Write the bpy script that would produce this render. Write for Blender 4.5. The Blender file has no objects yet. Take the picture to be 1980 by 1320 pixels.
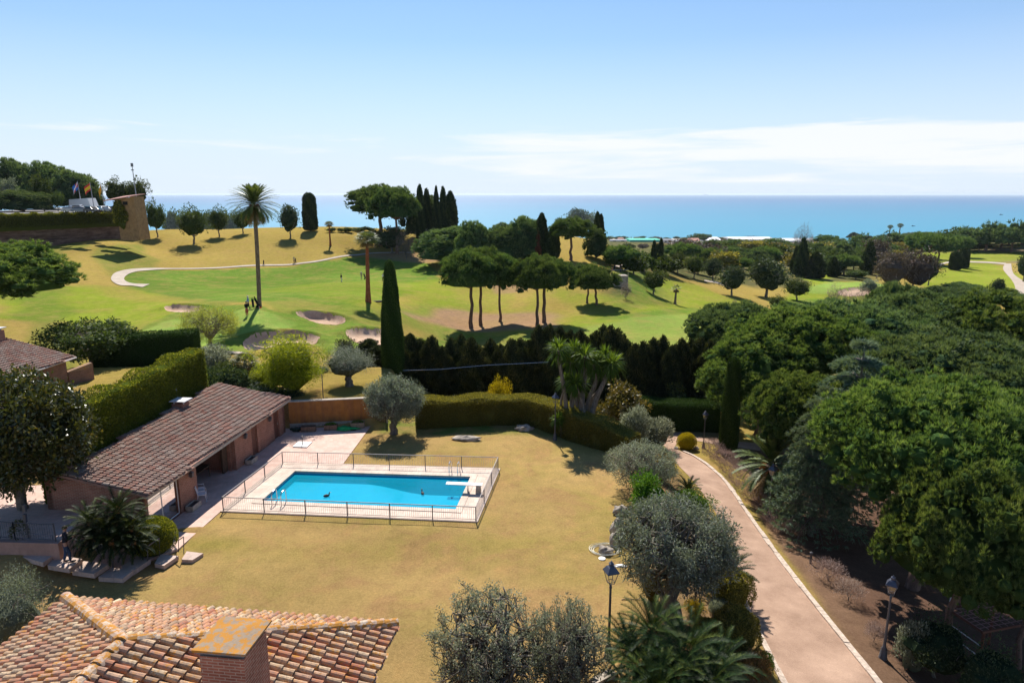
import bpy, math, random
import numpy as np
from mathutils import Vector, Matrix
S = bpy.context.scene
rad = math.radians
CAMZ, PITCH, FPX = 17.0, rad(12.2), 1320.0
# ---------------------------------------------------------------- camera
cam = bpy.data.cameras.new('camera'); co = bpy.data.objects.new('camera', cam)
S.collection.objects.link(co); S.camera = co
co.location = (0, 0, CAMZ); co.rotation_euler = (rad(90) - PITCH, 0, 0)
cam.sensor_width = 36; cam.lens = 24; cam.clip_start = 0.5; cam.clip_end = 200000
S.render.resolution_x, S.render.resolution_y = 1024, 682
# ---------------------------------------------------------------- sky, sun, exposure
SUN_EL, SUN_AZ = 47.0, -10.0
W = bpy.data.worlds.new('World'); S.world = W; W.use_nodes = True
wn = W.node_tree.nodes; wl = W.node_tree.links
for n in list(wn): wn.remove(n)
def WN(t, **k):
    n = wn.new(t)
    for a, b in k.items(): setattr(n, a, b)
    return n
out = WN('ShaderNodeOutputWorld'); bg = WN('ShaderNodeBackground'); bg.inputs['Strength'].default_value = 0.075
sky = WN('ShaderNodeTexSky'); sky.sky_type = 'NISHITA'; sky.sun_disc = False
sky.sun_elevation = rad(SUN_EL); sky.sun_rotation = rad(SUN_AZ); sky.altitude = 90
sky.air_density = 1.0; sky.dust_density = 0.25; sky.ozone_density = 2.5
# thin cloud bank low over the sea, laid out by direction
tc = WN('ShaderNodeTexCoord'); sep = WN('ShaderNodeSeparateXYZ'); wl.new(tc.outputs['Generated'], sep.inputs[0])
def wmath(op, a, b=None, c=None, clamp=False):
    n = WN('ShaderNodeMath', operation=op); n.use_clamp = clamp
    for i, v in enumerate((a, b, c)):
        if v is None: continue
        if isinstance(v, (int, float)): n.inputs[i].default_value = v
        else: wl.new(v, n.inputs[i])
    return n.outputs[0]
def wramp(val, pts):
    n = WN('ShaderNodeValToRGB'); r = n.color_ramp
    r.elements[0].position = pts[0][0]; r.elements[0].color = (pts[0][1],)*3+(1,)
    r.elements[1].position = pts[-1][0]; r.elements[1].color = (pts[-1][1],)*3+(1,)
    for p, v in pts[1:-1]:
        e = r.elements.new(p); e.color = (v,)*3+(1,)
    wl.new(val, n.inputs[0]); return n.outputs[0]
comb = WN('ShaderNodeCombineXYZ')
az = wmath('ARCTAN2', sep.outputs['X'], sep.outputs['Y'])
wl.new(wmath('MULTIPLY', az, 2.0), comb.inputs[0]); wl.new(wmath('MULTIPLY', sep.outputs['Z'], 26.0), comb.inputs[1])
ns = WN('ShaderNodeTexNoise'); ns.inputs['Scale'].default_value = 1.6; ns.inputs['Detail'].default_value = 9; ns.inputs['Roughness'].default_value = .6
ns.inputs['Distortion'].default_value = .4
wl.new(comb.outputs[0], ns.inputs['Vector'])
band = wramp(sep.outputs['Z'], [(0.0, .35), (.02, .8), (.05, 1.0), (.078, .95), (.10, .35), (.125, 0.0)])
right = wramp(wmath('ADD', wmath('MULTIPLY', az, .8), .5), [(.1, .55), (.40, .6), (.52, .9), (.66, 1.0)])
cov = wmath('MULTIPLY', band, right)
thr = wmath('SUBTRACT', .80, wmath('MULTIPLY', cov, .47))
cl = wmath('MULTIPLY', wmath('SUBTRACT', ns.outputs[0], thr), 6.0, clamp=True)
cl = wmath('MULTIPLY', cl, .75)
mx = WN('ShaderNodeMix', data_type='RGBA'); wl.new(cl, mx.inputs[0])
mx.inputs[7].default_value = (7.2, 7.2, 7.4, 1)
veil = WN('ShaderNodeMix', data_type='RGBA')          # pale marine haze low in the sky
wl.new(wramp(sep.outputs['Z'], [(0.0, .95), (.05, .88), (.11, .62), (.2, .26), (.4, 0.0)]), veil.inputs[0])
veil.inputs[7].default_value = (5.6, 6.3, 7.2, 1); tn = WN('ShaderNodeMix', data_type='RGBA', blend_type='MULTIPLY'); tn.inputs[0].default_value = 1; tn.inputs[7].default_value = (.50, .72, .90, 1); wl.new(sky.outputs[0], tn.inputs[6]); wl.new(tn.outputs[2], veil.inputs[6]); wl.new(veil.outputs[2], mx.inputs[6])
wl.new(mx.outputs[2], bg.inputs[0]); wl.new(bg.outputs[0], out.inputs[0])
sl = bpy.data.lights.new('sun', 'SUN'); so = bpy.data.objects.new('sun', sl); S.collection.objects.link(so)
sl.energy = 4.1; sl.angle = rad(.53); sl.color = (1, .95, .87)
sd = Vector((math.sin(rad(SUN_AZ))*math.cos(rad(SUN_EL)), math.cos(rad(SUN_AZ))*math.cos(rad(SUN_EL)), math.sin(rad(SUN_EL))))
so.rotation_euler = sd.to_track_quat('Z', 'Y').to_euler(); so.location = (0, 0, 60)
S.view_settings.view_transform = 'Standard'; S.view_settings.look = 'None'
S.view_settings.exposure = 0.92; S.view_settings.gamma = 1
S.render.engine = 'CYCLES'
try:
    S.cycles.max_bounces = 6; S.cycles.transparent_max_bounces = 8
    S.cycles.diffuse_bounces = 4; S.cycles.glossy_bounces = 2; S.cycles.transmission_bounces = 3
    S.cycles.caustics_reflective = False; S.cycles.caustics_refractive = False
except Exception: pass

# ---------------------------------------------------------------- helpers
rng = np.random.default_rng(11)
def unit(v): return v/np.maximum(np.linalg.norm(v, axis=-1, keepdims=True), 1e-9)
def ray(u, v):
    x = (u-990)/FPX; y = -(v-660)/FPX
    return np.array([x, math.cos(PITCH)+y*math.sin(PITCH), -math.sin(PITCH)+y*math.cos(PITCH)])
def P(u, v, z=0.0):                     # point of a sight line at height z
    d = ray(u, v); t = (z-CAMZ)/d[2]; return np.array([d[0]*t, d[1]*t, z])
def DY(u, v, Y):                        # point of a sight line at distance Y
    d = ray(u, v); t = Y/d[1]; return np.array([d[0]*t, Y, CAMZ+d[2]*t])

class Geo:
    def __init__(s): s.V = []; s.F = []; s.R = []; s.M = []; s.n = 0
    def add(s, V, F, r=.5, m=0):
        V = np.asarray(V, float).reshape(-1, 3); F = np.asarray(F, int)
        if F.ndim == 1: F = F[None]
        s.V.append(V); s.F.append(F+s.n); s.n += len(V)
        s.R.append(np.full(len(V), r, float) if np.isscalar(r) else np.asarray(r, float)); s.M.append(m)
        return s
    def mesh(s, name, mats, smooth=False):
        me = bpy.data.meshes.new(name)
        V = np.concatenate(s.V); R_ = np.concatenate(s.R)
        me.vertices.add(len(V)); me.vertices.foreach_set('co', V.ravel().astype(np.float32))
        loops = np.concatenate([f.ravel() for f in s.F]); cnt = np.concatenate([np.full(len(f), f.shape[1]) for f in s.F])
        mi = np.concatenate([np.full(len(f), m) for f, m in zip(s.F, s.M)])
        me.loops.add(len(loops)); me.loops.foreach_set('vertex_index', loops.astype(np.int32))
        me.polygons.add(len(cnt)); st = np.concatenate([[0], np.cumsum(cnt)[:-1]])
        me.polygons.foreach_set('loop_start', st.astype(np.int32))
        me.polygons.foreach_set('loop_total', cnt.astype(np.int32))
        me.polygons.foreach_set('material_index', mi.astype(np.int32))
        me.polygons.foreach_set('use_smooth', np.full(len(cnt), smooth))
        a = me.attributes.new('rnd', 'FLOAT', 'POINT'); a.data.foreach_set('value', R_.astype(np.float32))
        for m in (mats if isinstance(mats, (list, tuple)) else [mats]): me.materials.append(m)
        me.update(calc_edges=True); return me
    # --- shapes
    def box(s, c, size, rz=0, r=.5, m=0, taper=1.0):
        x, y, z = [a/2 for a in size]
        V = np.array([[-x,-y,-z],[x,-y,-z],[x,y,-z],[-x,y,-z],[-x*taper,-y*taper,z],[x*taper,-y*taper,z],[x*taper,y*taper,z],[-x*taper,y*taper,z]])
        ca, sa = math.cos(rz), math.sin(rz)
        V = np.stack([V[:,0]*ca-V[:,1]*sa, V[:,0]*sa+V[:,1]*ca, V[:,2]], 1)+np.array(c)
        return s.add(V, [[0,3,2,1],[4,5,6,7],[0,1,5,4],[1,2,6,5],[2,3,7,6],[3,0,4,7]], r, m)
    def hexa(s, B, T, r=.5, m=0):       # 4 bottom corners ccw, 4 top corners
        return s.add(np.concatenate([B, T]), [[0,3,2,1],[4,5,6,7],[0,1,5,4],[1,2,6,5],[2,3,7,6],[3,0,4,7]], r, m)
    def tube(s, pts, radii, n=6, r=.5, m=0, cap=True):
        p = np.asarray(pts, float); k = len(p)
        if np.isscalar(radii): radii = np.full(k, radii)
        t = unit(np.gradient(p, axis=0)) if k > 2 else unit(np.repeat((p[1]-p[0])[None], 2, 0))
        ref = np.array([0, 0, 1.]) if abs(t[:,2]).mean() < .8 else np.array([1., 0, 0])
        a = unit(np.cross(t, ref)); b = np.cross(t, a)
        th = np.arange(n)*2*math.pi/n
        V = (p[:,None]+np.asarray(radii)[:,None,None]*(np.cos(th)[None,:,None]*a[:,None]+np.sin(th)[None,:,None]*b[:,None])).reshape(-1, 3)
        i = np.arange(k-1)[:,None]*n; j = np.arange(n)[None]; j2 = (j+1) % n
        F = np.stack([i+j, i+j2, i+n+j2, i+n+j], -1).reshape(-1, 4)
        s.add(V, F, r, m)
        if cap:
            q = s.n-len(V)
            for st in (0, (k-1)*n):
                s.F.append((q+st+np.arange(n))[None]); s.M.append(m)
        return s
    def lathe(s, c, prof, n=12, r=.5, m=0):     # prof: (radius, z)
        return s.tube(np.array([[c[0], c[1], c[2]+z] for _, z in prof])+np.arange(len(prof))[:,None]*1e-6, [max(q, .001) for q, _ in prof], n, r, m)
    def blob(s, c, size, nu=14, nv=9, amp=.12, r=.5, m=0, seed=0, flat=0):
        rg = np.random.default_rng(seed); ph = rg.random((6, 3))*6; fr = rg.integers(1, 4, (6, 3))
        th = np.arange(nu)*2*math.pi/nu; fi = np.linspace(-math.pi/2, math.pi/2, nv)
        T, Fi = np.meshgrid(th, fi); d = np.stack([np.cos(Fi)*np.cos(T), np.cos(Fi)*np.sin(T), np.sin(Fi)], -1)
        k = 1+amp*sum(np.sin(fr[q,0]*2*d[...,0]+ph[q,0])*np.sin(fr[q,1]*2*d[...,1]+ph[q,1])*np.cos(fr[q,2]*2*d[...,2]+ph[q,2]) for q in range(6))
        V = (d*k[...,None]*np.array(size)).reshape(-1, 3)
        if flat: V[:,2] = np.maximum(V[:,2], -size[2]*flat)
        V += np.array(c)
        i = np.arange(nv-1)[:,None]*nu; j = np.arange(nu)[None]; j2 = (j+1) % nu
        return s.add(V, np.stack([i+j, i+j2, i+nu+j2, i+nu+j], -1).reshape(-1, 4), r, m)
    def needles(s, C, D, L, Wd, n, spread, r=None, m=0):
        C = np.asarray(C); k = len(C)
        c = np.repeat(C, n, 0); d = unit(np.repeat(D, n, 0)+spread*rng.normal(size=(k*n, 3)))
        w = unit(np.cross(d, rng.normal(size=(k*n, 3))))*Wd/2*(.7+.6*rng.random((k*n, 1)))
        l = L*(.65+.6*rng.random((k*n, 1)))
        V = np.stack([c-w, c+w, c+d*l], 1).reshape(-1, 3)
        rr = np.repeat(rng.random(k) if r is None else r, n)*.7+.3*rng.random(k*n)
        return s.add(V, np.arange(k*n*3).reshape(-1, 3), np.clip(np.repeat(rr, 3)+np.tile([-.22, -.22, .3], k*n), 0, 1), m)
    def leaves(s, C, D, L, Wd, spread=.6, r=None, m=0, up=0):
        C = np.asarray(C); k = len(C)
        d = unit(D+spread*rng.normal(size=(k, 3)))
        nrm = rng.normal(size=(k, 3)); nrm[:,2] += up
        w = unit(np.cross(d, nrm))*Wd/2*(.7+.6*rng.random((k, 1)))
        l = L*(.65+.6*rng.random((k, 1)))
        V = np.stack([C, C+d*l*.5+w, C+d*l, C+d*l*.5-w], 1).reshape(-1, 3)
        rr = rng.random(k) if r is None else r
        return s.add(V, np.arange(k*4).reshape(-1, 4), np.repeat(rr, 4), m)

def obj(name, geo, mats, parent=None, smooth=False):
    me = geo.mesh(name, mats, smooth) if isinstance(geo, Geo) else geo
    o = bpy.data.objects.new(name, me); S.collection.objects.link(o)
    if parent: o.parent = parent
    return o
def tag(o, label=None, cat=None, group=None, kind=None):
    if label: o['label'] = label
    if cat: o['category'] = cat
    if group: o['group'] = group
    if kind: o['kind'] = kind
    return o
def thing(name, label, cat, loc=(0,0,0), rz=0, group=None, scale=None):
    o = bpy.data.objects.new(name, None); S.collection.objects.link(o); o.empty_display_size = .3
    o.location = [float(a) for a in loc]; o.rotation_euler = (0, 0, rz)
    if scale is not None: o.scale = scale
    return tag(o, label, cat, group)
def dup(root, label, loc, rz=0, scale=None, group=None):
    r = root.copy(); S.collection.objects.link(r); r.location = [float(a) for a in loc]; r.rotation_euler = (0, 0, rz)
    if scale is not None: r.scale = scale
    r['label'] = label
    if group: r['group'] = group
    for ch in list(root.children):
        c = ch.copy(); S.collection.objects.link(c); c.parent = r
        for g in ch.children:
            d = g.copy(); S.collection.objects.link(d); d.parent = c
    return r

# ---------------------------------------------------------------- materials
def newmat(name):
    m = bpy.data.materials.new(name); m.use_nodes = True; nt = m.node_tree
    for n in list(nt.nodes): nt.nodes.remove(n)
    return m, nt
class NT:
    def __init__(s, nt): s.nt = nt
    def n(s, t, **k):
        q = s.nt.nodes.new(t)
        for a, b in k.items(): setattr(q, a, b)
        return q
    def l(s, a, b): s.nt.links.new(a, b)
    def setv(s, sock, v):
        if hasattr(v, 'is_output') or isinstance(v, bpy.types.NodeSocket): s.l(v, sock)
        elif isinstance(v, (tuple, list)) and len(v) == 3 and sock.type == 'RGBA': sock.default_value = (*v, 1)
        else: sock.default_value = v
    def math(s, op, a, b=None, clamp=False):
        q = s.n('ShaderNodeMath', operation=op); q.use_clamp = clamp; s.setv(q.inputs[0], a)
        if b is not None: s.setv(q.inputs[1], b)
        return q.outputs[0]
    def vmath(s, op, a, b):
        q = s.n('ShaderNodeVectorMath', operation=op); s.setv(q.inputs[0], a); s.setv(q.inputs[1], b)
        return q.outputs['Value'] if op == 'DOT_PRODUCT' else q.outputs[0]
    def noise(s, scale, detail=4, rough=.55, vec=None, dist=0):
        q = s.n('ShaderNodeTexNoise'); q.inputs['Scale'].default_value = scale; q.inputs['Detail'].default_value = detail
        q.inputs['Roughness'].default_value = rough; q.inputs['Distortion'].default_value = dist
        s.l(vec if vec is not None else s.pos(), q.inputs['Vector']); return q.outputs[0]
    def pos(s):
        if not hasattr(s, '_g'): s._g = s.n('ShaderNodeNewGeometry')
        return s._g.outputs['Position']
    def opos(s):
        if not hasattr(s, '_o'): s._o = s.n('ShaderNodeTexCoord')
        return s._o.outputs['Object']
    def ramp(s, val, pts, interp='LINEAR'):
        q = s.n('ShaderNodeValToRGB'); r = q.color_ramp; r.interpolation = interp
        full = lambda c: (c, c, c, 1) if isinstance(c, (int, float)) else (*c, 1)
        r.elements[0].position = pts[0][0]; r.elements[0].color = full(pts[0][1])
        r.elements[1].position = pts[-1][0]; r.elements[1].color = full(pts[-1][1])
        for p, c in pts[1:-1]: r.elements.new(p).color = full(c)
        s.l(val, q.inputs[0]); return q.outputs[0]
    def mix(s, f, a, b, mode='MIX'):
        q = s.n('ShaderNodeMix', data_type='RGBA', blend_type=mode); s.setv(q.inputs[0], f); s.setv(q.inputs[6], a); s.setv(q.inputs[7], b)
        return q.outputs[2]
    def attr(s, name, sock='Fac'):
        q = s.n('ShaderNodeAttribute'); q.attribute_name = name; return q.outputs[sock]
    def bump(s, h, dist=.02, strength=.6):
        q = s.n('ShaderNodeBump'); q.inputs['Distance'].default_value = dist; q.inputs['Strength'].default_value = strength
        s.l(h, q.inputs['Height']); return q.outputs[0]
    def out(s, sh):
        o = s.n('ShaderNodeOutputMaterial'); s.l(sh, o.inputs[0]); return o
    def pbr(s, col, rough=.7, normal=None, spec=.35, metal=0, **k):
        q = s.n('ShaderNodeBsdfPrincipled'); s.setv(q.inputs['Base Color'], col); s.setv(q.inputs['Roughness'], rough)
        q.inputs['Specular IOR Level'].default_value = spec; q.inputs['Metallic'].default_value = metal
        if normal is not None: s.l(normal, q.inputs['Normal'])
        return q
MATS = {}
def plain(name, c, rough=.6, var=.15, scale=6, spec=.35, metal=0, bump=0):
    if name in MATS: return MATS[name]
    m, nt = newmat(name); t = NT(nt)
    nz = t.noise(scale, 5, vec=t.opos())
    f = t.ramp(nz, [(.3, 1-var), (.7, 1+var)])
    col = t.mix(1.0, c, f, 'MULTIPLY')
    b = t.bump(nz, bump) if bump else None
    t.out(t.pbr(col, rough, b, spec, metal).outputs[0]); MATS[name] = m; return m
def leafmat(name, c0, c1, c2=None, rough=.62, spec=.16, trans=.25, tcol=None):
    a = _leaf(name, c0, c1, c2, rough, spec, trans, tcol); b = _leaf(name+'_inner', c0, c1, c2, 1.0, 0.0, trans, tcol); return [a, b]
def _leaf(name, c0, c1, c2=None, rough=.55, spec=.3, trans=.25, tcol=None):
    m, nt = newmat(name); t = NT(nt)
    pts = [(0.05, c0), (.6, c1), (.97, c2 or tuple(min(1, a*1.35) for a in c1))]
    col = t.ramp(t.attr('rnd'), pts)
    oi = t.n('ShaderNodeObjectInfo')
    hs = t.n('ShaderNodeHueSaturation'); t.l(col, hs.inputs['Color'])
    t.l(t.math('ADD', t.math('MULTIPLY', oi.outputs['Random'], .35), .82), hs.inputs['Value'])
    t.l(t.math('ADD', t.math('MULTIPLY', oi.outputs['Random'], .024), .488), hs.inputs['Hue'])
    p = t.pbr(hs.outputs[0], rough, None, spec)
    tr = t.n('ShaderNodeBsdfTranslucent')
    if tcol: t.l(t.mix(1.0, hs.outputs[0], tcol, 'MULTIPLY'), tr.inputs[0])
    else: t.l(t.mix(1.0, hs.outputs[0], (1.5, 1.4, .6), 'MULTIPLY'), tr.inputs[0])
    mx = t.n('ShaderNodeMixShader'); mx.inputs[0].default_value = trans
    t.l(p.outputs[0], mx.inputs[1]); t.l(tr.outputs[0], mx.inputs[2]); t.out(mx.outputs[0]); return m
def barkmat(name, c0, c1, scale=6):
    m, nt = newmat(name); t = NT(nt)
    mp = t.n('ShaderNodeMapping'); mp.inputs['Scale'].default_value = (1, 1, .25); t.l(t.opos(), mp.inputs[0])
    nz = t.noise(scale, 6, .7, vec=mp.outputs[0])
    t.out(t.pbr(t.ramp(nz, [(.35, c0), (.68, c1)]), .9, t.bump(nz, .05), .15).outputs[0]); return m
# ================================================================ TERRAIN
SEA = -71.0
ctrl = []                                            # (x, y, z) heights read off the photo
def cY(u, v, Y): ctrl.append(DY(u, v, Y))
def cZ(u, v, z): ctrl.append(P(u, v, z))
for x in (-30, -20, -10, -2, 5):                     # the garden lawn is about level
    for y in (24, 32, 40, 48): ctrl.append(np.array([x, y, 0.]))
for x, y, z in ((-16, 14, 0), (0, 14, .3), (3.5, 21, .7), (0, 4, 0), (-30, 8, 0), (-60, 20, 1), (-45, 45, 2), (-30, 50, 1.5), (-38, 55, 1), (-60, 70, 0),
                (8.5, 24, 0), (10, 12, -.3), (9.5, 34, -.2), (8.5, 42, -.3), (6.5, 48, -.5), (-14, 54, 1.9), (-22, 54, 2.0), (-11, 53, 1.2), (-6, 55, -.8), (2, 56, -1.5), (12, 58, -3.4),
                (-5, 68, -3), (10, 68, -3.2), (22, 72, -4), (-25, 68, .8), (-40, 80, .3), (30, 15, -1.2), (45, 25, -3), (60, 50, -6), (30, 40, -3), (45, 60, -6.5), (70, 90, -11), (40, 85, -7), (25, 58, -4.2), (90, 60, -10), (110, 120, -14), (70, 15, -5), (120, 30, -12)):
    ctrl.append(np.array([x, y, float(z)]))
for u, v, z in ((1690,1310,-.3),(1520,1310,-.2),(1545,1135,-.8),(1430,1135,-.6),(1450,990,-1.5),(1375,985,-1.2),(1370,905,-2.2),(1300,890,-2.0),(1280,845,-2.9),(1400,840,-3.2),
                (1706,1268,-.6),(1485,1000,-1.7),(1562,1000,-2),(1675,1100,-1.5),(1795,1200,-1.2),(1900,1280,-1.2)): cZ(u, v, z)
for u, v, Y in ((430,620,86),(545,655,76),(705,650,79),(300,650,80),(100,650,82),(350,595,96),(240,690,68),(480,600,84),
                (503,590,88),(620,615,88),(712,582,100),(0,590,100),(60,560,115),(250,548,135),(250,525,150),(560,512,182),(430,519,170),(700,492,200),(850,510,180),
                (660,544,150),(740,545,148),(350,570,115),(560,560,130),
                (400,470,198),(300,480,190),(230,470,178),(500,452,208),(600,462,206),(660,456,210),(120,480,168),(0,495,160),(700,447,225),(800,455,220),(320,448,205),
                (912,630,113),(1000,600,122),(1045,632,108),(850,600,118),(850,560,140),(960,575,135),(1000,540,150),(1130,590,126),(1100,520,150),(1100,490,166),(1050,470,180),(1180,500,172),(1160,470,190),(1230,540,150),
                (1265,568,150),(1305,590,138),(1413,570,165),(1200,620,112),(1330,625,112),(1300,600,128),(1000,650,100),(1150,650,98),(1350,655,96),(850,650,102),
                (1480,572,178),(1540,570,190),(1640,560,205),(1640,590,180),(1560,610,150),(1850,540,260),(1850,498,370),(1780,500,360),(1960,575,220),(1850,575,210),(1960,510,330),(1940,475,430),
                (1250,505,300),(1350,500,330),(1450,500,340),(1550,500,380),(1650,490,450),(1400,480,700),(1300,478,900),(1500,476,800),(1700,470,700),(1800,465,600),(1200,480,900),(1980,455,620)): cY(u, v, Y)
for a in (-38, -30, -22, -14, -7, 0, 8, 16, 25, 33, 40):
    for r, z in ((1100, -63), (1370, -69.5), (1420, -71.5), (1700, -80), (2600, -100)):
        ctrl.append(np.array([math.sin(rad(a))*r/math.cos(rad(a)*.0), math.cos(rad(a))*r, z]))
    if a < 5:
        for r, z in ((330, -4), (480, -22), (750, -46)): ctrl.append(np.array([math.sin(rad(a))*r, math.cos(rad(a))*r, z]))
for a in (-75, -58, 58, 75):
    for r, z in ((10, 0), (60, 1 if a < 0 else -8), (200, 6 if a < 0 else -18), (600, -20), (1370, -69), (2600, -100)):
        ctrl.append(np.array([math.sin(rad(a))*r, math.cos(rad(a))*r, z]))
ctrl = np.array(ctrl)
def tcoord(x, y):
    r = np.maximum(np.hypot(x, y), 3.); return np.stack([np.arctan2(x, y)*2.6, np.log(r)], -1)
_Q = tcoord(ctrl[:,0], ctrl[:,1])
def _ker(a, b):
    d2 = ((a[:,None]-b[None])**2).sum(-1); return .5*d2*np.log(d2+1e-9)
_n = len(_Q); _A = np.zeros((_n+3, _n+3)); _A[:_n,:_n] = _ker(_Q, _Q)+np.eye(_n)*.004
_A[:_n,_n] = 1; _A[:_n,_n+1:] = _Q; _A[_n,:_n] = 1; _A[_n+1:,:_n] = _Q.T
_w = np.linalg.solve(_A, np.concatenate([ctrl[:,2], [0,0,0]]))
def sstep(t): t = np.clip(t, 0, 1); return t*t*(3-2*t)
def boxmask(x, y, x0, x1, y0, y1, s):
    return sstep((x-x0)/s+.5)*sstep((x1-x)/s+.5)*sstep((y-y0)/s+.5)*sstep((y1-y)/s+.5)
POOL = np.array([[-14.17,35.78],[-3.07,34.68],[-2.51,39.16],[-13.59,40.03]])     # water edge, counter-clockwise
def inpoly(x, y, poly):
    x = np.asarray(x, float); y = np.asarray(y, float); ins = np.zeros(x.shape, bool); n = len(poly)
    for i in range(n):
        x0, y0 = poly[i][:2]; x1, y1 = poly[(i+1) % n][:2]
        c = ((y0 > y) != (y1 > y)); xs = x0+(y-y0)*(x1-x0)/((y1-y0) if y1 != y0 else 1e-9)
        ins ^= c & (x < xs)
    return ins
def polydist(x, y, poly):
    d = np.full(np.shape(x), 1e9); n = len(poly)
    for i in range(n):
        a = np.array(poly[i][:2]); b = np.array(poly[(i+1) % n][:2]); e = b-a; L = (e*e).sum()+1e-12
        t = np.clip(((x-a[0])*e[0]+(y-a[1])*e[1])/L, 0, 1)
        d = np.minimum(d, np.hypot(x-a[0]-t*e[0], y-a[1]-t*e[1]))
    return np.where(inpoly(x, y, poly), -d, d)
BUNK = {}                                            # sand bunkers: outline (pixels) -> ground, filled in below
def Zt(x, y):
    x = np.asarray(x, float); y = np.asarray(y, float); sh = x.shape; xf = x.ravel(); yf = y.ravel()
    z = np.empty(len(xf))
    for i in range(0, len(xf), 20000):
        q = tcoord(xf[i:i+20000], yf[i:i+20000]); z[i:i+20000] = _ker(q, _Q)@_w[:_n]+_w[_n]+q@_w[_n+1:]
    g = boxmask(xf, yf, -26, 6.5, 22, 49.4, 3.0)
    # gentle swells of the dry lawn
    sw = .10*np.sin(xf*.55+1)*np.sin(yf*.7)+.16*np.exp(-((xf-1)**2/30+(yf-25)**2/6))
    pad = boxmask(xf, yf, -25, -.6, 32.8, 50, 1.2)
    z = z*(1-g)+g*sw*(1-pad)
    z = z+boxmask(xf, yf, -60, -21.6, 27.2, 36, 2.0)*.75
    # raised terrace behind the ochre wall
    t = boxmask(xf, yf, -40, -10.4, 49.2, 60, .9); z = z*(1-t)+t*1.75
    z = np.maximum(z, -3.2*0-1e9)
    return z.reshape(sh)
_Z0 = Zt
def Zone(x, y): return float(_Z0(np.array([x]), np.array([y]))[0])
_tr = np.exp(np.linspace(math.log(14), math.log(1500), 420))
def G(u, v, ymin=14):                               # where a sight line meets the ground
    d = ray(u, v); ys = _tr[_tr >= ymin]
    X = d[0]/d[1]*ys; Zr = CAMZ+d[2]/d[1]*ys; zz = Zt(X, ys)
    k = np.nonzero(Zr < zz)[0]
    if not len(k): Y = ys[-1]; return np.array([d[0]/d[1]*Y, Y, float(Zt(np.array([d[0]/d[1]*Y]), np.array([Y]))[0])])
    k = k[0]
    if k == 0: Y = ys[0]
    else:
        a0 = Zr[k-1]-zz[k-1]; a1 = Zr[k]-zz[k]; Y = ys[k-1]+(ys[k]-ys[k-1])*a0/(a0-a1)
    x = d[0]/d[1]*Y; return np.array([x, Y, Zone(x, Y)])
def GY(u, Y):                                        # ground under column u at distance Y (known distance, base hidden)
    x = (u-990)/FPX; # column at mid height
    x = x*(Y*math.cos(PITCH)+(CAMZ)*math.sin(PITCH)*.8); return np.array([x, Y, Zone(x, Y)])
def gpoly(pix): return np.array([G(u, v)[:2] for u, v in pix])
def smooth_poly(p, n=8, closed=True):
    p = np.asarray(p, float); k = len(p); o = []
    for i in range(k if closed else k-1):
        if closed: a, b, c, d = p[i-1], p[i], p[(i+1) % k], p[(i+2) % k]
        else: a, b, c, d = p[max(i-1, 0)], p[i], p[i+1], p[min(i+2, k-1)]
        for t in np.arange(n)/n:
            o.append(.5*((2*b)+(-a+c)*t+(2*a-5*b+4*c-d)*t*t+(-a+3*b-3*c+d)*t**3))
    if not closed: o.append(p[-1])
    return np.array(o)
# bunkers dig into the ground
bunk_px = {'a': [(470,662),(485,650),(520,643),(575,643),(612,650),(618,658),(600,666),(560,662),(520,672),(480,676)],
           'b': [(572,607),(590,604),(630,607),(662,614),(667,622),(650,627),(615,624),(590,615)],
           'c': [(669,642),(690,636),(722,638),(745,643),(745,680),(720,672),(695,664),(678,655)],
           'd': [(318,595),(335,591),(370,592),(392,595),(385,601),(350,603),(325,601)],
           'e': [(1622,562),(1650,556),(1690,556),(1690,566),(1660,572),(1625,570)]}
for k, p in bunk_px.items(): BUNK[k] = smooth_poly(gpoly(p), 6)
def Zt(x, y):
    x = np.asarray(x, float); y = np.asarray(y, float); z = _Z0(x, y)
    for k, p in BUNK.items():
        c = p.mean(0); m = (np.abs(x-c[0]) < 25) & (np.abs(y-c[1]) < 25)
        if m.any():
            d = polydist(x[m], y[m], p); far = np.clip((y[m]-c[1])/6, -1, 1)
            dep = .75 if k != 'd' else .6
            z[m] -= dep*sstep(-d/.9+.15); z[m] += .35*np.exp(-(d/1.2)**2)*(far > 0)*(d > 0)
    return z

# ---- the ground sheet
azs = np.concatenate([np.linspace(-88, -41, 40)[:-1], np.linspace(-41, 41, 440), np.linspace(41, 88, 40)[1:]])
rs = np.concatenate([np.linspace(3, 22, 30)[:-1], np.exp(np.linspace(math.log(22), math.log(56), 170))[:-1], np.exp(np.linspace(math.log(56), math.log(260), 260))[:-1], np.exp(np.linspace(math.log(260), math.log(2400), 90))])
RR, AA = np.meshgrid(rs, np.radians(azs), indexing='ij')
GX = RR*np.sin(AA); GYY = RR*np.cos(AA); GZ = Zt(GX, GYY)
GZ[GX*0+GYY < 0] = 0 if False else GZ[GX*0+GYY < 0]
d = polydist(GX, GYY, POOL); near = np.hypot(GX+8, GYY-37) < 20
GZ = np.where(near & (d < .75), GZ-3.2*sstep((.75-d)/.6), GZ)
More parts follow.
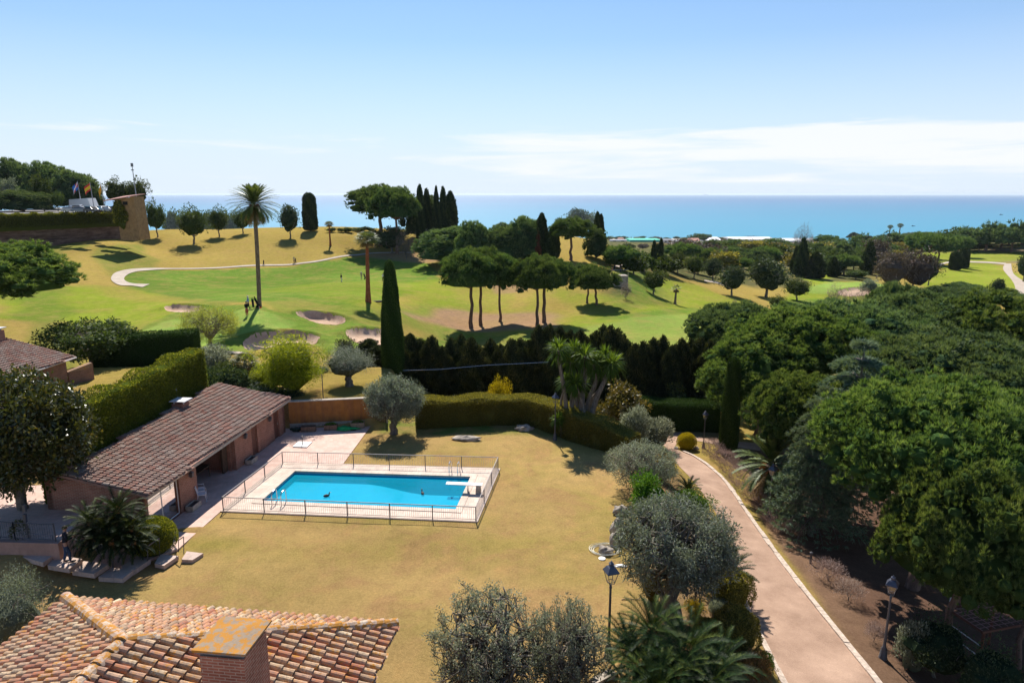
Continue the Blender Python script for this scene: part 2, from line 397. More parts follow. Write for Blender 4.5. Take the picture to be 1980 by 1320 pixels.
# ---- what grows where (real ground cover, kept per vertex)
STRAW=(.43,.285,.11); OLIVEG=(.285,.235,.055); YGRN=(.215,.265,.03); FAIR=(.125,.205,.032); GREEN=(.22,.315,.065); ROUGH=(.33,.245,.065); SOIL=(.15,.088,.06); BRN=(.33,.20,.125); PLAIN=(.19,.15,.09); DGR=(.11,.17,.03)
COLV = np.ones(GX.shape+(3,))*np.array(ROUGH); MASK = np.where(GYY > 53, .4, 1.0)
def paint(poly, col, soft, amt=1.0, world=False):
    global COLV
    p = np.asarray(poly, float) if world else gpoly(poly)
    p = smooth_poly(p, 5); c = p.mean(0); rmax = np.hypot(*(p-c).T).max()+soft*3
    m = np.hypot(GX-c[0], GYY-c[1]) < rmax
    dd = polydist(GX[m], GYY[m], p)
    dd = dd+soft*.8*np.sin(GX[m]*.9/soft+2*np.sin(GYY[m]*.5/soft))*.5
    w = sstep(.5-dd/soft)*amt
    COLV[m] = COLV[m]*(1-w[:,None])+np.array(col)*w[:,None]
m = GYY > 330; COLV[m] = PLAIN
paint([(1180,505),(1300,535),(1400,545),(1480,560),(1560,550),(1680,545),(1780,510),(1900,485),(1980,480),(1980,462),(1180,462)], (.085,.095,.04), 8)
paint([(1560,552),(1640,545),(1700,548),(1700,590),(1500,590)], YGRN, 4)
paint([(1560,545),(1580,530),(1610,528),(1590,548)], YGRN, 3)
paint([(0,566),(60,558),(210,553),(300,563),(370,578),(385,592),(330,610),(250,638),(150,655),(100,625),(0,608)], YGRN, 3)
paint([(200,560),(250,556),(420,585),(470,596),(440,606),(330,590)], OLIVEG, 3, .7)
paint([(238,536),(262,527),(330,522),(560,516),(640,503),(692,497),(742,496),(830,512),(848,530),(835,552),(770,575),(700,588),(600,584),(480,583),(350,574),(262,556)], FAIR, 1.5)
paint([(520,560),(650,545),(800,545),(840,560),(740,582),(620,580)], YGRN, 6, .5)
paint([(230,668),(255,640),(330,608),(420,590),(520,598),(600,600),(680,612),(745,640),(900,655),(900,700),(700,700),(560,640),(470,680),(330,690),(250,684)], FAIR, 1.2, .9)
paint([(262,655),(300,628),(370,612),(440,606),(530,608),(566,620),(566,630),(520,642),(450,650),(400,668),(330,676),(272,670)], GREEN, .7)
paint([(640,600),(760,590),(850,590),(840,605),(700,612)], YGRN, 3, .6)
paint([(840,640),(900,635),(960,650),(1000,640),(1100,650),(1000,680),(850,680)], DGR, 2, .7)
paint([(880,650),(1000,600),(1100,600),(1300,560),(1400,600),(1350,640),(1100,650)], YGRN, 6, .55); paint([(420,560),(700,590),(850,570),(900,600),(740,640),(560,620)], FAIR, 4, .6)
paint([(780,560),(830,540),(880,560),(860,590),(780,590)], YGRN, 5, .7)
paint([(815,560),(850,545),(960,560),(1000,590),(930,606),(850,590)], YGRN, 3, .5)
paint([(790,608),(870,600),(960,604),(1060,606),(1085,620),(1080,634),(950,640),(850,632)], BRN, 3, .9)
paint([(940,540),(1000,535),(1030,560),(960,565)], BRN, 2, .7)
paint([(850,505),(890,500),(960,515),(900,530)], FAIR, 3, .7)
paint([(700,492),(800,488),(860,500),(800,508),(740,503)], BRN, 3, .7)
paint([(1090,640),(1150,622),(1240,608),(1340,598),(1400,600),(1400,690),(1000,690),(1010,660)], GREEN, 4, .75)
paint([(1100,620),(1200,600),(1320,585),(1390,585),(1400,600),(1200,616),(1110,640)], YGRN, 3, .8)
paint([(1150,618),(1230,603),(1340,596),(1345,603),(1240,612)], FAIR, 1.5, .8)
paint([(1190,520),(1230,525),(1280,540),(1290,560),(1240,570),(1200,545)], FAIR, 4, .7)
paint([(1280,540),(1340,550),(1400,570),(1480,590),(1440,600),(1330,585),(1290,570)], YGRN, 4, .8)
paint([(1060,560),(1120,560),(1180,570),(1160,590),(1080,590)], YGRN, 4, .7)
paint([(1000,600),(1040,570),(1060,590),(1040,600)], YGRN, 4, .5)
paint([(1500,590),(1560,580),(1700,585),(1700,605),(1560,610)], FAIR, 4)
paint([(1560,552),(1640,545),(1700,548),(1700,556),(1600,566),(1560,566)], GREEN, 3)
paint([(1780,560),(1830,510),(1900,508),(1960,530),(1975,575),(1900,580),(1800,580)], YGRN, 6)
paint([(1780,590),(1800,560),(1850,565),(1900,578),(1900,590)], FAIR, 5, .8)
paint([(1780,490),(1980,486),(1980,505),(1780,506)], YGRN, 10, .9)
paint([(0,468),(160,470),(270,460),(240,474),(130,486),(0,505)], DGR, 3, .6)
# garden lawn, its greener hollows and green strip under the hedge, bare soil to the right of the drive
gm = boxmask(GX, GYY, -60, 9.5, 2, 49.8, 1.5)[...,None]; COLV = COLV*(1-gm)+gm*np.array(STRAW)
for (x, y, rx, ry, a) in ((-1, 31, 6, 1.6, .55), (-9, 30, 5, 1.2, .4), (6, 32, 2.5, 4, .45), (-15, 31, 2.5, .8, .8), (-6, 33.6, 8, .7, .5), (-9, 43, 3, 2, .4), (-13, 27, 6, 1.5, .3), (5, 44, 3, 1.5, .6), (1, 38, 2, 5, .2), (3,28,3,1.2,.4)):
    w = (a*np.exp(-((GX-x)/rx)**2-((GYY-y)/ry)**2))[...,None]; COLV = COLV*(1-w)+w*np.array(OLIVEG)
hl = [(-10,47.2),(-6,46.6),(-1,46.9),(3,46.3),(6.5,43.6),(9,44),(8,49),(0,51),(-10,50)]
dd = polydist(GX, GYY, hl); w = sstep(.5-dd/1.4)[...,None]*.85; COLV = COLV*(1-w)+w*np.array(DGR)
sp = [(10.2,4),(12,14),(13.2,22),(13.6,26),(14,30),(14.2,34),(15,40),(18,45),(17,52),(30,56),(60,70),(140,120),(140,0),(60,-5)]
dd = polydist(GX, GYY, sp); w = sstep(.5-dd/1.0)[...,None]; COLV = COLV*(1-w)+w*np.array(SOIL); MASK = MASK*(1-w[...,0])
w = (sstep(.5-dd/.3-0)*sstep((dd+2.2)/1.2))[...,None]*.8; COLV = COLV*(1-w)+w*np.array((.215,.13,.08))
bed = [(5.6,19),(5.2,23),(6,27),(6.6,31),(8.2,36),(8.6,40),(9.5,44),(11.5,44),(11,39),(10.6,33),(9.9,27),(9.2,21),(9,17)]
dd = polydist(GX, GYY, bed); w = sstep(.5-dd/1.2)[...,None]*.75; MASK = MASK*(1-w[...,0]); COLV = COLV*(1-w)+w*np.array((.20,.125,.075))
paint([(1250,800),(1300,800),(1400,815),(1400,850),(1330,845),(1280,840)], (.33,.24,.13), 1.0, .8)
def ground_mat():
    m, nt = newmat('grassy_ground'); t = NT(nt)
    c = t.attr('Col', 'Color')
    n1 = t.noise(.16, 5, .6); n2 = t.noise(1.1, 6, .65); n3 = t.noise(9, 4, .7); n4 = t.noise(.035, 3)
    mk = t.attr('Col', 'Alpha'); c = t.mix(t.math('MULTIPLY', mk, t.ramp(n1, [(.48, 0.0), (.66, .55)])), c, (.29, .25, .06)); n5 = t.noise(.32, 6, .7, dist=.5); c = t.mix(t.math('MULTIPLY', mk, t.ramp(n5, [(.47, 0.0), (.62, .6)])), c, (.38, .215, .10))
    c = t.mix(t.math('MULTIPLY', mk, t.ramp(n2, [(.52, 0.0), (.8, .5)])), c, (.36, .20, .07))
    c = t.mix(1.0, c, t.ramp(n2, [(.3, .84), (.7, 1.14)]), 'MULTIPLY')
    c = t.mix(1.0, c, t.ramp(n3, [(.3, .80), (.72, 1.2)]), 'MULTIPLY')
    c = t.mix(1.0, c, t.ramp(n4, [(.35, .86), (.65, 1.1)]), 'MULTIPLY')
    h = t.math('ADD', t.math('MULTIPLY', n3, .5), t.noise(40, 3, .8))
    t.out(t.pbr(c, 1.0, t.bump(h, .06, .9), .0).outputs[0]); return m
def grid_obj(name, X, Y, Z, mat, col=None, smooth=True):
    g = Geo(); nr, nc = X.shape; i = np.arange(nr-1)[:,None]*nc; j = np.arange(nc-1)[None]
    g.add(np.stack([X, Y, Z], -1).reshape(-1, 3), np.stack([i+j, i+nc+j, i+nc+j+1, i+j+1], -1).reshape(-1, 4))
    g.F[0] = g.F[0][:, ::-1]
    me = g.mesh(name, mat, smooth)
    if col is not None:
        a = me.attributes.new('Col', 'FLOAT_COLOR', 'POINT'); c4 = np.concatenate([col.reshape(-1, 3), MASK.reshape(-1, 1)], 1)
        a.data.foreach_set('color', c4.ravel().astype(np.float32))
    o = bpy.data.objects.new(name, me); S.collection.objects.link(o); return o
GM = ground_mat()
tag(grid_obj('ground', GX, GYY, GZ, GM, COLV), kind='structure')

def gz_grid(x, y):                                   # height of the ground sheet itself, bilinear
    x = np.asarray(x, float); y = np.asarray(y, float)
    r = np.hypot(x, y); a = np.degrees(np.arctan2(x, y))
    fi = np.interp(r, rs, np.arange(len(rs))); fj = np.interp(a, azs, np.arange(len(azs)))
    i = np.clip(fi.astype(int), 0, len(rs)-2); j = np.clip(fj.astype(int), 0, len(azs)-2); s = fi-i; t = fj-j
    return GZ[i,j]*(1-s)*(1-t)+GZ[i+1,j]*s*(1-t)+GZ[i,j+1]*(1-s)*t+GZ[i+1,j+1]*s*t
def ribbon(name, L, Rr, mat, off, nw=5, sub=6, kind='structure', edge=True):
    L = smooth_poly(L, sub, False); Rr = smooth_poly(Rr, sub, False); t = np.linspace(0, 1, nw)[None,:,None]
    Q = L[:,None,:2]*(1-t)+Rr[:,None,:2]*t
    Z = gz_grid(Q[...,0], Q[...,1])+off
    return tag(grid_obj(name, Q[...,0], Q[...,1], Z, mat), kind=kind)
def sheet(name, poly, mat, off, rings=10, kind='structure'):
    c = poly.mean(0); s = np.linspace(.02, 1, rings)[:,None,None]
    Q = c+(poly-c)[None]*s; Q = np.concatenate([Q, Q[:,:1]], 1)
    return tag(grid_obj(name, Q[...,0], Q[...,1], gz_grid(Q[...,0], Q[...,1])+off, mat), kind=kind)
def earth(name, c0, c1, s1=1.2, s2=14, bump=.03):
    m, nt = newmat(name); t = NT(nt); n1 = t.noise(s1, 6, .65); n2 = t.noise(s2, 5, .7)
    c = t.mix(1.0, t.ramp(n1, [(.35, c0), (.68, c1)]), t.ramp(n2, [(.3, .82), (.7, 1.15)]), 'MULTIPLY')
    t.out(t.pbr(c, .95, t.bump(n2, bump), .1).outputs[0]); return m
M_sand = earth('bunker_sand', (.42,.27,.18), (.58,.42,.30), .5, 5)
M_path = earth('path_earth', (.40,.33,.26), (.50,.42,.34), .3, 3)
M_drive = earth('drive_gravel', (.31,.20,.14), (.47,.315,.225), .55, 26)
M_stone = plain('kerb_stone', (.50,.40,.32), .9, .3, 7, bump=.02)
for k, p in BUNK.items():
    sheet('sand_bunker', p, M_sand, .05 if k != 'e' else .1, 9)
ribbon('golf_path', gpoly([(275,556),(255,553),(232,552),(217,544),(216,535),(228,526),(262,520),(330,519),(440,516),(560,511),(620,503),(680,493),(720,489),(800,488)]),
       gpoly([(290,550),(262,549),(247,546),(240,540),(245,533),(258,527),(285,523.5),(340,521),(440,518.5),(560,513.5),(622,505.5),(684,495),(722,491),(800,490)]), M_path, .12, 5, 8)
ribbon('golf_path', gpoly([(1943,510),(1940,522),(1960,548),(1966,578)]), gpoly([(1955,510),(1960,530),(1985,550),(1990,580)]), M_path, .15)
ribbon('golf_path', gpoly([(1168,492),(1176,498),(1184,508),(1190,518)]), gpoly([(1180,490),(1192,498),(1200,508),(1205,517)]), M_path, .15)
ribbon('golf_path', gpoly([(1800,518),(1835,506),(1900,506),(1945,509)]), gpoly([(1802,521),(1837,508.6),(1900,508.6),(1945,512)]), M_path, .15)
ribbon('golf_path', gpoly([(1362,542),(1385,545),(1402,550)]), gpoly([(1361,544.5),(1383,548),(1400,553)]), M_path, .15)
ribbon('golf_path', gpoly([(180,690),(260,686),(340,684),(480,683)]), gpoly([(180,694),(260,690),(340,688),(480,687)]), M_path, .1)
# ---- the gravel drive with its stone edging
DL = [(9.6,6),(9.75,12),(9.9,18.2)]+[tuple(G(u, v)[:2]) for u, v in ((1520,1318),(1455,1190),(1432,1130),(1415,1060),(1380,985),(1340,930),(1308,896),(1288,868),(1275,846))]
DR = [(12.7,6),(12.9,12),(13.0,17.9)]+[tuple(G(u, v)[:2]) for u, v in ((1690,1318),(1600,1205),(1545,1135),(1500,1075),(1440,990),(1405,938),(1372,905),(1335,880),(1303,868))]
ribbon('drive', np.array(DL), np.array(DR), M_drive, .03, 9, 8)
ribbon('drive', gpoly([(1275,846),(1290,838),(1320,838),(1380,850),(1470,858)]), gpoly([(1303,868),(1312,856),(1340,852),(1400,862),(1470,872)]), M_drive, .035, 7, 6)
def kerb(name, line, w, h, seg):
    line = smooth_poly(np.array(line), 10, False); g = Geo(); s = np.concatenate([[0], np.cumsum(np.hypot(*np.diff(line, axis=0).T))])
    q = np.arange(0, s[-1]-seg, seg)
    for a in q:
        L = seg*.985
        p0 = np.array([np.interp(a, s, line[:,k]) for k in (0, 1)]); p1 = np.array([np.interp(a+L, s, line[:,k]) for k in (0, 1)])
        e = unit(p1-p0); n = np.array([-e[1], e[0]])*w/2*(1+.12*rng.normal())
        c = [p0-n, p1-n, p1+n, p0+n]; hz = h*(1+.1*rng.normal()); zz = gz_grid(np.array([p[0] for p in c]), np.array([p[1] for p in c]))
        B = [[p[0], p[1], z-.15] for p, z in zip(c, zz)]; T = [[p[0], p[1], z+hz] for p, z in zip(c, zz)]
        g.hexa(B, T, rng.random())
    return tag(obj(name, g, M_stone), kind='structure')
kerb('kerb', [(p[0]+.12, p[1]) for p in DR], .24, .10, .9)
kerb('kerb', [(p[0]-.1, p[1]) for p in DL[:6]], .2, .08, .9)

# ---- the sea
def sea_mat():
    m, nt = newmat('sea_water'); t = NT(nt)
    mp = t.n('ShaderNodeMapping'); mp.inputs['Scale'].default_value = (.0006, .0030, 1); t.l(t.pos(), mp.inputs[0])
    n1 = t.noise(1.0, 5, .6, vec=mp.outputs[0], dist=.3)
    mp2 = t.n('ShaderNodeMapping'); mp2.inputs['Scale'].default_value = (.03, .07, 1); t.l(t.pos(), mp2.inputs[0])
    n2 = t.noise(1.0, 6, .7, vec=mp2.outputs[0])
    c = t.ramp(n1, [(.35, (.008,.085,.21)), (.55, (.012,.11,.25)), (.70, (.03,.15,.29))])
    # turquoise shallows towards the beach (a property of the water depth)
    sp_ = t.n('ShaderNodeSeparateXYZ'); t.l(t.pos(), sp_.inputs[0])
    mp3 = t.n('ShaderNodeMapping'); mp3.inputs['Scale'].default_value = (.00016, .0022, 1); mp3.inputs['Rotation'].default_value = (0, 0, .05); t.l(t.pos(), mp3.inputs[0])
    n3 = t.noise(1.0, 4, .6, vec=mp3.outputs[0]); c = t.mix(t.ramp(n3, [(.60, 0.0), (.68, .45)]), c, (.10, .30, .42))  # pale wind streaks, painting the sea's shimmer into its colour
    near_ = t.ramp(t.math('DIVIDE', sp_.outputs['Y'], 9000), [(.15, 1.0), (.5, .45), (1.0, .0)])
    c = t.mix(near_, c, (.02, .24, .35))
    p = t.pbr(c, .32, t.bump(n2, 1.5, .4), .16); t.out(p.outputs[0]); return m
g = Geo(); ys = [900, 1300, 1800, 2600, 4000, 7000, 12000, 20000, 32000, 44000]
xs = np.array([-.99, -.7, -.3, 0, .3, .7, .99])
SX = np.array([[x*y for x in xs] for y in ys]); SY = np.array([[y]*len(xs) for y in ys])
tag(grid_obj('sea', SX, SY, SX*0+SEA, sea_mat()), kind='structure')
# white ripples where the swell breaks on the beach
# ================================================================ VEGETATION
BK_pine = barkmat('pine_bark', (.10,.06,.045), (.26,.165,.12), 9)
BK_grey = barkmat('grey_bark', (.09,.075,.06), (.27,.23,.185), 10)
BK_palm = barkmat('palm_bark', (.12,.085,.06), (.27,.20,.14), 5)
BK_red = barkmat('red_palm_bark', (.20,.06,.03), (.36,.13,.06), 5)
L_pine = leafmat('pine_needles', (.035,.068,.026), (.090,.150,.045), (.19,.25,.08), trans=.33)
L_pinelit = leafmat('fresh_pine_needles', (.040,.076,.024), (.105,.170,.045), (.25,.31,.10), trans=.38)
L_pineblue = leafmat('bluish_pine_needles', (.036,.070,.034), (.095,.150,.065), (.21,.27,.12), trans=.33)
L_cyp = leafmat('cypress_foliage', (.018,.034,.016), (.042,.066,.026), (.09,.11,.04), trans=.14)
L_cypgreen = leafmat('clipped_cypress_foliage', (.020,.040,.011), (.045,.08,.018), (.09,.13,.03), trans=.15)
L_ley = leafmat('dark_screen_foliage', (.020,.030,.014), (.048,.060,.026), (.13,.125,.045), trans=.15)  # lightest leaf tone raised to stand in for sunlit tips
L_olive = leafmat('olive_leaves', (.10,.115,.075), (.20,.225,.170), (.40,.43,.36), trans=.32, tcol=(1.1,1.15,.7), spec=.2, rough=.55)
L_broad = leafmat('broad_leaves', (.03,.05,.014), (.065,.095,.024), (.14,.17,.04), trans=.25, spec=.12)
L_dark = leafmat('dark_broad_leaves', (.024,.042,.022), (.055,.080,.034), (.11,.14,.055), trans=.2)
L_mag = leafmat('magnolia_leaves', (.028,.042,.010), (.070,.088,.018), (.20,.17,.03), trans=.22, spec=.5, rough=.38)
L_magy = leafmat('bronze_magnolia_leaves', (.07,.07,.018), (.17,.14,.03), (.33,.24,.06), trans=.2, spec=.4, rough=.4)
L_hedge = leafmat('hedge_leaves', (.05,.07,.012), (.14,.155,.022), (.36,.33,.04), trans=.35)
L_hedger = leafmat('reddish_hedge_leaves', (.08,.075,.02), (.19,.165,.04), (.36,.29,.07), trans=.33)
L_willow = leafmat('willow_leaves', (.16,.18,.03), (.30,.32,.05), (.42,.43,.10), trans=.4)
L_pepper = leafmat('pepper_tree_leaves', (.10,.14,.010), (.26,.32,.018), (.46,.48,.03), trans=.45)
L_bright = leafmat('bright_green_leaves', (.035,.085,.010), (.085,.18,.018), (.16,.28,.04), trans=.3)
L_yellow = leafmat('golden_foliage', (.20,.15,.008), (.42,.32,.010), (.60,.48,.02), trans=.2)
L_grey = leafmat('silver_leaves', (.13,.142,.085), (.27,.29,.19), (.46,.48,.38), trans=.35, tcol=(1,1,.8))
L_dry = leafmat('dry_twigs', (.20,.13,.10), (.38,.27,.22), (.52,.40,.34), trans=.3, tcol=(1,1,1))
L_palm = leafmat('palm_fronds', (.05,.07,.018), (.11,.14,.035), (.21,.22,.07), trans=.2, spec=.25, rough=.5)
L_palmdry = leafmat('dry_palm_fronds', (.16,.11,.04), (.30,.22,.09), (.42,.32,.15), trans=.2)
L_sago = leafmat('sago_fronds', (.008,.018,.006), (.024,.045,.012), (.09,.105,.02), trans=.1, spec=.08, rough=.5)
L_yucca = leafmat('yucca_leaves', (.03,.06,.012), (.08,.14,.022), (.24,.34,.04), trans=.3, spec=.06, rough=.5)
L_cedar = leafmat('cedar_needles', (.06,.10,.06), (.15,.20,.125), (.28,.33,.22), trans=.2)
L_brown = leafmat('russet_foliage', (.07,.055,.045), (.13,.10,.08), (.20,.16,.13), trans=.12)
L_rust = leafmat('rusty_cypress_foliage', (.09,.035,.02), (.17,.075,.04), (.25,.12,.06), trans=.1)

def dome_shell(g, R_, Hc, k, nu=28, nv=9, z0=0., lump=.1, seed=0, m=0, r=.3, low=-.15):
    rg = np.random.default_rng(seed); ph = rg.random(8)*6
    th = np.arange(nu)*2*math.pi/nu; fi = np.linspace(low, 1, nv)*math.pi/2
    T, Fi = np.meshgrid(th, fi)
    q = k*(1+lump*(np.sin(3*T+ph[0])*np.sin(4*Fi+ph[1])+.6*np.sin(7*T+ph[2])*np.cos(5*Fi+ph[3])))
    V = np.stack([R_*q*np.cos(Fi)*np.cos(T), R_*q*np.cos(Fi)*np.sin(T), z0+Hc*q*np.sin(Fi)], -1).reshape(-1, 3)
    i = np.arange(nv-1)[:,None]*nu; j = np.arange(nu)[None]; j2 = (j+1) % nu
    g.add(V, np.stack([i+j, i+j2, i+nu+j2, i+nu+j], -1).reshape(-1, 4), r, m)
def limbset(g, base, fork, tips, r0, seed=0, n=6, m=0, wob=.06, r1=None):
    rg = np.random.default_rng(seed); base = np.array(base, float); fork = np.array(fork, float)
    k = 6; t = np.linspace(0, 1, k)[:,None]; L = np.linalg.norm(fork-base)
    w = rg.normal(size=(k, 3))*L*wob*.5; w[0] = 0; w[-1] = 0; w[:,2] *= .2
    rr = np.linspace(r0*1.0, r0*.72, k); rr[0] = r0*1.35; rr[1] = r0*1.05
    g.tube(base*(1-t)+fork*t+w, rr, n+2, rg.random(), m)
    for tip in tips:
        tip = np.array(tip, float); L = np.linalg.norm(tip-fork); t = np.linspace(0, 1, 5)[:,None]
        mid = fork*(1-t)+tip*t; mid[:,2] += np.sin(t[:,0]*math.pi)*L*.10
        w = rg.normal(size=(5, 3))*L*wob; w[0] = 0; w[-1] = 0
        g.tube(mid+w, np.linspace(r0*(r1 or .5), r0*.09, 5), n, rg.random(), m, cap=False)
def make_pine(seed, R_=5., Hc=3., Ht=6., nc=70, rc=.9, nt=22, nn=8, nl=.34, nw=.05, mat=None, r0=.25, name='stone_pine', lean=0., core=.84, trunks=1, flat=.62, rim=.22):
    """umbrella pine: domed crown of clumps; returns the thing with trunk and crown"""
    global rng
    keep = rng; rng = np.random.default_rng(seed)
    t = thing(name, 'stone pine', 'tree'); g = Geo()
    # clump centres on a dome
    rho = np.sqrt(rng.random(nc))*1.0; a = rng.random(nc)*2*math.pi
    ell = 1+.10*np.sin(2*a+seed)+.07*np.sin(3*a+seed*2)
    x = rho*R_*ell*np.cos(a)*.92; y = rho*R_*ell*np.sin(a)*.92
    z = Hc*np.sqrt(np.maximum(1-rho**2, 0))**flat*.78+rng.normal(size=nc)*min(rc*.45, Hc*.07)+min(rc*.8, Hc*.09)*np.sin(x*2.6/rc/3+seed)*np.sin(y*2.4/rc/3+seed*2)
    low = rng.random(nc) < rim; z[low] *= rng.random(low.sum())*.6
    z = np.maximum(z, -.05*Hc); C = np.stack([x, y, z], 1); rcs = rc*(.7+.6*rng.random(nc))
    # tufts over each clump
    D = unit(rng.normal(size=(nc, nt, 3))+np.array([0, 0, .55])+unit(C*np.array([1, 1, 1.4]))[:,None]*.5)
    Pn = C[:,None]+D*rcs[:,None,None]*np.array([1, 1, .75])*(.85+.25*rng.random((nc, nt, 1)))
    cr = np.repeat(rng.random(nc), nt)*.5+.5*rng.random(nc*nt)
    Dn = unit(D+np.array([0, 0, .7]))
    g.needles(Pn.reshape(-1, 3), Dn.reshape(-1, 3), nl, nw, nn, .38, r=cr)
    for i in range(nc):                       # solid core of each clump, toned dark for the shade inside
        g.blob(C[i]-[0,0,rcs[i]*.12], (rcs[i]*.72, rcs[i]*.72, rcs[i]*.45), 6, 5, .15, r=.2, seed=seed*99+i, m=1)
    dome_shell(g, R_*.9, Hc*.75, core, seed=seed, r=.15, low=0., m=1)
    for o_ in (g,):
        for i in range(len(o_.V)): o_.V[i] = o_.V[i]+np.array([0, 0, Ht])
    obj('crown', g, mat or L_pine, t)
    b = Geo()
    for k in range(trunks):
        off = np.array([0., 0, 0]) if trunks == 1 else np.array([math.cos(k*2.4)*R_*.16, math.sin(k*2.4)*R_*.16, 0])
        sel = [C[i]*np.array([.8, .8, .55])+np.array([0, 0, Ht]) for i in rng.choice(nc, min(12, nc), False)]
        limbset(b, off+np.array([lean, 0, -.4]), off*1.8+np.array([0, 0, Ht-Hc*.12]), sel, r0, seed+k, 6, wob=.05)
    obj('trunk', b, BK_pine, t, smooth=True)
    t['W0'] = 1.86*R_; t['H0'] = Ht+Hc*.9; rng = keep
    return t
def make_tree(seed, R_=3., Hc=4., Hb=2., nc=40, rc=.7, nt=60, ll=.16, lw=.07, mat=None, bark=None, r0=.18, name='broadleaf_tree', spread=.7, core=.0, up=.3, squash=1., needles=0, droop=0, nlimb=14, shell=.55, multi=1):
    """rounded tree: leaf clumps spread through an ellipsoid on real limbs"""
    global rng
    keep = rng; rng = np.random.default_rng(seed)
    t = thing(name, 'tree', 'tree'); g = Geo()
    d = unit(rng.normal(size=(nc, 3))); d[:,2] = np.where(d[:,2] < -.55, -d[:,2], d[:,2]); q = (shell+(1-shell)*rng.random((nc, 1)))
    C = d*q*np.array([R_-rc*.6, R_-rc*.6, (Hc/2-rc*.4)*squash])*(1+.2*rng.normal(size=(nc, 1)))*(1+.14*np.sin(d[:,:1]*5+seed)); C[:,2] += Hb+Hc/2; C[:,2] = np.maximum(C[:,2], Hb*.8)
    rcs = rc*(.6+.8*rng.random(nc))
    D = unit(rng.normal(size=(nc, nt, 3))+np.array([0, 0, .25]))
    Pn = C[:,None]+D*rcs[:,None,None]*np.array([1, 1, .8])*(.35+.7*rng.random((nc, nt, 1))**.6)
    cr = np.repeat(rng.random(nc), nt)*.5+.5*rng.random(nc*nt)
    Dn = (D+np.array([0, 0, -droop])).reshape(-1, 3)
    if needles: g.needles(Pn.reshape(-1, 3), unit(Dn), ll, lw, needles, .6, r=cr)
    else: g.leaves(Pn.reshape(-1, 3), Dn, ll, lw, spread, r=cr, up=up)
    if core: g.blob((0, 0, Hb+Hc/2), (R_*core*.92, R_*core*.92, Hc/2*core*.92), 16, 10, .14, r=.2, seed=seed, m=1)
    obj('crown', g, mat or L_broad, t)
    b = Geo(); idx = rng.choice(nc, min(nlimb, nc), False)
    for k in range(multi):
        off = np.array([math.cos(k*2.2), math.sin(k*2.2), 0])*r0*1.3*(multi > 1)
        limbset(b, off+np.array([0, 0, -.35]), off*2+np.array([0, 0, Hb+Hc*.12]), [C[i]*.96 for i in idx[k::multi]], r0, seed+k, 6, wob=.09)
        for i in idx[k::multi]:
            for _ in range(3):
                e = Pn[i, rng.integers(nt)]; b.tube([C[i], (C[i]+e)/2+rng.normal(size=3)*.05, e], [r0*.10, r0*.06, r0*.03], 4, .5, cap=False)
    obj('trunk', b, bark or BK_grey, t, smooth=True)
    t['W0'] = 2*R_; t['H0'] = Hb+Hc; rng = keep
    return t
def make_column(seed, R_=.9, H=7., n=9000, ll=.16, lw=.06, mat=None, name='cypress', prof=None, spiky=0., lumps=.05, bare=.25, core=.9):
    """cypress: foliage spray over a turned profile; prof = list of (height fraction, radius fraction)"""
    global rng
    keep = rng; rng = np.random.default_rng(seed)
    prof = prof or [(0, .55), (.08, .92), (.3, 1), (.6, .88), (.85, .6), (.97, .25), (1, .02)]
    pz = np.array([p[0] for p in prof]); pr = np.array([p[1] for p in prof])
    t = thing(name, 'cypress', 'tree'); g = Geo()
    z = rng.random(n*2); keepm = rng.random(n*2) < np.interp(z, pz, pr)+.05; z = z[keepm][:n]; k = len(z)
    a = rng.random(k)*2*math.pi; ph = rng.random(4)*6
    lump = 1+lumps*(np.sin(a*3+z*9+ph[0])+np.sin(a*5-z*17+ph[1])+.8*np.sin(a*2+z*31+ph[2]))
    r = R_*np.interp(z, pz, pr)*lump*(.86+.16*rng.random(k))
    C = np.stack([r*np.cos(a), r*np.sin(a), bare+z*(H-bare)], 1)
    D = np.stack([np.cos(a)*.6, np.sin(a)*.6, np.ones(k)*(1.1+spiky)], 1)
    g.leaves(C, D, ll, lw, .35, r=rng.random(k)*.6+.4*np.clip(.5+.5*np.sin(a*4+z*12+ph[3]), 0, 1))
    nu, nv = 14, 14; th = np.arange(nu)*2*math.pi/nu; zz = np.linspace(0, .99, nv); T, Z_ = np.meshgrid(th, zz)
    lp = 1+lumps*(np.sin(T*3+Z_*9+ph[0])+np.sin(T*5-Z_*17+ph[1])+.8*np.sin(T*2+Z_*31+ph[2]))
    rr = R_*np.interp(Z_, pz, pr)*lp*core
    i = np.arange(nv-1)[:,None]*nu; j = np.arange(nu)[None]; j2 = (j+1) % nu
    g.add(np.stack([rr*np.cos(T), rr*np.sin(T), bare+Z_*(H-bare)], -1).reshape(-1, 3), np.stack([i+j, i+j2, i+nu+j2, i+nu+j], -1).reshape(-1, 4), .25, 1)
    obj('crown', g, mat or L_cyp, t)
    b = Geo(); b.tube([[0, 0, -.4], [0, 0, bare+H*.15]], [.12*max(R_, .6), .09*max(R_, .6)], 8); obj('trunk', b, BK_grey, t)
    t['W0'] = 2*R_; t['H0'] = H; rng = keep
    return t
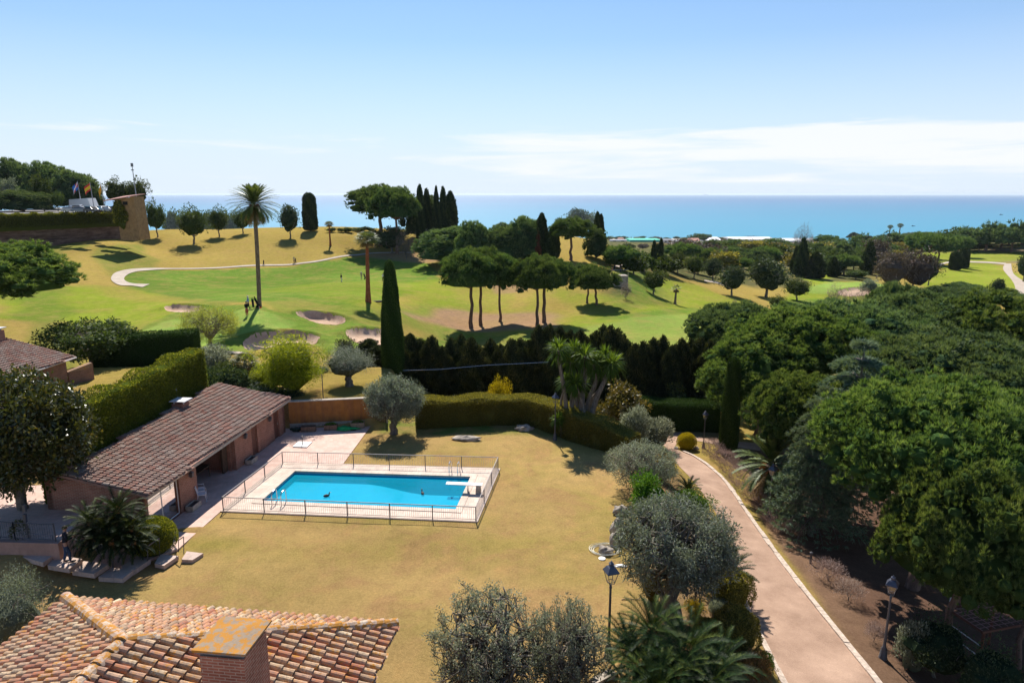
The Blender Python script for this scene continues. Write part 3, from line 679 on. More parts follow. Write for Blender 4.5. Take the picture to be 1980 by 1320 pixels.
def bush_geo(g, c, size, n, ll, lw, seed=0, needles=0, core=.86, up=.4, amp=.1, shell=.12, spread=.6, m=0):
    global rng
    keep = rng; rng = np.random.default_rng(seed)
    d = unit(rng.normal(size=(n, 3))); d[:,2] = np.where(d[:,2] < -.35, -d[:,2], d[:,2])
    ph = rng.random(3)*6; k = 1+amp*np.sin(3*d[:,0]+ph[0])*np.sin(4*d[:,1]+ph[1])+amp*.7*np.sin(9*d[:,0]+ph[2])*np.sin(8*d[:,2])
    C = d*k[:,None]*np.array(size)*(1-shell*rng.random((n, 1)))+np.array(c)
    D = unit(d+np.array([0, 0, up])); r = rng.random(n)
    if needles: g.needles(C, D, ll, lw, needles, .5, r=r, m=m)
    else: g.leaves(C, D, ll, lw, spread, r=r, m=m)
    if core: g.blob(c, tuple(np.array(size)*core*.95), 14, 10, amp*.6, r=.2, seed=seed, m=1)
    rng = keep
def make_bush(seed, size=(1, 1, .9), n=3500, ll=.1, lw=.05, mat=None, name='shrub', bark=None, **k):
    t = thing(name, 'shrub', 'shrub'); g = Geo(); bush_geo(g, (0, 0, size[2]*.75), size, n, ll, lw, seed, **k); obj('foliage', g, mat or L_broad, t)
    b = Geo(); limbset(b, (0, 0, -.3), (0, 0, .15), [(size[0]*.5*math.cos(a), size[1]*.5*math.sin(a), size[2]*.9) for a in (0, 1.6, 3, 4.7)], .04, seed, 5)
    obj('stem', b, bark or BK_grey, t)
    t['W0'] = 2*size[0]; t['H0'] = size[2]*1.72; return t
def branchy(seed, R_=2., Hc=2.6, Hb=.8, r0=.16, n1=6, n2=5, n3=4, lpt=26, ll=.11, lw=.03, mat=None, bark=None, name='olive_tree', leafr=.3, gnarl=.13, core=0, up=.35, multi=1, spread=.8, twist=True, dome=.5):
    """gnarled open tree: three orders of visible limbs, leaves massed at the twig ends"""
    global rng
    keep = rng; rng = np.random.default_rng(seed)
    t = thing(name, 'olive', 'tree'); b = Geo(); g = Geo(); tips = []
    fork0 = np.array([0, 0, Hb]); c = np.array([0, 0, Hb+Hc*.45])
    def limb(p0, p1, ra, rb, n=6, k=6):
        L = np.linalg.norm(p1-p0); q = np.linspace(0, 1, k)[:,None]; w = rng.normal(size=(k, 3))*L*gnarl; w[0] = 0; w[-1] = 0
        pts = p0*(1-q)+p1*q+w; pts[:,2] -= np.sin(q[:,0]*math.pi)*L*.10; b.tube(pts, np.linspace(ra, rb, k), n, rng.random(), 0, cap=False); return pts
    for q in range(multi):
        off = np.array([math.cos(q*2.3), math.sin(q*2.3), 0])*r0*1.5*(multi > 1)
        k = 6; s = np.linspace(0, 1, k)[:,None]; pts = (off+np.array([0, 0, -.4]))*(1-s)+(off*1.6+fork0)*s; pts[1:-1,:2] += rng.normal(size=(k-2, 2))*r0*.35
        b.tube(pts, np.array([1.7, 1.35, 1.1, .95, .95, .85])*r0, 9, rng.random())
        for i in range(n1):
            a = 2*math.pi*(i+q*.5+.5*rng.random())/n1; el = rng.uniform(.35, 1.2)
            e = c+np.array([math.cos(a)*math.cos(el)*R_*.55, math.sin(a)*math.cos(el)*R_*.55, math.sin(el)*Hc*.30-.1*Hc])
            m1 = limb(off*1.6+fork0, e, r0*.55, r0*.28)
            for j in range(n2):
                st = m1[rng.integers(2, 6)]; d = unit(e-c+rng.normal(size=3)*.55*R_+np.array([0, 0, dome*.3])); u = c+d*np.array([R_, R_, Hc*.55])*rng.uniform(.62, .88)
                m2 = limb(st, u, r0*.24, r0*.10, 5)
                for l in range(n3):
                    st = m2[rng.integers(2, 6)]; d = unit(u-c+rng.normal(size=3)*.4*R_+np.array([0, 0, dome*.4])); v = c+d*np.array([R_, R_, Hc*.56])*rng.uniform(.82, 1.03)
                    m3 = limb(st, v, r0*.10, r0*.035, 4); tips += [m3[-1], m3[-2], (m3[-1]+m3[-2])/2, m3[-3]]
    T = np.array(tips); k = len(T)
    if lpt:
        D = unit(rng.normal(size=(k*lpt, 3))+np.array([0, 0, up])); C = np.repeat(T, lpt, 0)+D*leafr*rng.random((k*lpt, 1))**.7
        cr = np.repeat(rng.random(k), lpt)*.45+.55*rng.random(k*lpt)
        g.leaves(C, D, ll, lw, spread, r=cr)
        if core: g.blob(c, (R_*core*.9, R_*core*.9, Hc*.45*core), 14, 9, .15, r=.2, seed=seed, m=1)
        obj('crown', g, mat or L_olive, t)
    obj('trunk', b, bark or BK_grey, t, smooth=True)
    t['W0'] = 2.1*R_; t['H0'] = Hb+Hc*1.0; rng = keep
    return t
def frond(g, base, az_, el, L, droop, nl, ll, lw, vee=.5, m=0, r=.5, rw=.02, mr=None, tip=.25):
    """feather palm leaf: arching midrib with two rows of leaflets"""
    s = np.linspace(0, 1, 7); h = np.array([math.cos(az_), math.sin(az_), 0]); e = el-droop*s**1.5
    dl = L/6; p = [np.array(base, float)]
    for k in range(6): p.append(p[-1]+dl*(h*math.cos(e[k])+np.array([0, 0, math.sin(e[k])])))
    p = np.array(p); g.tube(p, np.linspace(rw, rw*.2, 7), 3, r, m if mr is None else mr, cap=False)
    q = np.linspace(.12, 1, nl); C = np.stack([np.interp(q, s, p[:,k]) for k in range(3)], 1)
    T = unit(np.stack([np.interp(q, s, np.gradient(p[:,k])) for k in range(3)], 1)); side = np.array([-h[1], h[0], 0.]); up = unit(np.cross(T, side)*-1)
    up = np.where(up[:,2:3] < 0, -up, up)
    ln = ll*np.clip(np.minimum(q*3.5+.25, (1.12-q)*2.2+tip), 0, 1)
    V = []; 
    for sg in (-1, 1):
        d = unit(T*.75+side*sg*.85+up*vee*.6+np.array([0, 0, -.12])+rng.normal(size=(nl, 3))*.08)
        w = unit(np.cross(d, up))*lw/2
        V.append(np.stack([C-w, C+w, C+d*ln[:,None]], 1))
    V = np.concatenate(V).reshape(-1, 3)
    g.add(V, np.arange(len(V)).reshape(-1, 3), np.clip(r+.25*rng.normal(size=len(V)//3), 0, 1).repeat(3), m)
def make_date_palm(seed=3, H=17., name='date_palm', nf=110, L=2.6, r0=.28, fuzzy=True):
    t = thing(name, 'palm', 'palm tree'); b = Geo(); z = np.linspace(0, 1, 46)
    rr = r0*(1-.12*z)*(1+.05*(np.arange(46) % 2)); rr[:3] *= [1.6, 1.25, 1.1]
    b.tube(np.stack([.35*np.sin(z*1.6)-.1, z*0, -.5+z*(H+.5)], 1), rr, 12); obj('trunk', b, BK_palm, t)
    top = np.array([.35*math.sin(1.6)-.1, 0, H]); g = Geo(); dgo = Geo()
    for i in range(nf):
        f = i/nf; el = 1.52-f*2.3+rng.normal()*.1; a = i*2.4+rng.normal()*.1
        frond(g, top+np.array([0, 0, .5-f*.7]), a, el, L*(.8+.25*math.sin(f*2.6)), .5+.45*rng.random()+.25*f, 44, .42, .07, r=float(np.clip(.45+.2*rng.normal()-.1*f, 0, 1)), rw=.03)
    obj('crown', g, L_palm, t)
    for i in range(80):
        frond(dgo, top+np.array([0, 0, -.3-.5*rng.random()]), i*2.4, -.55-.6*rng.random(), L*.8, .6, 26, .36, .05, r=.4+.3*rng.random(), rw=.03)
    obj('dry_fronds', dgo, L_palmdry, t)
    s = Geo()
    for i in range(26): s.tube([top+np.array([0, 0, -.1]), top+np.array([math.cos(i*2.4)*.75, math.sin(i*2.4)*.75, .1-.02*i])], [.05, .03], 4)
    obj('fruit_stalks', s, plain('orange_stalks', (.42,.14,.03), .7), t)
    t['W0'] = 1.75*L; t['H0'] = H+L*.86; return t
def fan(g, base, d, pet, Rf, ns=20, m=0, r=.5, fold=.25, sw=.07):
    d = unit(np.array(d, float)); side = unit(np.cross(d, [0, 0, 1.])); nrm = np.cross(side, d)
    c = np.array(base)+d*pet; g.tube([base, c], [.022, .014], 3, r, m, cap=False)
    a = np.linspace(-2.2, 2.2, ns); rd = (np.cos(a)[:,None]*d+np.sin(a)[:,None]*side)
    e = c+rd*Rf*(.8+.25*rng.random((ns, 1)))+np.array([0, 0, -.22*Rf])*np.abs(np.sin(a))[:,None]-np.array([0, 0, .15*Rf])
    mid = c+rd*Rf*.55; w = np.cross(rd, nrm)*sw/2
    V = np.stack([c+rd*0, mid+w, e, mid-w], 1).reshape(-1, 3); g.add(V, np.arange(ns*4).reshape(-1, 4), np.clip(r+.2*rng.normal(size=ns), 0, 1).repeat(4), m)
def make_fan_palm(seed=1, H=10., r0=.26, nf=34, Rf=.85, dry=14, bark=None, name='fan_palm', skirt=False):
    t = thing(name, 'palm', 'palm tree'); b = Geo(); z = np.linspace(0, 1, 14)
    b.tube(np.stack([z*.15, z*0, -.4+z*(H+.4)], 1), r0*(1-.42*z)*np.where(z < .25, 1.35-z*1.4, 1), 10)
    obj('trunk', b, bark or BK_palm, t); g = Geo(); top = np.array([.15, 0, H])
    for i in range(nf):
        f = i/nf; el = 1.35-f*1.9; a = i*2.4; fan(g, top, (math.cos(a)*math.cos(el), math.sin(a)*math.cos(el), math.sin(el)), .75, Rf, 18, r=.5+.2*rng.normal())
    obj('crown', g, L_palm, t)
    if dry:
        q = Geo()
        for i in range(dry*(4 if skirt else 1)):
            a = i*2.4; fan(q, top-np.array([0, 0, .2+(rng.random()*1.5 if skirt else 0)]), (math.cos(a)*.55, math.sin(a)*.55, -.8), .6, Rf*.9, 12, r=.4)
        obj('dry_fronds', q, L_palmdry, t)
    t['W0'] = 3.; t['H0'] = H+1.2; return t
def make_sago(seed, heads, name='sago_palm', L=1.35, nf=46):
    """heads: list of (x, y, z, size)"""
    t = thing(name, 'sago', 'cycad'); g = Geo(); b = Geo(); q = Geo()
    for (x, y, z, s) in heads:
        b.tube([[x*.6, y*.6, -.2], [x, y, z]], [.19*s, .16*s], 8)
        for i in range(nf):
            f = i/nf; el = 1.25-f*1.75+rng.normal()*.06; frond(g, (x, y, z), i*2.4, el, L*s*(.85+.2*rng.random()), .85+.3*rng.random(), 50, .20*s, .017, vee=.7, r=float(np.clip(.35+.25*rng.normal()+.15*(f < .3), 0, 1)), rw=.014)
        q.blob((x, y, z+.10*s), (.16*s, .16*s, .17*s), 10, 7, .15)
    obj('fronds', g, L_sago, t); obj('stem', b, BK_palm, t); obj('cone', q, plain('sago_cone', (.40,.20,.08), .9, .3), t)
    t['W0'] = 2*L; t['H0'] = 1.9; return t
def make_yucca(heads, trunks, name='yucca_tree'):
    t = thing(name, 'yucca', 'tree'); g = Geo(); b = Geo()
    for pts, r in trunks:
        p = smooth_poly(np.array(pts, float)[:, :3], 4, False); b.tube(p, np.linspace(r, r*.5, len(p))*(1+np.concatenate([[.9,.5,.25,.1],np.zeros(len(p)-4)])), 9, rng.random())
    for (x, y, z, s) in heads:
        n = 190; d = unit(rng.normal(size=(n, 3))+np.array([0, 0, .25])); c = np.array([x, y, z])
        L = s*(.75+.4*rng.random((n, 1))); w = unit(np.cross(d, rng.normal(size=(n, 3))*.3+np.array([0, 0, 1])))*.045
        mid = c+d*L*.55+np.array([0, 0, .04]); e = c+d*L; e[:,2] -= .26*L[:,0]*np.hypot(d[:,0], d[:,1])
        V = np.stack([c+d*.05, mid+w, e, mid-w], 1).reshape(-1, 3); g.add(V, np.arange(n*4).reshape(-1, 4), np.repeat(np.clip(.25+.6*(d[:,2] > .1)*rng.random(n)+.2*rng.random(n), 0, 1), 4))
    obj('leaf_rosettes', g, L_yucca, t); obj('trunk', b, BK_grey, t, smooth=True); return t
def make_cedar(seed, R_=4., H=8., tiers=8, name='cedar_tree', Hb=1.5):
    global rng
    keep = rng; rng = np.random.default_rng(seed); t = thing(name, 'cedar', 'tree'); g = Geo(); b = Geo()
    b.tube([[0, 0, -.4], [0, 0, H*.5], [.1, 0, H*.97]], [.24, .15, .03], 9)
    for k in range(tiers):
        f = k/(tiers-1); z = Hb+(H-Hb)*f**.9; rr = R_*(1-f)**.75+.5; nb = 9
        for i in range(nb):
            a = 2*math.pi*(i+rng.random()*.7)/nb+k; L = rr*(.65+.45*rng.random()); m = 9; s = np.linspace(0, 1, m)
            p = np.stack([s*L*math.cos(a), s*L*math.sin(a), z+.12*L*np.sin(s*2.2)-.26*L*s**2], 1); b.tube(p, np.linspace(.06, .012, m), 4, cap=False)
            for s_, q in zip(s[2:], p[2:]):
                w = L*.30*(1.05-.6*s_); sd = np.array([-math.sin(a), math.cos(a), 0])
                n = 15; o_ = rng.uniform(-1, 1, n); C = q+sd*(o_*w)[:,None]+np.array([math.cos(a), math.sin(a), 0])*(rng.random(n)*L*.10)[:,None]+np.array([0, 0, -.09])*(np.abs(o_)*w)[:,None]
                D = unit(sd*np.sign(o_)[:,None]*.6+np.array([math.cos(a), math.sin(a), -.18])); g.needles(C, D, .32, .05, 4, .35, r=np.clip(.4+.25*rng.normal(size=n), 0, 1))
    obj('crown', g, L_cedar, t); obj('trunk', b, BK_grey, t); t['W0'] = 2*R_+1; t['H0'] = H; rng = keep; return t
def hedge(name, label, line, w, h0, h1=None, mat=None, n=9000, ll=.1, lw=.05, zoff=0., lump=.08, base=None, cat='hedge', group=None, up=.8, solid=True):
    """clipped hedge along a ground line; leaves all over a slightly uneven body"""
    line = smooth_poly(np.array(line, float)[:, :2], 8, False); k = len(line); h1 = h0 if h1 is None else h1
    s = np.concatenate([[0], np.cumsum(np.hypot(*np.diff(line, axis=0).T))]); S_ = s[-1]
    T = unit(np.gradient(line, axis=0)); N = np.stack([-T[:,1], T[:,0]], 1)
    gz = gz_grid(line[:,0], line[:,1]) if base is None else np.full(k, base)
    hh = np.array([np.interp(q/S_, np.linspace(0, 1, len(h0)), h0) for q in s]) if isinstance(h0, (list, tuple)) else np.linspace(h0, h1, k)
    prof = [(-.5, -.3), (-.52, .5), (-.47, .93), (-.3, 1.0), (0, 1.02), (.3, 1.0), (.47, .93), (.52, .5), (.5, -.3)]
    V = np.array([[line[i,0]+N[i,0]*a*w*.94, line[i,1]+N[i,1]*a*w*.94, gz[i]+zoff+hh[i]*b*.97] for i in range(k) for a, b in prof])
    V += rng.normal(size=V.shape)*lump*.3
    g = Geo(); m = len(prof); i = np.arange(k-1)[:,None]*m; j = np.arange(m-1)[None]
    if solid:
        g.add(V, np.stack([i+j, i+j+1, i+m+j+1, i+m+j], -1).reshape(-1, 4), .2, 1)
        g.F.append((np.arange(m))[None]); g.M.append(1); g.F.append((np.arange(m)+(k-1)*m)[None]); g.M.append(1)
    q = rng.random(n)*S_; u = rng.random(n); hm = np.mean(hh); top = w/(w+2*hm); side = rng.random(n)
    a = np.where(side < top, rng.uniform(-.5, .5, n), np.where(side < top+(1-top)*.62, -.5, .5)); zf = np.where(side < top, 1.0, u)
    end = rng.random(n) < w/(S_+w)*.8; q = np.where(end, np.where(rng.random(n) < .5, 0, S_), q); a = np.where(end, rng.uniform(-.5, .5, n), a); zf = np.where(end, u, zf)
    if line[0,0] > line[-1,0]: pass
    X = np.interp(q, s, line[:,0]); Y = np.interp(q, s, line[:,1]); nx = np.interp(q, s, N[:,0]); ny = np.interp(q, s, N[:,1]); z0 = np.interp(q, s, gz); H_ = np.interp(q, s, hh)
    lf = (1 if solid else rng.random(n)**.4)+lump*np.sin(q*2.1)*np.sin(zf*5+q)+lump*.6*rng.normal(size=n)*.5
    C = np.stack([X+nx*a*w*lf, Y+ny*a*w*lf, z0+zoff+zf*H_*(1+lump*.4*np.sin(q*1.7)*(zf > .99))], 1)
    D = np.stack([nx*a*2*(side >= top), ny*a*2*(side >= top), np.full(n, up)], 1)+rng.normal(size=(n, 3))*.2
    g.leaves(C, D, ll, lw, .5, r=rng.random(n)*.6+.4*np.clip(zf**3, 0, 1)*rng.random(n)+.0)
    return tag(obj(name, g, mat or L_hedge), label, cat, group)

# ---- placing: (column, base row, top row, width in px) read off the photo -> real size at its real distance
def place(src, label, u, vb, vt, wpx, rz=None, Y=None, group=None, first=False, hs=1.0):
    p = G(u, vb) if Y is None else None
    if p is None:
        d = ray(u, (vb+vt)/2); x = d[0]/d[1]*Y; p = np.array([x, Y, float(gz_grid(x, Y))])
    else: p[2] = float(gz_grid(p[0], p[1]))
    top = DY(u, vt, p[1]); H = max(top[2]-p[2], .3)*hs
    dep = p[1]*math.cos(PITCH)+(CAMZ-(p[2]+H/2))*math.sin(PITCH); Wd = wpx*dep/FPX
    sx = Wd/src['W0']; sc = (sx, sx, H/src['H0'])
    rz = random.random()*6.28 if rz is None else rz
    if not src.get('used'):
        src['used'] = 1; src.location = [float(a) for a in p]; src.rotation_euler = (0, 0, rz); src.scale = sc
        src['label'] = label
        if group: src['group'] = group
        return src
    return dup(src, label, p, rz, sc, group)
def done(*src):
    for s_ in src:
        for k in ('W0', 'H0', 'used'):
            pass
random.seed(5)
# ================================================================ BUILT THINGS
def wallmat(name, c1, c2, mortar, scale=1.0, bw=.26, bh=.075, ms=.012, bumpd=.01):
    m, nt = newmat(name); t = NT(nt); ge = t.n('ShaderNodeNewGeometry')
    T = t.n('ShaderNodeVectorMath', operation='CROSS_PRODUCT'); t.l(ge.outputs['True Normal'], T.inputs[0]); T.inputs[1].default_value = (0, 0, 1)
    u = t.vmath('DOT_PRODUCT', ge.outputs['Position'], T.outputs[0]); sp = t.n('ShaderNodeSeparateXYZ'); t.l(ge.outputs['Position'], sp.inputs[0])
    cb = t.n('ShaderNodeCombineXYZ'); t.l(u, cb.inputs[0]); t.l(sp.outputs['Z'], cb.inputs[1])
    br = t.n('ShaderNodeTexBrick'); br.inputs['Scale'].default_value = scale; br.inputs['Brick Width'].default_value = bw; br.inputs['Row Height'].default_value = bh
    br.inputs['Mortar Size'].default_value = ms; br.inputs['Color1'].default_value = (*c1, 1); br.inputs['Color2'].default_value = (*c2, 1); br.inputs['Mortar'].default_value = (*mortar, 1); br.inputs['Bias'].default_value = 0
    t.l(cb.outputs[0], br.inputs['Vector']); nz = t.noise(1.3, 5, .65)
    c = t.mix(1.0, br.outputs['Color'], t.ramp(nz, [(.3, .72), (.72, 1.2)]), 'MULTIPLY')
    t.out(t.pbr(c, .9, t.bump(br.outputs['Fac'], -bumpd, .5), .15).outputs[0]); return m
M_brick = wallmat('old_brick', (.36,.145,.095), (.27,.10,.065), (.40,.28,.21))
M_brickd = wallmat('dark_brick', (.27,.12,.08), (.20,.09,.06), (.30,.22,.17))
def rendermat(name, c, stain, s=1.0):
    m, nt = newmat(name); t = NT(nt); mp = t.n('ShaderNodeMapping'); mp.inputs['Scale'].default_value = (3, 3, .35); t.l(t.pos(), mp.inputs[0])
    n1 = t.noise(.9, 5, .7, vec=mp.outputs[0]); n2 = t.noise(2.5, 4, .6)
    col = t.mix(t.ramp(n1, [(.38, 0.0), (.70, .75)]), c, stain); col = t.mix(1.0, col, t.ramp(n2, [(.3, .85), (.7, 1.12)]), 'MULTIPLY')
    t.out(t.pbr(col, .92, t.bump(n2, .01), .12).outputs[0]); return m
M_ochre = rendermat('ochre_render', (.40,.17,.045), (.19,.095,.055))
M_pink = rendermat('pink_render', (.42,.27,.22), (.33,.21,.17))
def pavemat(name, c1, c2, mort, w=.3, h=.3, rot=-6.3, off=.5):
    m, nt = newmat(name); t = NT(nt); mp = t.n('ShaderNodeMapping'); mp.inputs['Rotation'].default_value = (0, 0, rad(-rot)); t.l(t.pos(), mp.inputs[0])
    br = t.n('ShaderNodeTexBrick'); br.inputs['Scale'].default_value = 1; br.inputs['Brick Width'].default_value = w; br.inputs['Row Height'].default_value = h; br.offset = off
    br.inputs['Mortar Size'].default_value = .012; br.inputs['Color1'].default_value = (*c1, 1); br.inputs['Color2'].default_value = (*c2, 1); br.inputs['Mortar'].default_value = (*mort, 1)
    t.l(mp.outputs[0], br.inputs['Vector']); nz = t.noise(.9, 6, .65); n2 = t.noise(8, 4, .7)
    c = t.mix(1.0, br.outputs['Color'], t.ramp(nz, [(.3, .82), (.7, 1.12)]), 'MULTIPLY'); c = t.mix(1.0, c, t.ramp(n2, [(.3, .9), (.7, 1.07)]), 'MULTIPLY')
    t.out(t.pbr(c, .8, t.bump(br.outputs['Fac'], -.006, .4), .25).outputs[0]); return m
M_terra = pavemat('terracotta_paving', (.66,.46,.38), (.60,.39,.31), (.50,.38,.31))
M_coping = pavemat('pale_coping', (.66,.52,.42), (.58,.45,.36), (.46,.37,.30), .45, .45)
M_step = pavemat('step_slabs', (.56,.42,.35), (.50,.37,.30), (.42,.32,.26), .5, .5)
def tilemat(name, cols, lichen=.35, grey=.4):
    m, nt = newmat(name); t = NT(nt); n = len(cols); pts = [(i/(n-1)*.98+.01, c) for i, c in enumerate(cols)]
    c = t.ramp(t.attr('rnd'), pts, 'CONSTANT' if False else 'LINEAR'); n1 = t.noise(5.5, 6, .72); n2 = t.noise(14, 5, .75); n3 = t.noise(.8, 4, .6)
    c = t.mix(t.ramp(n2, [(.47, 0.0), (.60, grey)]), c, (.20, .16, .13)); c = t.mix(t.ramp(t.noise(2.2, 5, .7), [(.48, 0.0), (.70, .5)]), c, (.16, .12, .10))
    k_ = .06 if lichen > 1.2 else 0; lf = t.math('MULTIPLY', t.ramp(n1, [(.52-k_, 0.0), (.58-k_, 1.0)]), t.ramp(n3, [(.40-2*k_, 0.0), (.56-3*k_, min(1.0, lichen))]))
    c = t.mix(lf, c, (.42, .19, .035)); c = t.mix(1.0, c, t.ramp(n3, [(.3, .86), (.7, 1.12)]), 'MULTIPLY')
    t.out(t.pbr(c, .88, t.bump(n2, .006, .5), .15).outputs[0]); return m
M_tileA = tilemat('aged_barrel_tiles', [(.38,.13,.07), (.48,.22,.12), (.55,.36,.21), (.34,.21,.13), (.62,.47,.30), (.42,.17,.10), (.54,.34,.22)], 1.0, .7)
M_tileB = tilemat('weathered_barrel_tiles', [(.33,.15,.11), (.38,.20,.15), (.36,.25,.20), (.30,.20,.16), (.44,.34,.28), (.33,.16,.12)], .10, .85)
M_chcap = tilemat('lichen_slab_top', [(.27,.20,.14),(.33,.25,.17)], 1.6, .35)
M_ridge = tilemat('ridge_tiles', [(.55,.42,.30), (.50,.34,.24), (.58,.47,.36), (.46,.28,.2)], 1.6, .55)
M_wood = plain('dark_timber', (.085,.050,.030), .7, .3, 9)
M_woodr = plain('reddish_door_wood', (.14,.055,.035), .6, .3, 8)
M_iron = plain('painted_iron', (.075,.075,.085), .5, .15, 20, .5)
M_fence = plain('weathered_rail_metal', (.36,.31,.28), .6, .2, 8, .4)
M_white = plain('white_paint', (.75,.74,.71), .5, .06, 6)
M_steel = plain('polished_steel', (.62,.62,.62), .25, .05, 5, .5, .9)
M_stone2 = plain('grey_boulder', (.34,.29,.24), .95, .45, 2.5, .15, bump=.06)
M_stonew = plain('carved_stone', (.42,.36,.29), .9, .25, 6, .15, bump=.02)
M_black = plain('black_void', (.012,.011,.010), .9, .1, 3)
M_lead = plain('lead_flashing', (.16,.17,.19), .5, .2, 5)
M_lichslab = (lambda: (lambda m_t: m_t)(tilemat('lichen_slab', [(.30,.25,.20),(.36,.30,.24)], 1.3, .5)))()
def glassmat():
    m, nt = newmat('window_glass'); t = NT(nt); gl = t.n('ShaderNodeBsdfGlossy'); gl.inputs['Roughness'].default_value = .02; tr = t.n('ShaderNodeBsdfTransparent'); tr.inputs[0].default_value = (.45,.48,.46,1)
    fr = t.n('ShaderNodeFresnel'); fr.inputs[0].default_value = 1.6; mx = t.n('ShaderNodeMixShader'); t.l(t.math('ADD', fr.outputs[0], .18), mx.inputs[0]); t.l(tr.outputs[0], mx.inputs[1]); t.l(gl.outputs[0], mx.inputs[2]); t.out(mx.outputs[0]); return m
M_glass = glassmat()
def tiled(poly, up, pitch=.23, course=.38, rad_=.085, g=None, lift=.02, seg=5, seed=1, jitter=.012, steep_from=None):
    """barrel tiles over a planar roof polygon; up = direction of the slope (3-D, towards the ridge)"""
    rg = np.random.default_rng(seed); g = g or Geo(); P0 = np.array(poly[0], float); n = unit(np.cross(np.array(poly[1])-P0, np.array(poly[2])-P0)); 
    if n[2] < 0: n = -n
    v = np.array(up, float); v = unit(v-n*(v@n)); u = np.cross(v, n)
    uv = np.array([[(np.array(p)-P0)@u, (np.array(p)-P0)@v] for p in poly]); u0, v0 = uv.min(0); u1, v1 = uv.max(0)
    I, J = np.meshgrid(np.arange(u0+pitch/2, u1, pitch), np.arange(v0-course*.1, v1, course), indexing='ij'); cu = I.ravel(); cv = J.ravel()
    ins = inpoly(cu, cv+course*.5, uv); cu = cu[ins]; cv = cv[ins]; k = len(cu); rr = rg.random(k)
    th = np.linspace(0, math.pi, seg+1); cu = cu+rg.normal(size=k)*jitter; cv = cv+rg.normal(size=k)*jitter*1.5
    L = course*1.16; out_ = []
    for (s, q, w, h) in ((0, rad_*1.12, 1.0, .045), (1, rad_*.88, 1.0, .0)):
        a = cu[:,None]+q*np.cos(th)[None]; hgt = lift+h+q*1.0*np.sin(th)[None]*np.ones((k, 1)); b = (cv+s*L)[:,None]*np.ones((1, seg+1))
        out_.append(P0+a[...,None]*u+b[...,None]*v+hgt[...,None]*n)
    A = np.stack(out_, 1)                                   # k,2,seg+1,3
    low = A[:,0].copy(); lowin = low-n*.018
    V = np.concatenate([A, lowin[:,None]], 1).reshape(-1, 3); m = seg+1; base = np.arange(k)[:,None,None]*3*m; j = np.arange(seg)[None,None]
    F1 = np.stack([base+j, base+j+1, base+m+j+1, base+m+j], -1).reshape(-1, 4); F2 = np.stack([base+2*m+j, base+2*m+j+1, base+j+1, base+j], -1).reshape(-1, 4)
    g.add(V, np.concatenate([F1, F2]), np.repeat(rr, 3*m))
    # open channel tiles below, stepped course by course
    cu2 = cu+pitch/2; b0 = cv-course*.12
    for q, zz in ((0, .03), (1, .004)): pass
    Q = np.stack([P0+(cu2-pitch/2+0)[:,None]*u+b0[:,None]*v+n*.028, P0+(cu2+pitch/2)[:,None]*u+b0[:,None]*v+n*.028, P0+(cu2+pitch/2)[:,None]*u+(b0+course*1.05)[:,None]*v+n*.006, P0+(cu2-pitch/2)[:,None]*u+(b0+course*1.05)[:,None]*v+n*.006], 1)
    g.add(Q.reshape(-1, 3), np.arange(k*4).reshape(-1, 4), np.repeat(rg.random(k)*.5, 4))
    return g, n, u, v
def slab(g, poly, n, th, r=.2, m=0, lift=0):
    P_ = np.array(poly, float)+n*lift; k = len(P_); V = np.concatenate([P_-n*th, P_]); g.add(V, [[*range(k)][::-1]], r, m); g.F.append(np.array([[*range(k, 2*k)]])+g.n-2*k); g.M.append(m)
    for i in range(k): g.F.append(np.array([[i, (i+1) % k, (i+1) % k+k, i+k]])+g.n-2*k); g.M.append(m)
def ridge_tiles(g, a, b, r=.13, L=.42, seed=0):
    a = np.array(a, float); b = np.array(b, float); D = np.linalg.norm(b-a); d = (b-a)/D; s = unit(np.cross(d, [0, 0, 1.])); up = np.cross(s, d); k = int(D/L)+1; rg = np.random.default_rng(seed); th = np.linspace(-.25, math.pi+.25, 8)
    for i in range(k):
        c0 = a+d*(i*L); c1 = a+d*min(i*L+L*1.12, D+.05); V = []
        for c, q, h in ((c0, r*1.1, .02), (c1, r*.9, .0)):
            for t_ in th: V.append(c+s*q*math.cos(t_)+up*(q*math.sin(t_)*.95+h))
        V = np.array(V)+rg.normal(size=3)*.006; m = len(th); g.add(V, [[j, j+1, m+j+1, m+j] for j in range(m-1)], rg.random())
        g.add(np.concatenate([V[:m], [c0-up*.02]]), [[j, j+1, m] for j in range(m-1)], rg.random())
def quadwall(g, a, b, z0, z1, th=.25, openings=(), z1b=None, m=0, r=.5):
    """wall from a to b (plan points), thickness to the left of a->b; openings = [(s0, s1, zlo, zhi)] in metres along it"""
    a = np.array(a, float)[:2]; b = np.array(b, float)[:2]; L = np.linalg.norm(b-a); e = (b-a)/L; n = np.array([-e[1], e[0]])*th; z1b = z1 if z1b is None else z1b
    top = lambda s: z1+(z1b-z1)*s/L
    def blk(s0, s1, lo, hi0, hi1):
        if s1-s0 < .01: return
        c = [a+e*s0, a+e*s1, a+e*s1+n, a+e*s0+n]
        g.hexa([[*p, lo] for p in c], [[*c[0], hi0], [*c[1], hi1], [*c[2], hi1], [*c[3], hi0]], r, m)
    s = 0
    for (s0, s1, lo, hi) in sorted(openings):
        blk(s, s0, z0, top(s), top(s0))
        if lo > z0+.01: blk(s0, s1, z0, lo, lo)
        if top(s0)-hi > .01: blk(s0, s1, hi, top(s0), top(s1))
        s = s1
    blk(s, L, z0, top(s), top(L)); return e, n/th
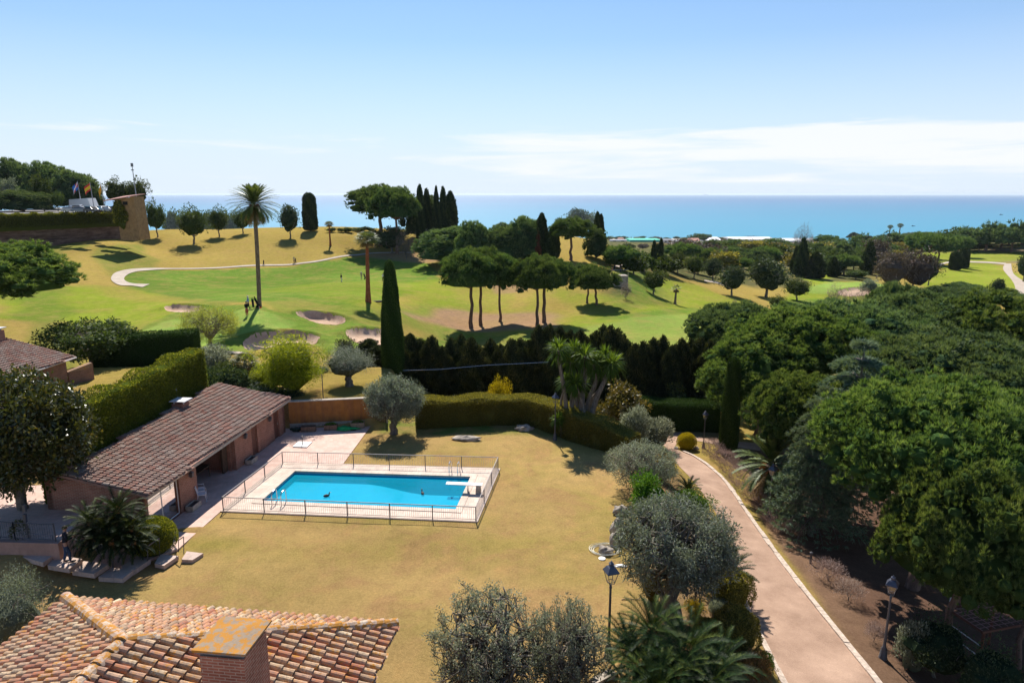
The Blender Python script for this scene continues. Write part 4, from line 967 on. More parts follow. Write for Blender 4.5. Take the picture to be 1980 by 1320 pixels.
# ---------------------------------------------------------------- swimming pool
z_deck = .06
pc = POOL.mean(0); FN = np.array([[-15.82,34.62],[-1.92,33.41],[-.88,40.36],[-14.75,41.29]])
sp = thing('swimming_pool', 'rectangular turquoise swimming pool set in a pale stone surround', 'swimming pool', (pc[0], pc[1], 0))
def loc(pts, o): return [[p[0]-o.location[0], p[1]-o.location[1], (p[2] if len(p) > 2 else 0)-o.location[2]] for p in pts]
def pool_floor():
    g = Geo(); k = 24; a, b, c, d = POOL; S_ = np.linspace(0, 1, k)
    dep = lambda s: -.44 if s < .42 else (-.44-.4*sstep((s-.42)/.36) if s < .78 else -.84)
    bot = [[*(a+(b-a)*s), dep(s)] for s in S_]; top_ = [[*(d+(c-d)*s), dep(s)] for s in S_]; V = bot+top_
    g.add(loc(V, sp), [[i, i+1, k+i+1, k+i] for i in range(k-1)])
    for row, flip in ((bot, 0), (top_, 1)):
        W_ = [[p[0], p[1], z_deck-.02] for p in row]
        for i in range(k-1):
            q = [row[i], row[i+1], W_[i+1], W_[i]]; g.add(loc(q if flip else q[::-1], sp), [[0, 1, 2, 3]])
    for s in (0, 1):
        p, q = (a, d) if s == 0 else (b, c); z = dep(s); g.add(loc([[*p, z], [*q, z], [*q, z_deck-.02], [*p, z_deck-.02]], sp), [[0,1,2,3]])
    return g
def basinmat():
    m, nt = newmat('pool_mosaic'); t = NT(nt); n = t.noise(2.2, 4, .6, dist=.6); n2 = t.noise(14, 3)
    c = t.mix(1.0, t.ramp(n, [(.3, (.008,.40,.62)), (.7, (.012,.47,.69))]), t.ramp(n2, [(.3, .95), (.7, 1.04)]), 'MULTIPLY'); t.out(t.pbr(c, .5).outputs[0]); return m
obj('basin', pool_floor(), basinmat(), sp)
def watermat():
    m, nt = newmat('pool_water'); t = NT(nt); tr = t.n('ShaderNodeBsdfTransparent'); tr.inputs[0].default_value = (.40, .92, 1.0, 1)
    gl = t.n('ShaderNodeBsdfGlossy'); gl.inputs['Roughness'].default_value = .03; b = t.bump(t.noise(1.6, 4, .6), .03, .25); t.l(b, gl.inputs['Normal'])
    fr = t.n('ShaderNodeFresnel'); fr.inputs[0].default_value = 1.33; t.l(b, fr.inputs['Normal']); mx = t.n('ShaderNodeMixShader'); df = t.n('ShaderNodeBsdfDiffuse'); df.inputs[0].default_value = (.008, .43, .60, 1); m2 = t.n('ShaderNodeMixShader'); m2.inputs[0].default_value = .38; t.l(tr.outputs[0], m2.inputs[1]); t.l(df.outputs[0], m2.inputs[2])
    t.l(fr.outputs[0], mx.inputs[0]); t.l(m2.outputs[0], mx.inputs[1]); t.l(gl.outputs[0], mx.inputs[2]); t.out(mx.outputs[0]); return m
M_water = watermat()
g = Geo(); g.add(loc([[*(p+(p-pc)*.001), -.10] for p in POOL], sp), [[0,1,2,3]]); obj('water', g, M_water, sp)
def frame_poly(inner, outer, z, th):
    g = Geo(); k = len(inner); V = [[*p, z] for p in inner]+[[*p, z] for p in outer]+[[*p, z-th] for p in inner]+[[*p, z-th] for p in outer]
    F = []
    for i in range(k):
        j = (i+1) % k; F += [[i, k+i, k+j, j], [2*k+i, i, j, 2*k+j], [k+i, 3*k+i, 3*k+j, k+j]]
    g.add(V, F); return g
def inset(poly, d):
    k = len(poly); o = []
    for i in range(k):
        a, b, c = poly[i-1], poly[i], poly[(i+1) % k]; e1 = unit(b-a); e2 = unit(c-b); n1 = np.array([-e1[1], e1[0]]); n2 = np.array([-e2[1], e2[0]]); o.append(b+(n1+n2)*d/(1+n1@n2))
    return np.array(o)
POOLi = inset(POOL, .0)
o = obj('coping', Geo(), M_coping, None) if False else None
g = frame_poly(inset(POOL, .03), inset(POOL, -.36), z_deck+.03, .12); obj('coping', Geo().add(loc(g.V[0], sp), g.F[0]), M_coping, sp)
SUR = inset(FN, -.12)
tag(obj('pool_terrace', frame_poly(inset(POOL, -.30), SUR, z_deck, .45), M_coping), kind='structure')
stripe = Geo()                                        # dark cleaning-hose line lying on the pool floor
def ladder(p, dirn, steps=2, mat=M_steel):
    g = Geo(); d = np.array([*dirn, 0.]); s = np.array([-d[1], d[0], 0])
    for q in (-.27, .27):
        b = np.array([*p, 0])+s*q; pts = [b-d*.45+[0,0,.06], b-d*.45+[0,0,.55], b-d*.30+[0,0,.78], b+d*.0+[0,0,.80], b+d*.16+[0,0,.60], b+d*.18+[0,0,-.7]]
        g.tube(loc(smooth_poly(np.array(pts), 4, False), sp), .026, 7)
    for z in (-.25, -.5): g.tube(loc([np.array([*p, z])+d*.18-s*.27, np.array([*p, z])+d*.18+s*.27], sp), .03, 6)
    return g
e_y = unit(POOL[3]-POOL[0]); e_x = unit(POOL[1]-POOL[0])
obj('ladder', ladder(P(878, 918, 0)[:2], -e_y), M_steel, sp)
obj('ladder', ladder(POOL[0]+e_x*1.15-e_y*.02, e_y), M_steel, sp)
g = Geo(); hose = [POOL[0]+e_x*1.2+e_y*3.05, POOL[0]+e_x*4+e_y*2.9, POOL[0]+e_x*6.2+e_y*2.7]
# diving board
bp = P(925, 945, .3); dv = thing('diving_board', 'white diving board on a stone stand at the deep end of the pool', 'diving board', (-2.0, 36.9, z_deck), math.atan2(-e_x[1]*-1, -e_x[0]*-1)+math.pi)
g = Geo(); g.box((.78, 0, .50), (2.1, .36, .045)); 
for q in np.linspace(-.2, 1.75, 18): g.box((q, 0, .527), (.05, .32, .006), r=.9)
obj('board', g, M_white, dv)
g = Geo(); g.box((-.05, 0, .21), (.30, .34, .46), taper=.8); obj('stand', g, M_stonew, dv); g = Geo().box((.55, 0, .24), (.07, .28, .48)); obj('roller_bracket', g, M_steel, dv)
# pool fence: four runs, posts at the metre marks, thin balusters
pf = thing('pool_fence', 'low metal railing with thin balusters all round the pool', 'fence', (FN[0][0], FN[0][1], z_deck)); H_f = .78
for i in range(4):
    a = FN[i]; b = FN[(i+1) % 4]; L = np.linalg.norm(b-a); e = (b-a)/L; g = Geo(); k = int(round(L/2.25)); pg = Geo()
    a3 = np.array([*a, z_deck]); e3 = np.array([*e, 0.])
    g.tube(loc([a3+[0,0,H_f], a3+e3*L+[0,0,H_f]], pf), .024, 6); g.tube(loc([a3+[0,0,.07], a3+e3*L+[0,0,.07]], pf), .016, 5); obj('rail', g, M_fence, pf)
    for q in range(k+1 if i in (0, 2) else k):
        if i in (1, 3) and q == 0: continue
        c = a3+e3*L*q/k; g2 = Geo(); g2.tube(loc([c-[0,0,.02], c+[0,0,H_f+.02]], pf), .030, 6); obj('post', g2, M_iron, pf)
    g = Geo(); n = int(L/.115)
    for q in range(1, n): c = a3+e3*L*q/n; g.tube(loc([c+[0,0,.07], c+[0,0,H_f]], pf), .0065, 3, cap=False)
    obj('baluster', g, M_fence, pf)
# ducks afloat
def duck(u, v, rz, label):
    p = P(u, v, -.10); t = thing('duck', label, 'duck', p, rz, 'ducks afloat in the pool'); 
    g = Geo(); s = np.linspace(0, 1, 12)
    g.tube(np.stack([-.20+.36*s, 0*s, .05+.02*np.sin(s*3)+.04*(1-s)**3], 1), .09*np.sin(np.pi*np.clip(s*.93+.05, 0, 1))**.7, 10)
    g.tube([[.10,0,.06],[.14,0,.13],[.15,0,.20],[.165,0,.235],[.19,0,.235]], [.055,.035,.03,.042,.02], 8); obj('body', g, plain('duck_plumage', (.045,.04,.035), .7), t, True)
    g = Geo(); g.box((.225,0,.232), (.06,.03,.012)); obj('beak', g, plain('duck_beak', (.35,.22,.03), .5), t)
duck(632, 960, .5, 'dark duck floating in the sunlit shallow end of the pool'); duck(817, 955, 1.9, 'dark duck floating near the deep shaded end below the ladder')
# ---------------------------------------------------------------- paving of the terraces
def paved(name, pts, z, mat, th=.3):
    g = Geo(); slab(g, [[p[0], p[1], z] for p in pts], np.array([0,0,1.]), th); return tag(obj(name, g, mat), kind='structure')
E0 = np.array([-15.95,47.2]); En = np.array([-17.75,30.9]); eY = unit(E0-En); eX = np.array([eY[1], -eY[0]])
Wf = E0-eX*.55                                       # far end of the front wall
paved('patio', [FN[0]+[-.12,-.12], SUR[3]+[0.0,0], SUR[3]+eX*4.0+[0,-.1*0], np.array([-10.55,48.75]), np.array([-16.6,48.0]), np.array([-21.3,47.7]), np.array([-24.5,26.5]), np.array([-17.5,29.2]), P(345,1062,0)[:2]], .045, M_terra)
paved('patio', [P(345,1062,0)[:2]+[-.1,.2], [-19.0,31.2], [-24.3,28.0], [-30.5,29.5], [-31.5,37], [-24.5,34.5]], .04, M_terra)
# ---------------------------------------------------------------- pool house
ph = thing('pool_house', 'long low brick pool house with a mossy barrel tile roof', 'building', (E0[0], E0[1], 0)); L0 = lambda pts: loc(pts, ph)
def fw(s, d=0, z=0): p = Wf-eY*s-eX*d; return np.array([p[0], p[1], z])   # s metres along the front from the far corner, d metres inwards
Lh = 16.0; zt = 2.62
g = Geo(); ops = [(.95, 1.75, 0, 2.05), (4.15, 4.95, 0, 2.05), (7.1, 11.4, 0, 2.25), (13.05, 15.9, .05, 2.2)]
a = fw(Lh); b = fw(0); quadwall(g, a, b, -.2, zt, .3, [(Lh-s1, Lh-s0, lo, hi) for s0, s1, lo, hi in ops])
quadwall(g, fw(0), fw(0, 5.2), -.2, zt+.0, .3, z1b=zt+.62); quadwall(g, fw(Lh, 5.2), fw(Lh), -.2, zt+.6, .3, z1b=zt)
quadwall(g, fw(0, 5.2), fw(Lh, 5.2), -.2, zt+.58, .3)
quadwall(g, fw(7.0, .3), fw(7.0, 5.0), -.2, zt, .2); quadwall(g, fw(11.6, 5.0), fw(11.6, .3), -.2, zt, .2)
g2 = Geo().add(L0(np.concatenate(g.V)), np.concatenate(g.F)); obj('wall', g2, M_brick, ph)
g = Geo(); A_, B_ = fw(7.1, .05, 2.25), fw(11.4, .05, 2.25)
q = [fw(6.9, -.05), fw(11.6, -.05), fw(11.6, .12), fw(6.9, .12)]; g.hexa(L0([[p[0], p[1], 2.18] for p in q][::-1]), L0([[p[0], p[1], 2.42] for p in q][::-1])); obj('lintel_beam', g, M_wood, ph)
for s in (.95, 4.15):
    g = Geo(); q = [fw(s, .10), fw(s+.8, .10), fw(s+.8, .16), fw(s, .16)]; g.hexa(L0([[p[0], p[1], .05] for p in q][::-1]), L0([[p[0], p[1], 2.05] for p in q][::-1])); dr = obj('door', g, M_woodr, ph)
    g = Geo(); c = L0([fw(s+.12, .06, 1.05)])[0]; g.blob(c, (.04,.04,.04), 8, 6); obj('handle', g, M_steel, dr)
g = Geo()
for s, d in ((8.2, 3.2), ):
    pass
dw = Geo(); q = [fw(7.15, .5), fw(7.75, .5), fw(7.75, .62), fw(7.15, .62)]; dw.hexa(L0([[p[0], p[1], .05] for p in q][::-1]), L0([[p[0], p[1], 2.25] for p in q][::-1])); obj('folding_shutter', dw, M_wood, ph)
g = Geo()
for s0, s1 in ((13.05, 14.4), (14.45, 15.9)):
    q = [fw(s0, .15), fw(s1, .15)]; g.add(L0([[q[0][0], q[0][1], .1], [q[1][0], q[1][1], .1], [q[1][0], q[1][1], 2.17], [q[0][0], q[0][1], 2.17]]), [[0,1,2,3]])
gd = obj('glass_door', g, M_glass, ph); g = Geo()
for s in (13.05, 14.42, 15.9): g.tube(L0([fw(s, .15, .06), fw(s, .15, 2.2)]), .035, 4)
for z in (.08, 2.18): g.tube(L0([fw(13.05, .15, z), fw(15.9, .15, z)]), .035, 4)
obj('frame', g, M_white, gd)
g = Geo(); q = [fw(13.1, 1.9), fw(15.8, 1.9)]; g.add(L0([[q[0][0], q[0][1], .05], [q[1][0], q[1][1], .05], [q[1][0], q[1][1], 2.4], [q[0][0], q[0][1], 2.4]]), [[0,1,2,3]]); obj('curtain', g, plain('brown_curtain', (.12,.075,.05), .9), ph)
RF = np.array([-21.4,47.8]); RN = np.array([-22.4,31.6])
roof = [[*E0, 2.62], [*En, 2.62], [*RN, 3.42], [*RF, 3.36]]
g, n_, u_, v_ = tiled(roof, np.array([*(RN-En), .8]), .225, .36, .085, seed=4); roofm = Geo()
for V_, F_, R_ in zip(g.V, g.F, g.R): pass
rg_ = Geo(); rg_.add(L0(np.concatenate(g.V)), np.concatenate(g.F), np.concatenate(g.R)); ro = obj('roof', rg_, M_tileB, ph)
g = Geo(); slab(g, roof, n_, .12); g3 = Geo(); g3.V = [np.array(L0(np.concatenate(g.V)))]; g3.F = g.F; g3.R = [np.concatenate(g.R)]; g3.M = g.M; g3.n = g.n; obj('roof_deck', g3, M_tileB, ph)
g = Geo(); p0, p1 = np.array([*E0, 2.5]), np.array([*En, 2.5]); 
g.hexa(L0([p1+[0,0,-.08], p0+[0,0,-.08], p0+[-.06,0,-.08], p1+[-.06,0,-.08]]), L0([p1+[0,0,.08], p0+[0,0,.08], p0+[-.06,0,.08], p1+[-.06,0,.08]])); obj('fascia', g, plain('weathered_fascia', (.42,.34,.27), .85, .25, 5), ph)
for s in (2.7, 5.6+.5, 12.2):
    g = Geo(); c = fw(s, -.22, 1.95); L_ = np.array(L0([c])[0]); g.tube([L_+[-.2*eX[0],-.2*eX[1],-.12], L_+[0,0,-.2]], .015, 5); g.add(*(lambda h: (h.V[0]+L_, h.F[0]))(Geo().box((0,0,-.02), (.16,.16,.24), taper=1.35))); wl_ = obj('wall_lamp', g, M_iron, ph)
    g = Geo().box(L_+[0,0,.16], (.20,.20,.10), taper=.2); obj('lamp_cap', g, M_iron, wl_)
cp_ = P(350, 790, 3.35); g = Geo().box(loc([[cp_[0], cp_[1], 3.5]], ph)[0], (.75,.75,.55), -.11); ch = obj('chimney', g, M_brick, ph); 
g = Geo(); cc = loc([[cp_[0]+.05, cp_[1], 3.95]], ph)[0]; g.box(cc, (1.05,.95,.05), -.11)
for dx in (-.3,.3):
    for dy in (-.3,.3): g.box((cc[0]+dx, cc[1]+dy, cc[2]-.1), (.06,.06,.2))
obj('chimney_cap', g, plain('pale_slab', (.55,.55,.56), .7), ch)
sc_ = thing('metal_screen', 'grey sheet metal screen standing upright beside the pool house chimney', 'screen', (cp_[0]-.75, cp_[1]+.4, 3.3)); g = Geo().box((0,0,.62), (.9,.05,1.15), 1.15); obj('panel', g, plain('grey_sheet', (.24,.25,.28), .6, .15, 3), sc_); g = Geo(); g.tube([[-.15,-.35,-.2],[-.15,-.35,1.2]], .03, 5); g.tube([[.15,.35,-.2],[.15,.35,1.2]], .03, 5); obj('frame_post', g, M_iron, sc_)
# ochre wall closing the patio
g = Geo(); oa = np.array([-16.45,48.1]); ob = np.array([-10.55,49.05]); quadwall(g, oa, ob, -.3, 2.02, .28); q = tag(obj('garden_wall', g, M_ochre), 'ochre rendered garden wall closing the far end of the patio', 'wall')
g = Geo(); quadwall(g, oa-[0,.04], ob-[0,.04], 2.023, 2.09, .36); obj('wall_cap', g, M_stonew, q)
g = Geo(); quadwall(g, oa-[0,.02], ob-[0,.02], -.25, .38, .02); obj('plinth', g, M_stonew, q)
gt = thing('garden_gate', 'dark wooden garden gate half hidden behind the patio olive tree', 'gate', (-10.0, 49.2, 0), .1); g = Geo()
for i in range(7): g.box((-.42+i*.14, 0, .85), (.13,.04,1.6), r=i/7)
obj('gate_board', g, M_wood, gt); g = Geo(); g.box((-.55,0,.9), (.12,.12,1.9)); obj('post', g, M_stonew, gt); g = Geo().box((.95-.4,0,.9), (.12,.12,1.9)); obj('post', g, M_stonew, gt)
# ---------------------------------------------------------------- planters, chairs and small things on the patio
def planter(p, rz, size, mat, label, plant=None, name='planter', grp=None):
    t = thing(name, label, 'planter', p, rz, grp); x, y, z = size; g = Geo(); th = .05
    for c, s in (((0,-y/2,z/2), (x,th,z)), ((0,y/2,z/2), (x,th,z)), ((-x/2,0,z/2), (th,y-.055,z)), ((x/2,0,z/2), (th,y-.055,z)), ((0,0,.08), (x-.06,y-.06,.06))): g.box(c, s)
    g.box((-x*.35,0,-.0), (.1,y*.8,.08)); g.box((x*.35,0,-.0), (.1,y*.8,.08)); obj('trough', g, mat, t)
    g = Geo().box((0,0,z*.78), (x-.1,y-.1,.05)); obj('soil', g, plain('potting_soil', (.06,.04,.03), .95), t)
    if plant: g = Geo(); bush_geo(g, (0,0,z*.95), (x*.42,y*.38,plant), 500, .09, .03, 5, core=0); obj('plant', g, L_bright, t)
    return t
M_plw = plain('greyed_planter_wood', (.20,.125,.085), .9, .3, 8); M_plw2 = plain('pale_planter_wood', (.26,.21,.15), .9, .3, 8)
W_ = lambda u, v: (*P(u, v, .045)[:2], .07)
planter(W_(597,833), .12, (1.0,.42,.36), M_plw, 'empty brown wooden planter nearest the pool house on the ochre wall', grp='planters along the ochre wall')
planter(W_(640,830), .12, (.9,.42,.36), M_plw, 'brown wooden planter with low sprouts beside the green tarpaulin', .12, grp='planters along the ochre wall')
planter(W_(692,826), .12, (.95,.42,.38), M_plw2, 'pale grey wooden planter at the gate end of the ochre wall', .12, grp='planters along the ochre wall')
for (s, lab) in ((5.8, 'carved stone trough under the middle wall lamp of the pool house'), (12.45, 'carved stone trough at the pillar beside the glass doors')):
    p = fw(s, -.32, .05); planter((p[0], p[1], .06), math.atan2(eY[1], eY[0]), (.85,.38,.30), M_stonew, lab, name='stone_trough', grp='stone troughs by the pool house')
g = Geo(); g.blob((0,0,.04), (.72,.33,.15), 26, 9, .35, seed=8, flat=.1); q = tag(obj('tarpaulin', g, plain('green_tarpaulin', (.015,.36,.10), .5, .3, 5, bump=.05), None, True), 'crumpled bright green tarpaulin between two planters', 'tarpaulin'); q.location = W_(670,830)
g = Geo(); g.blob((0,0,.12), (.33,.2,.18), 16, 9, .3, seed=3); q = tag(obj('garden_bag', g, plain('dark_green_sack', (.012,.03,.022), .6), None, True), 'dark sack slumped in the corner by the ochre wall', 'bag'); q.location = W_(573,834)
g = Geo().box((0,0,.02), (1.0,1.0,.05), -.1); sh = thing('outdoor_shower', 'slim outdoor shower post standing on a white tray in the patio', 'shower', W_(585,860)); obj('tray', g, M_white, sh); g = Geo(); g.tube([[0,0,0],[0,0,.62]], .03, 7); g.tube([[0,0,.6],[0,.16,.62]], .02, 6); obj('tap_post', g, M_iron, sh)
def chair(p, rz, label):
    t = thing('garden_chair', label, 'chair', p, rz, 'white chairs under the pool house roof'); M = plain('white_plastic', (.62,.63,.66), .4, .04)
    g = Geo().box((0,0,.44), (.46,.44,.035)); obj('seat', g, M, t)
    g = Geo(); 
    for i in range(5): g.tube([[-.18+i*.09,.21,.46],[-.19+i*.095,.29,.88]], .014, 5)
    g.tube([[-.23,.30,.90],[.23,.30,.90]], .02, 6); obj('backrest', g, M, t)
    for x in (-.21,.21):
        for y in (-.2,.2): g = Geo().tube([[x*1.1,y*1.15,0],[x,y,.43]], .018, 5); obj('leg', g, M, t)
        g = Geo(); g.tube([[x*1.08,-.2,.42],[x*1.1,-.2,.66],[x*1.1,.26,.68]], .018, 5); obj('armrest', g, M, t)
c_ = fw(11.0, .1, .06); chair(c_, 2.0, 'white garden chair at the open bay, standing closest to the pool')
c_ = fw(10.7, .75, .06); chair(c_, 2.2, 'white garden chair behind the front one, half inside the open bay'); c_ = fw(11.15, -.35, .06); chair((c_[0]-.1, c_[1]-.35, .06), 1.9, 'white garden chair partly hidden by the brick pillar')
tb = thing('garden_table', 'dark table deep inside the open bay of the pool house', 'table', fw(9.0, 1.6, .06), -.1); g = Geo().box((0,0,.72), (1.0,1.8,.05)); obj('tabletop', g, M_wood, tb)
for x in (-.42,.42):
    for y in (-.8,.8): g = Geo().tube([[x,y,0],[x,y,.7]], .035, 5); obj('leg', g, M_wood, tb)
# ---------------------------------------------------------------- near house with the lichen-spotted roof
ZA, ZE = 6.5, 4.7
A = P(237,1246,ZA); T_ = P(128,1160,ZE); R_ = P(767,1210,ZE); rd = unit(np.array([-.085,-1.0,0])); A2 = A+rd*11; ev = unit(np.array([-.11,-1.0,0]))
R2 = R_+ev*13.5; R2[2] = ZE; T2 = T_+ev*14; T2[2] = ZE
A2 = np.array([*((R2[:2]+T2[:2])/2+np.array([.0,0])), ZA]); A2[0] = A[0]+rd[0]*11; A2[1] = A[1]+rd[1]*11
nh = thing('brick_house', 'large brick house below with hipped barrel tile roof spotted with orange lichen', 'building', (A[0], A[1], 0))
ev0 = np.array([0,0,1.]); out_r = unit(np.array([-ev[1], ev[0], 0.]))*1; out_r = out_r if out_r[0] > 0 else -out_r
faces = [([T_, R_, A], A-(T_+R_)/2), ([R_, R2, A2, A], None), ([T2, T_, A, A2], None)]
rt = Geo(); dk = Geo()
for k, (poly, up) in enumerate(faces):
    if up is None:
        n = unit(np.cross(poly[1]-poly[0], poly[2]-poly[0])); e = unit(poly[1]-poly[0]); up = np.cross(e, n); up = up if up[2] > 0 else -up
    else:
        e = unit(R_-T_); n = unit(np.cross(R_-T_, A-T_)); up = np.cross(e, n); up = up if up[2] > 0 else -up
    g, n, u_, v_ = tiled(poly, up, .235, .37, .092, seed=20+k, seg=6, jitter=.014)
    for V_, F_, Q_ in zip(g.V, g.F, g.R): pass
    rt.add(np.concatenate(g.V)-np.array([A[0],A[1],0]), np.concatenate(g.F), np.concatenate(g.R)); slab(dk, [p-np.array([A[0],A[1],0]) for p in poly], n, .06)
rf = obj('roof', rt, M_tileA, nh); obj('roof_deck', dk, M_tileA, nh)
g = Geo(); o3 = np.array([A[0],A[1],0]); up3 = np.array([0,0,.07])
ridge_tiles(g, T_-o3+up3, A-o3+up3, .17, .42, 1); ridge_tiles(g, R_-o3+up3, A-o3+up3, .16, .42, 2); ridge_tiles(g, A2-o3+up3, A-o3+up3, .17, .42, 3); obj('ridge_tiles', g, M_ridge, rf)
g = Geo(); ins = .55; c4 = [T_+[ins,-ins,0], R_+[-ins,-ins,0], R2+[-ins,ins,0], T2+[ins,ins,0]]
for i in range(4): quadwall(g, c4[(i+1) % 4]-o3, c4[i]-o3, -.3, ZE-.02, .3)
obj('wall', g, M_brickd, nh)
# chimney: square brick stack with a lichen-covered cap slab
cA = P(397,1246,6.9); chx, chy = P(452,1262,6.75)[:2]; e1 = np.array([.992,-.122,0]); e2 = np.array([.122,.992,0])
c0 = np.array([chx+.02, chy, 0]); hw = .52
B = [c0-e1*hw-e2*hw, c0+e1*hw-e2*hw, c0+e1*hw+e2*hw, c0-e1*hw+e2*hw]
g = Geo(); g.hexa([p-o3+[0,0,4.6] for p in B], [p-o3+[0,0,7.02] for p in B]); ch = obj('chimney', g, M_brick, nh)
g = Geo(); g.hexa([p-o3+[0,0,7.02]+(c0-p)*.12 for p in B], [p-o3+[0,0,7.12]+(c0-p)*.12 for p in B])
g.hexa([p-o3+[0,0,7.09]+(p-c0)*.04 for p in B], [p-o3+[0,0,7.14]+(p-c0)*.04 for p in B]); obj('lead_collar', g, M_lead, ch)
g = Geo(); g.hexa([p-o3+[0,0,7.18]+(p-c0)*.2 for p in B], [p-o3+[0,0,7.23]+(p-c0)*.2 for p in B]); 
for p in B: g.box(p-o3+(c0-p)*.2+[0,0,7.155], (.16,.16,.07))
obj('chimney_cap', g, M_chcap, ch)
# ---------------------------------------------------------------- neighbour's house on the left
NZ = 4.0; en = P(146,690,NZ); ef = P(0,739,NZ); e = unit(ef-en); o4 = np.array([en[0],en[1],0]); ef = en+e*13
lh = thing('tiled_house', 'brick house at the left edge with a faded tile roof and a flat capped chimney', 'building', (en[0], en[1], 0))
out4 = unit(np.array([-e[1], e[0], 0])); out4 = -out4 if out4[0] > 0 else out4
rn = en+out4*6.2+[0,0,1.35]; rfv = ef+out4*6.2+[0,0,1.35]; rn += -e*.5
poly = [p-o4 for p in (en, ef, rfv, rn)]
g, n, u_, v_ = tiled(poly, rn-en, .24, .38, .09, seed=31); rt = obj('roof', Geo().add(np.concatenate(g.V), np.concatenate(g.F), np.concatenate(g.R)), M_tileB, lh); g = Geo(); slab(g, poly, n, .1); obj('roof_deck', g, M_tileB, lh)
g = Geo(); quadwall(g, ef-o4+out4*.5, en-o4+out4*.5+e*.5, -1, NZ-.03, .3, [(6.2, 6.75, 2.75, 3.45)]); quadwall(g, en-o4+out4*.5+e*.5, rn-o4+e*.8, -1, NZ-.03, .3, z1b=NZ+1.1); obj('wall', g, M_brickd, lh)
wc = ef-o4+out4*.62-e*6.47; g = Geo(); g.box((wc[0], wc[1], 3.1), (.05,.5,.66), .0); wi = obj('window', g, M_glass, lh); g = Geo(); 
for dz in (2.76, 3.1, 3.44): g.box((wc[0]+.05, wc[1], dz), (.05,.56,.045))
for dy in (-.27, 0, .27): g.box((wc[0]+.053, wc[1]+dy, 3.1), (.05,.045,.66))
obj('frame', g, M_white, wi)
g = Geo(); p0 = en-o4; p1 = ef-o4; g.tube([p0+[.06,0,-.05], p1+[.06,0,-.05]], .06, 6); obj('gutter', g, plain('pale_gutter', (.52,.47,.44), .6), lh)
g = Geo(); cq = rn-o4+e*1.2+out4*.3; g.box((cq[0], cq[1], cq[2]+.35), (1.6,1.2,1.0), -.1); c_ = obj('chimney', g, M_brick, lh); g = Geo(); g.box((cq[0], cq[1], cq[2]+1.06), (1.9,1.4,.06), -.1)
for dx in (-.6,.6):
    for dy in (-.4,.4): g.box((cq[0]+dx, cq[1]+dy, cq[2]+.94), (.1,.1,.2))
obj('chimney_cap', g, plain('pale_slab', (.55,.55,.56), .7), c_)
w0 = P(139,716,3.1); w1 = P(179,703,3.1); g = Geo(); quadwall(g, en-o4*1+e*.5+out4*.4, np.array(w1)-o4, -1.5, 2.75, .3, z1b=3.1)
bw = tag(obj('brick_wall', g, M_brickd), 'short brick garden wall with sloping tile coping beside the left house', 'wall'); bw.location = (o4[0], o4[1], 0)
g = Geo(); quadwall(g, en-o4*1+e*.5+out4*.4-[0,.05,0], np.array(w1)-o4-[0,.05,0], 2.8, 2.87, .42, z1b=3.2); obj('wall_coping', g, M_tileA, bw)
# ---------------------------------------------------------------- street lamps of the garden
def lamp(p, h, label, first=[None]):
    grp = 'cast iron lamp posts in the garden'
    if first[0] is not None: return dup(first[0], label, p, random.random(), (h/3.6,)*3, grp)
    t = thing('lamp_post', label, 'lamp post', p, .3, grp, (h/3.6,)*3); g = Geo()
    g.lathe((0,0,-.2), [(.17,0),(.17,.25),(.15,.3),(.13,.55),(.10,.6),(.12,.66),(.07,.74),(.055,.9),(.045,1.6),(.04,2.9),(.055,2.95),(.04,3.0),(.035,3.05)], 10); obj('post', g, M_iron, t, True)
    g = Geo()
    for k in range(4):
        a = k*math.pi/2+.78; c, s = math.cos(a), math.sin(a); g.tube([[0,0,2.86],[c*.12,s*.12,2.9],[c*.15,s*.15,2.98],[c*.26,s*.26,3.34]], .012, 4); b_ = a+math.pi/2; g.tube([[c*.15,s*.15,2.98],[math.cos(b_)*.15,math.sin(b_)*.15,2.98]], .012, 4)
    obj('lantern_frame', g, M_iron, t); g = Geo(); g.lathe((0,0,0), [(.20,3.0),(.34,3.33)], 4); 
    m, nt = newmat('lantern_glass') if 'lg' not in MATS else (MATS['lg'], None)
    if nt is not None:
        tt = NT(nt); tr = tt.n('ShaderNodeBsdfTransparent'); gl = tt.n('ShaderNodeBsdfGlossy'); gl.inputs['Roughness'].default_value = .05; mx = tt.n('ShaderNodeMixShader'); mx.inputs[0].default_value = .12; tt.l(tr.outputs[0], mx.inputs[1]); tt.l(gl.outputs[0], mx.inputs[2]); tt.out(mx.outputs[0]); MATS['lg'] = m
    g = Geo(); V = []; 
    for z, r in ((2.99,.15),(3.33,.255)):
        for k in range(4): V.append([r*math.cos(k*math.pi/2+.78), r*math.sin(k*math.pi/2+.78), z])
    g.add(V, [[k, (k+1) % 4, 4+(k+1) % 4, 4+k] for k in range(4)]); obj('lantern_glass', g, m, t)
    g = Geo(); V = []
    for z, r in ((3.33,.30),(3.36,.31),(3.52,.17),(3.56,.09),(3.62,.09),(3.65,.11),(3.68,.05),(3.74,.02)):
        for k in range(4 if z < 3.6 else 4): V.append([r*math.cos(k*math.pi/2+.78), r*math.sin(k*math.pi/2+.78), z])
    F = [[i*4+k, i*4+(k+1) % 4, i*4+4+(k+1) % 4, i*4+4+k] for i in range(7) for k in range(4)]+[[3,2,1,0],[28,29,30,31]]
    g.F = []; g.V = [np.array(V)]; g.n = len(V); g.R = [np.full(len(V), .5)]; g.F = [np.array(F)]; g.M = [0]; obj('lantern_cap', g, plain('dark_blue_grey_metal', (.055,.06,.085), .35, .1, 5, .6), t)
    first[0] = t; return t
def lampat(u, vb, vt, label, base=None):
    p = G(u, vb) if base is None else base; p[2] = float(gz_grid(p[0], p[1])); h = DY(u, vt, p[1])[2]-p[2]; lamp(p, h, label)
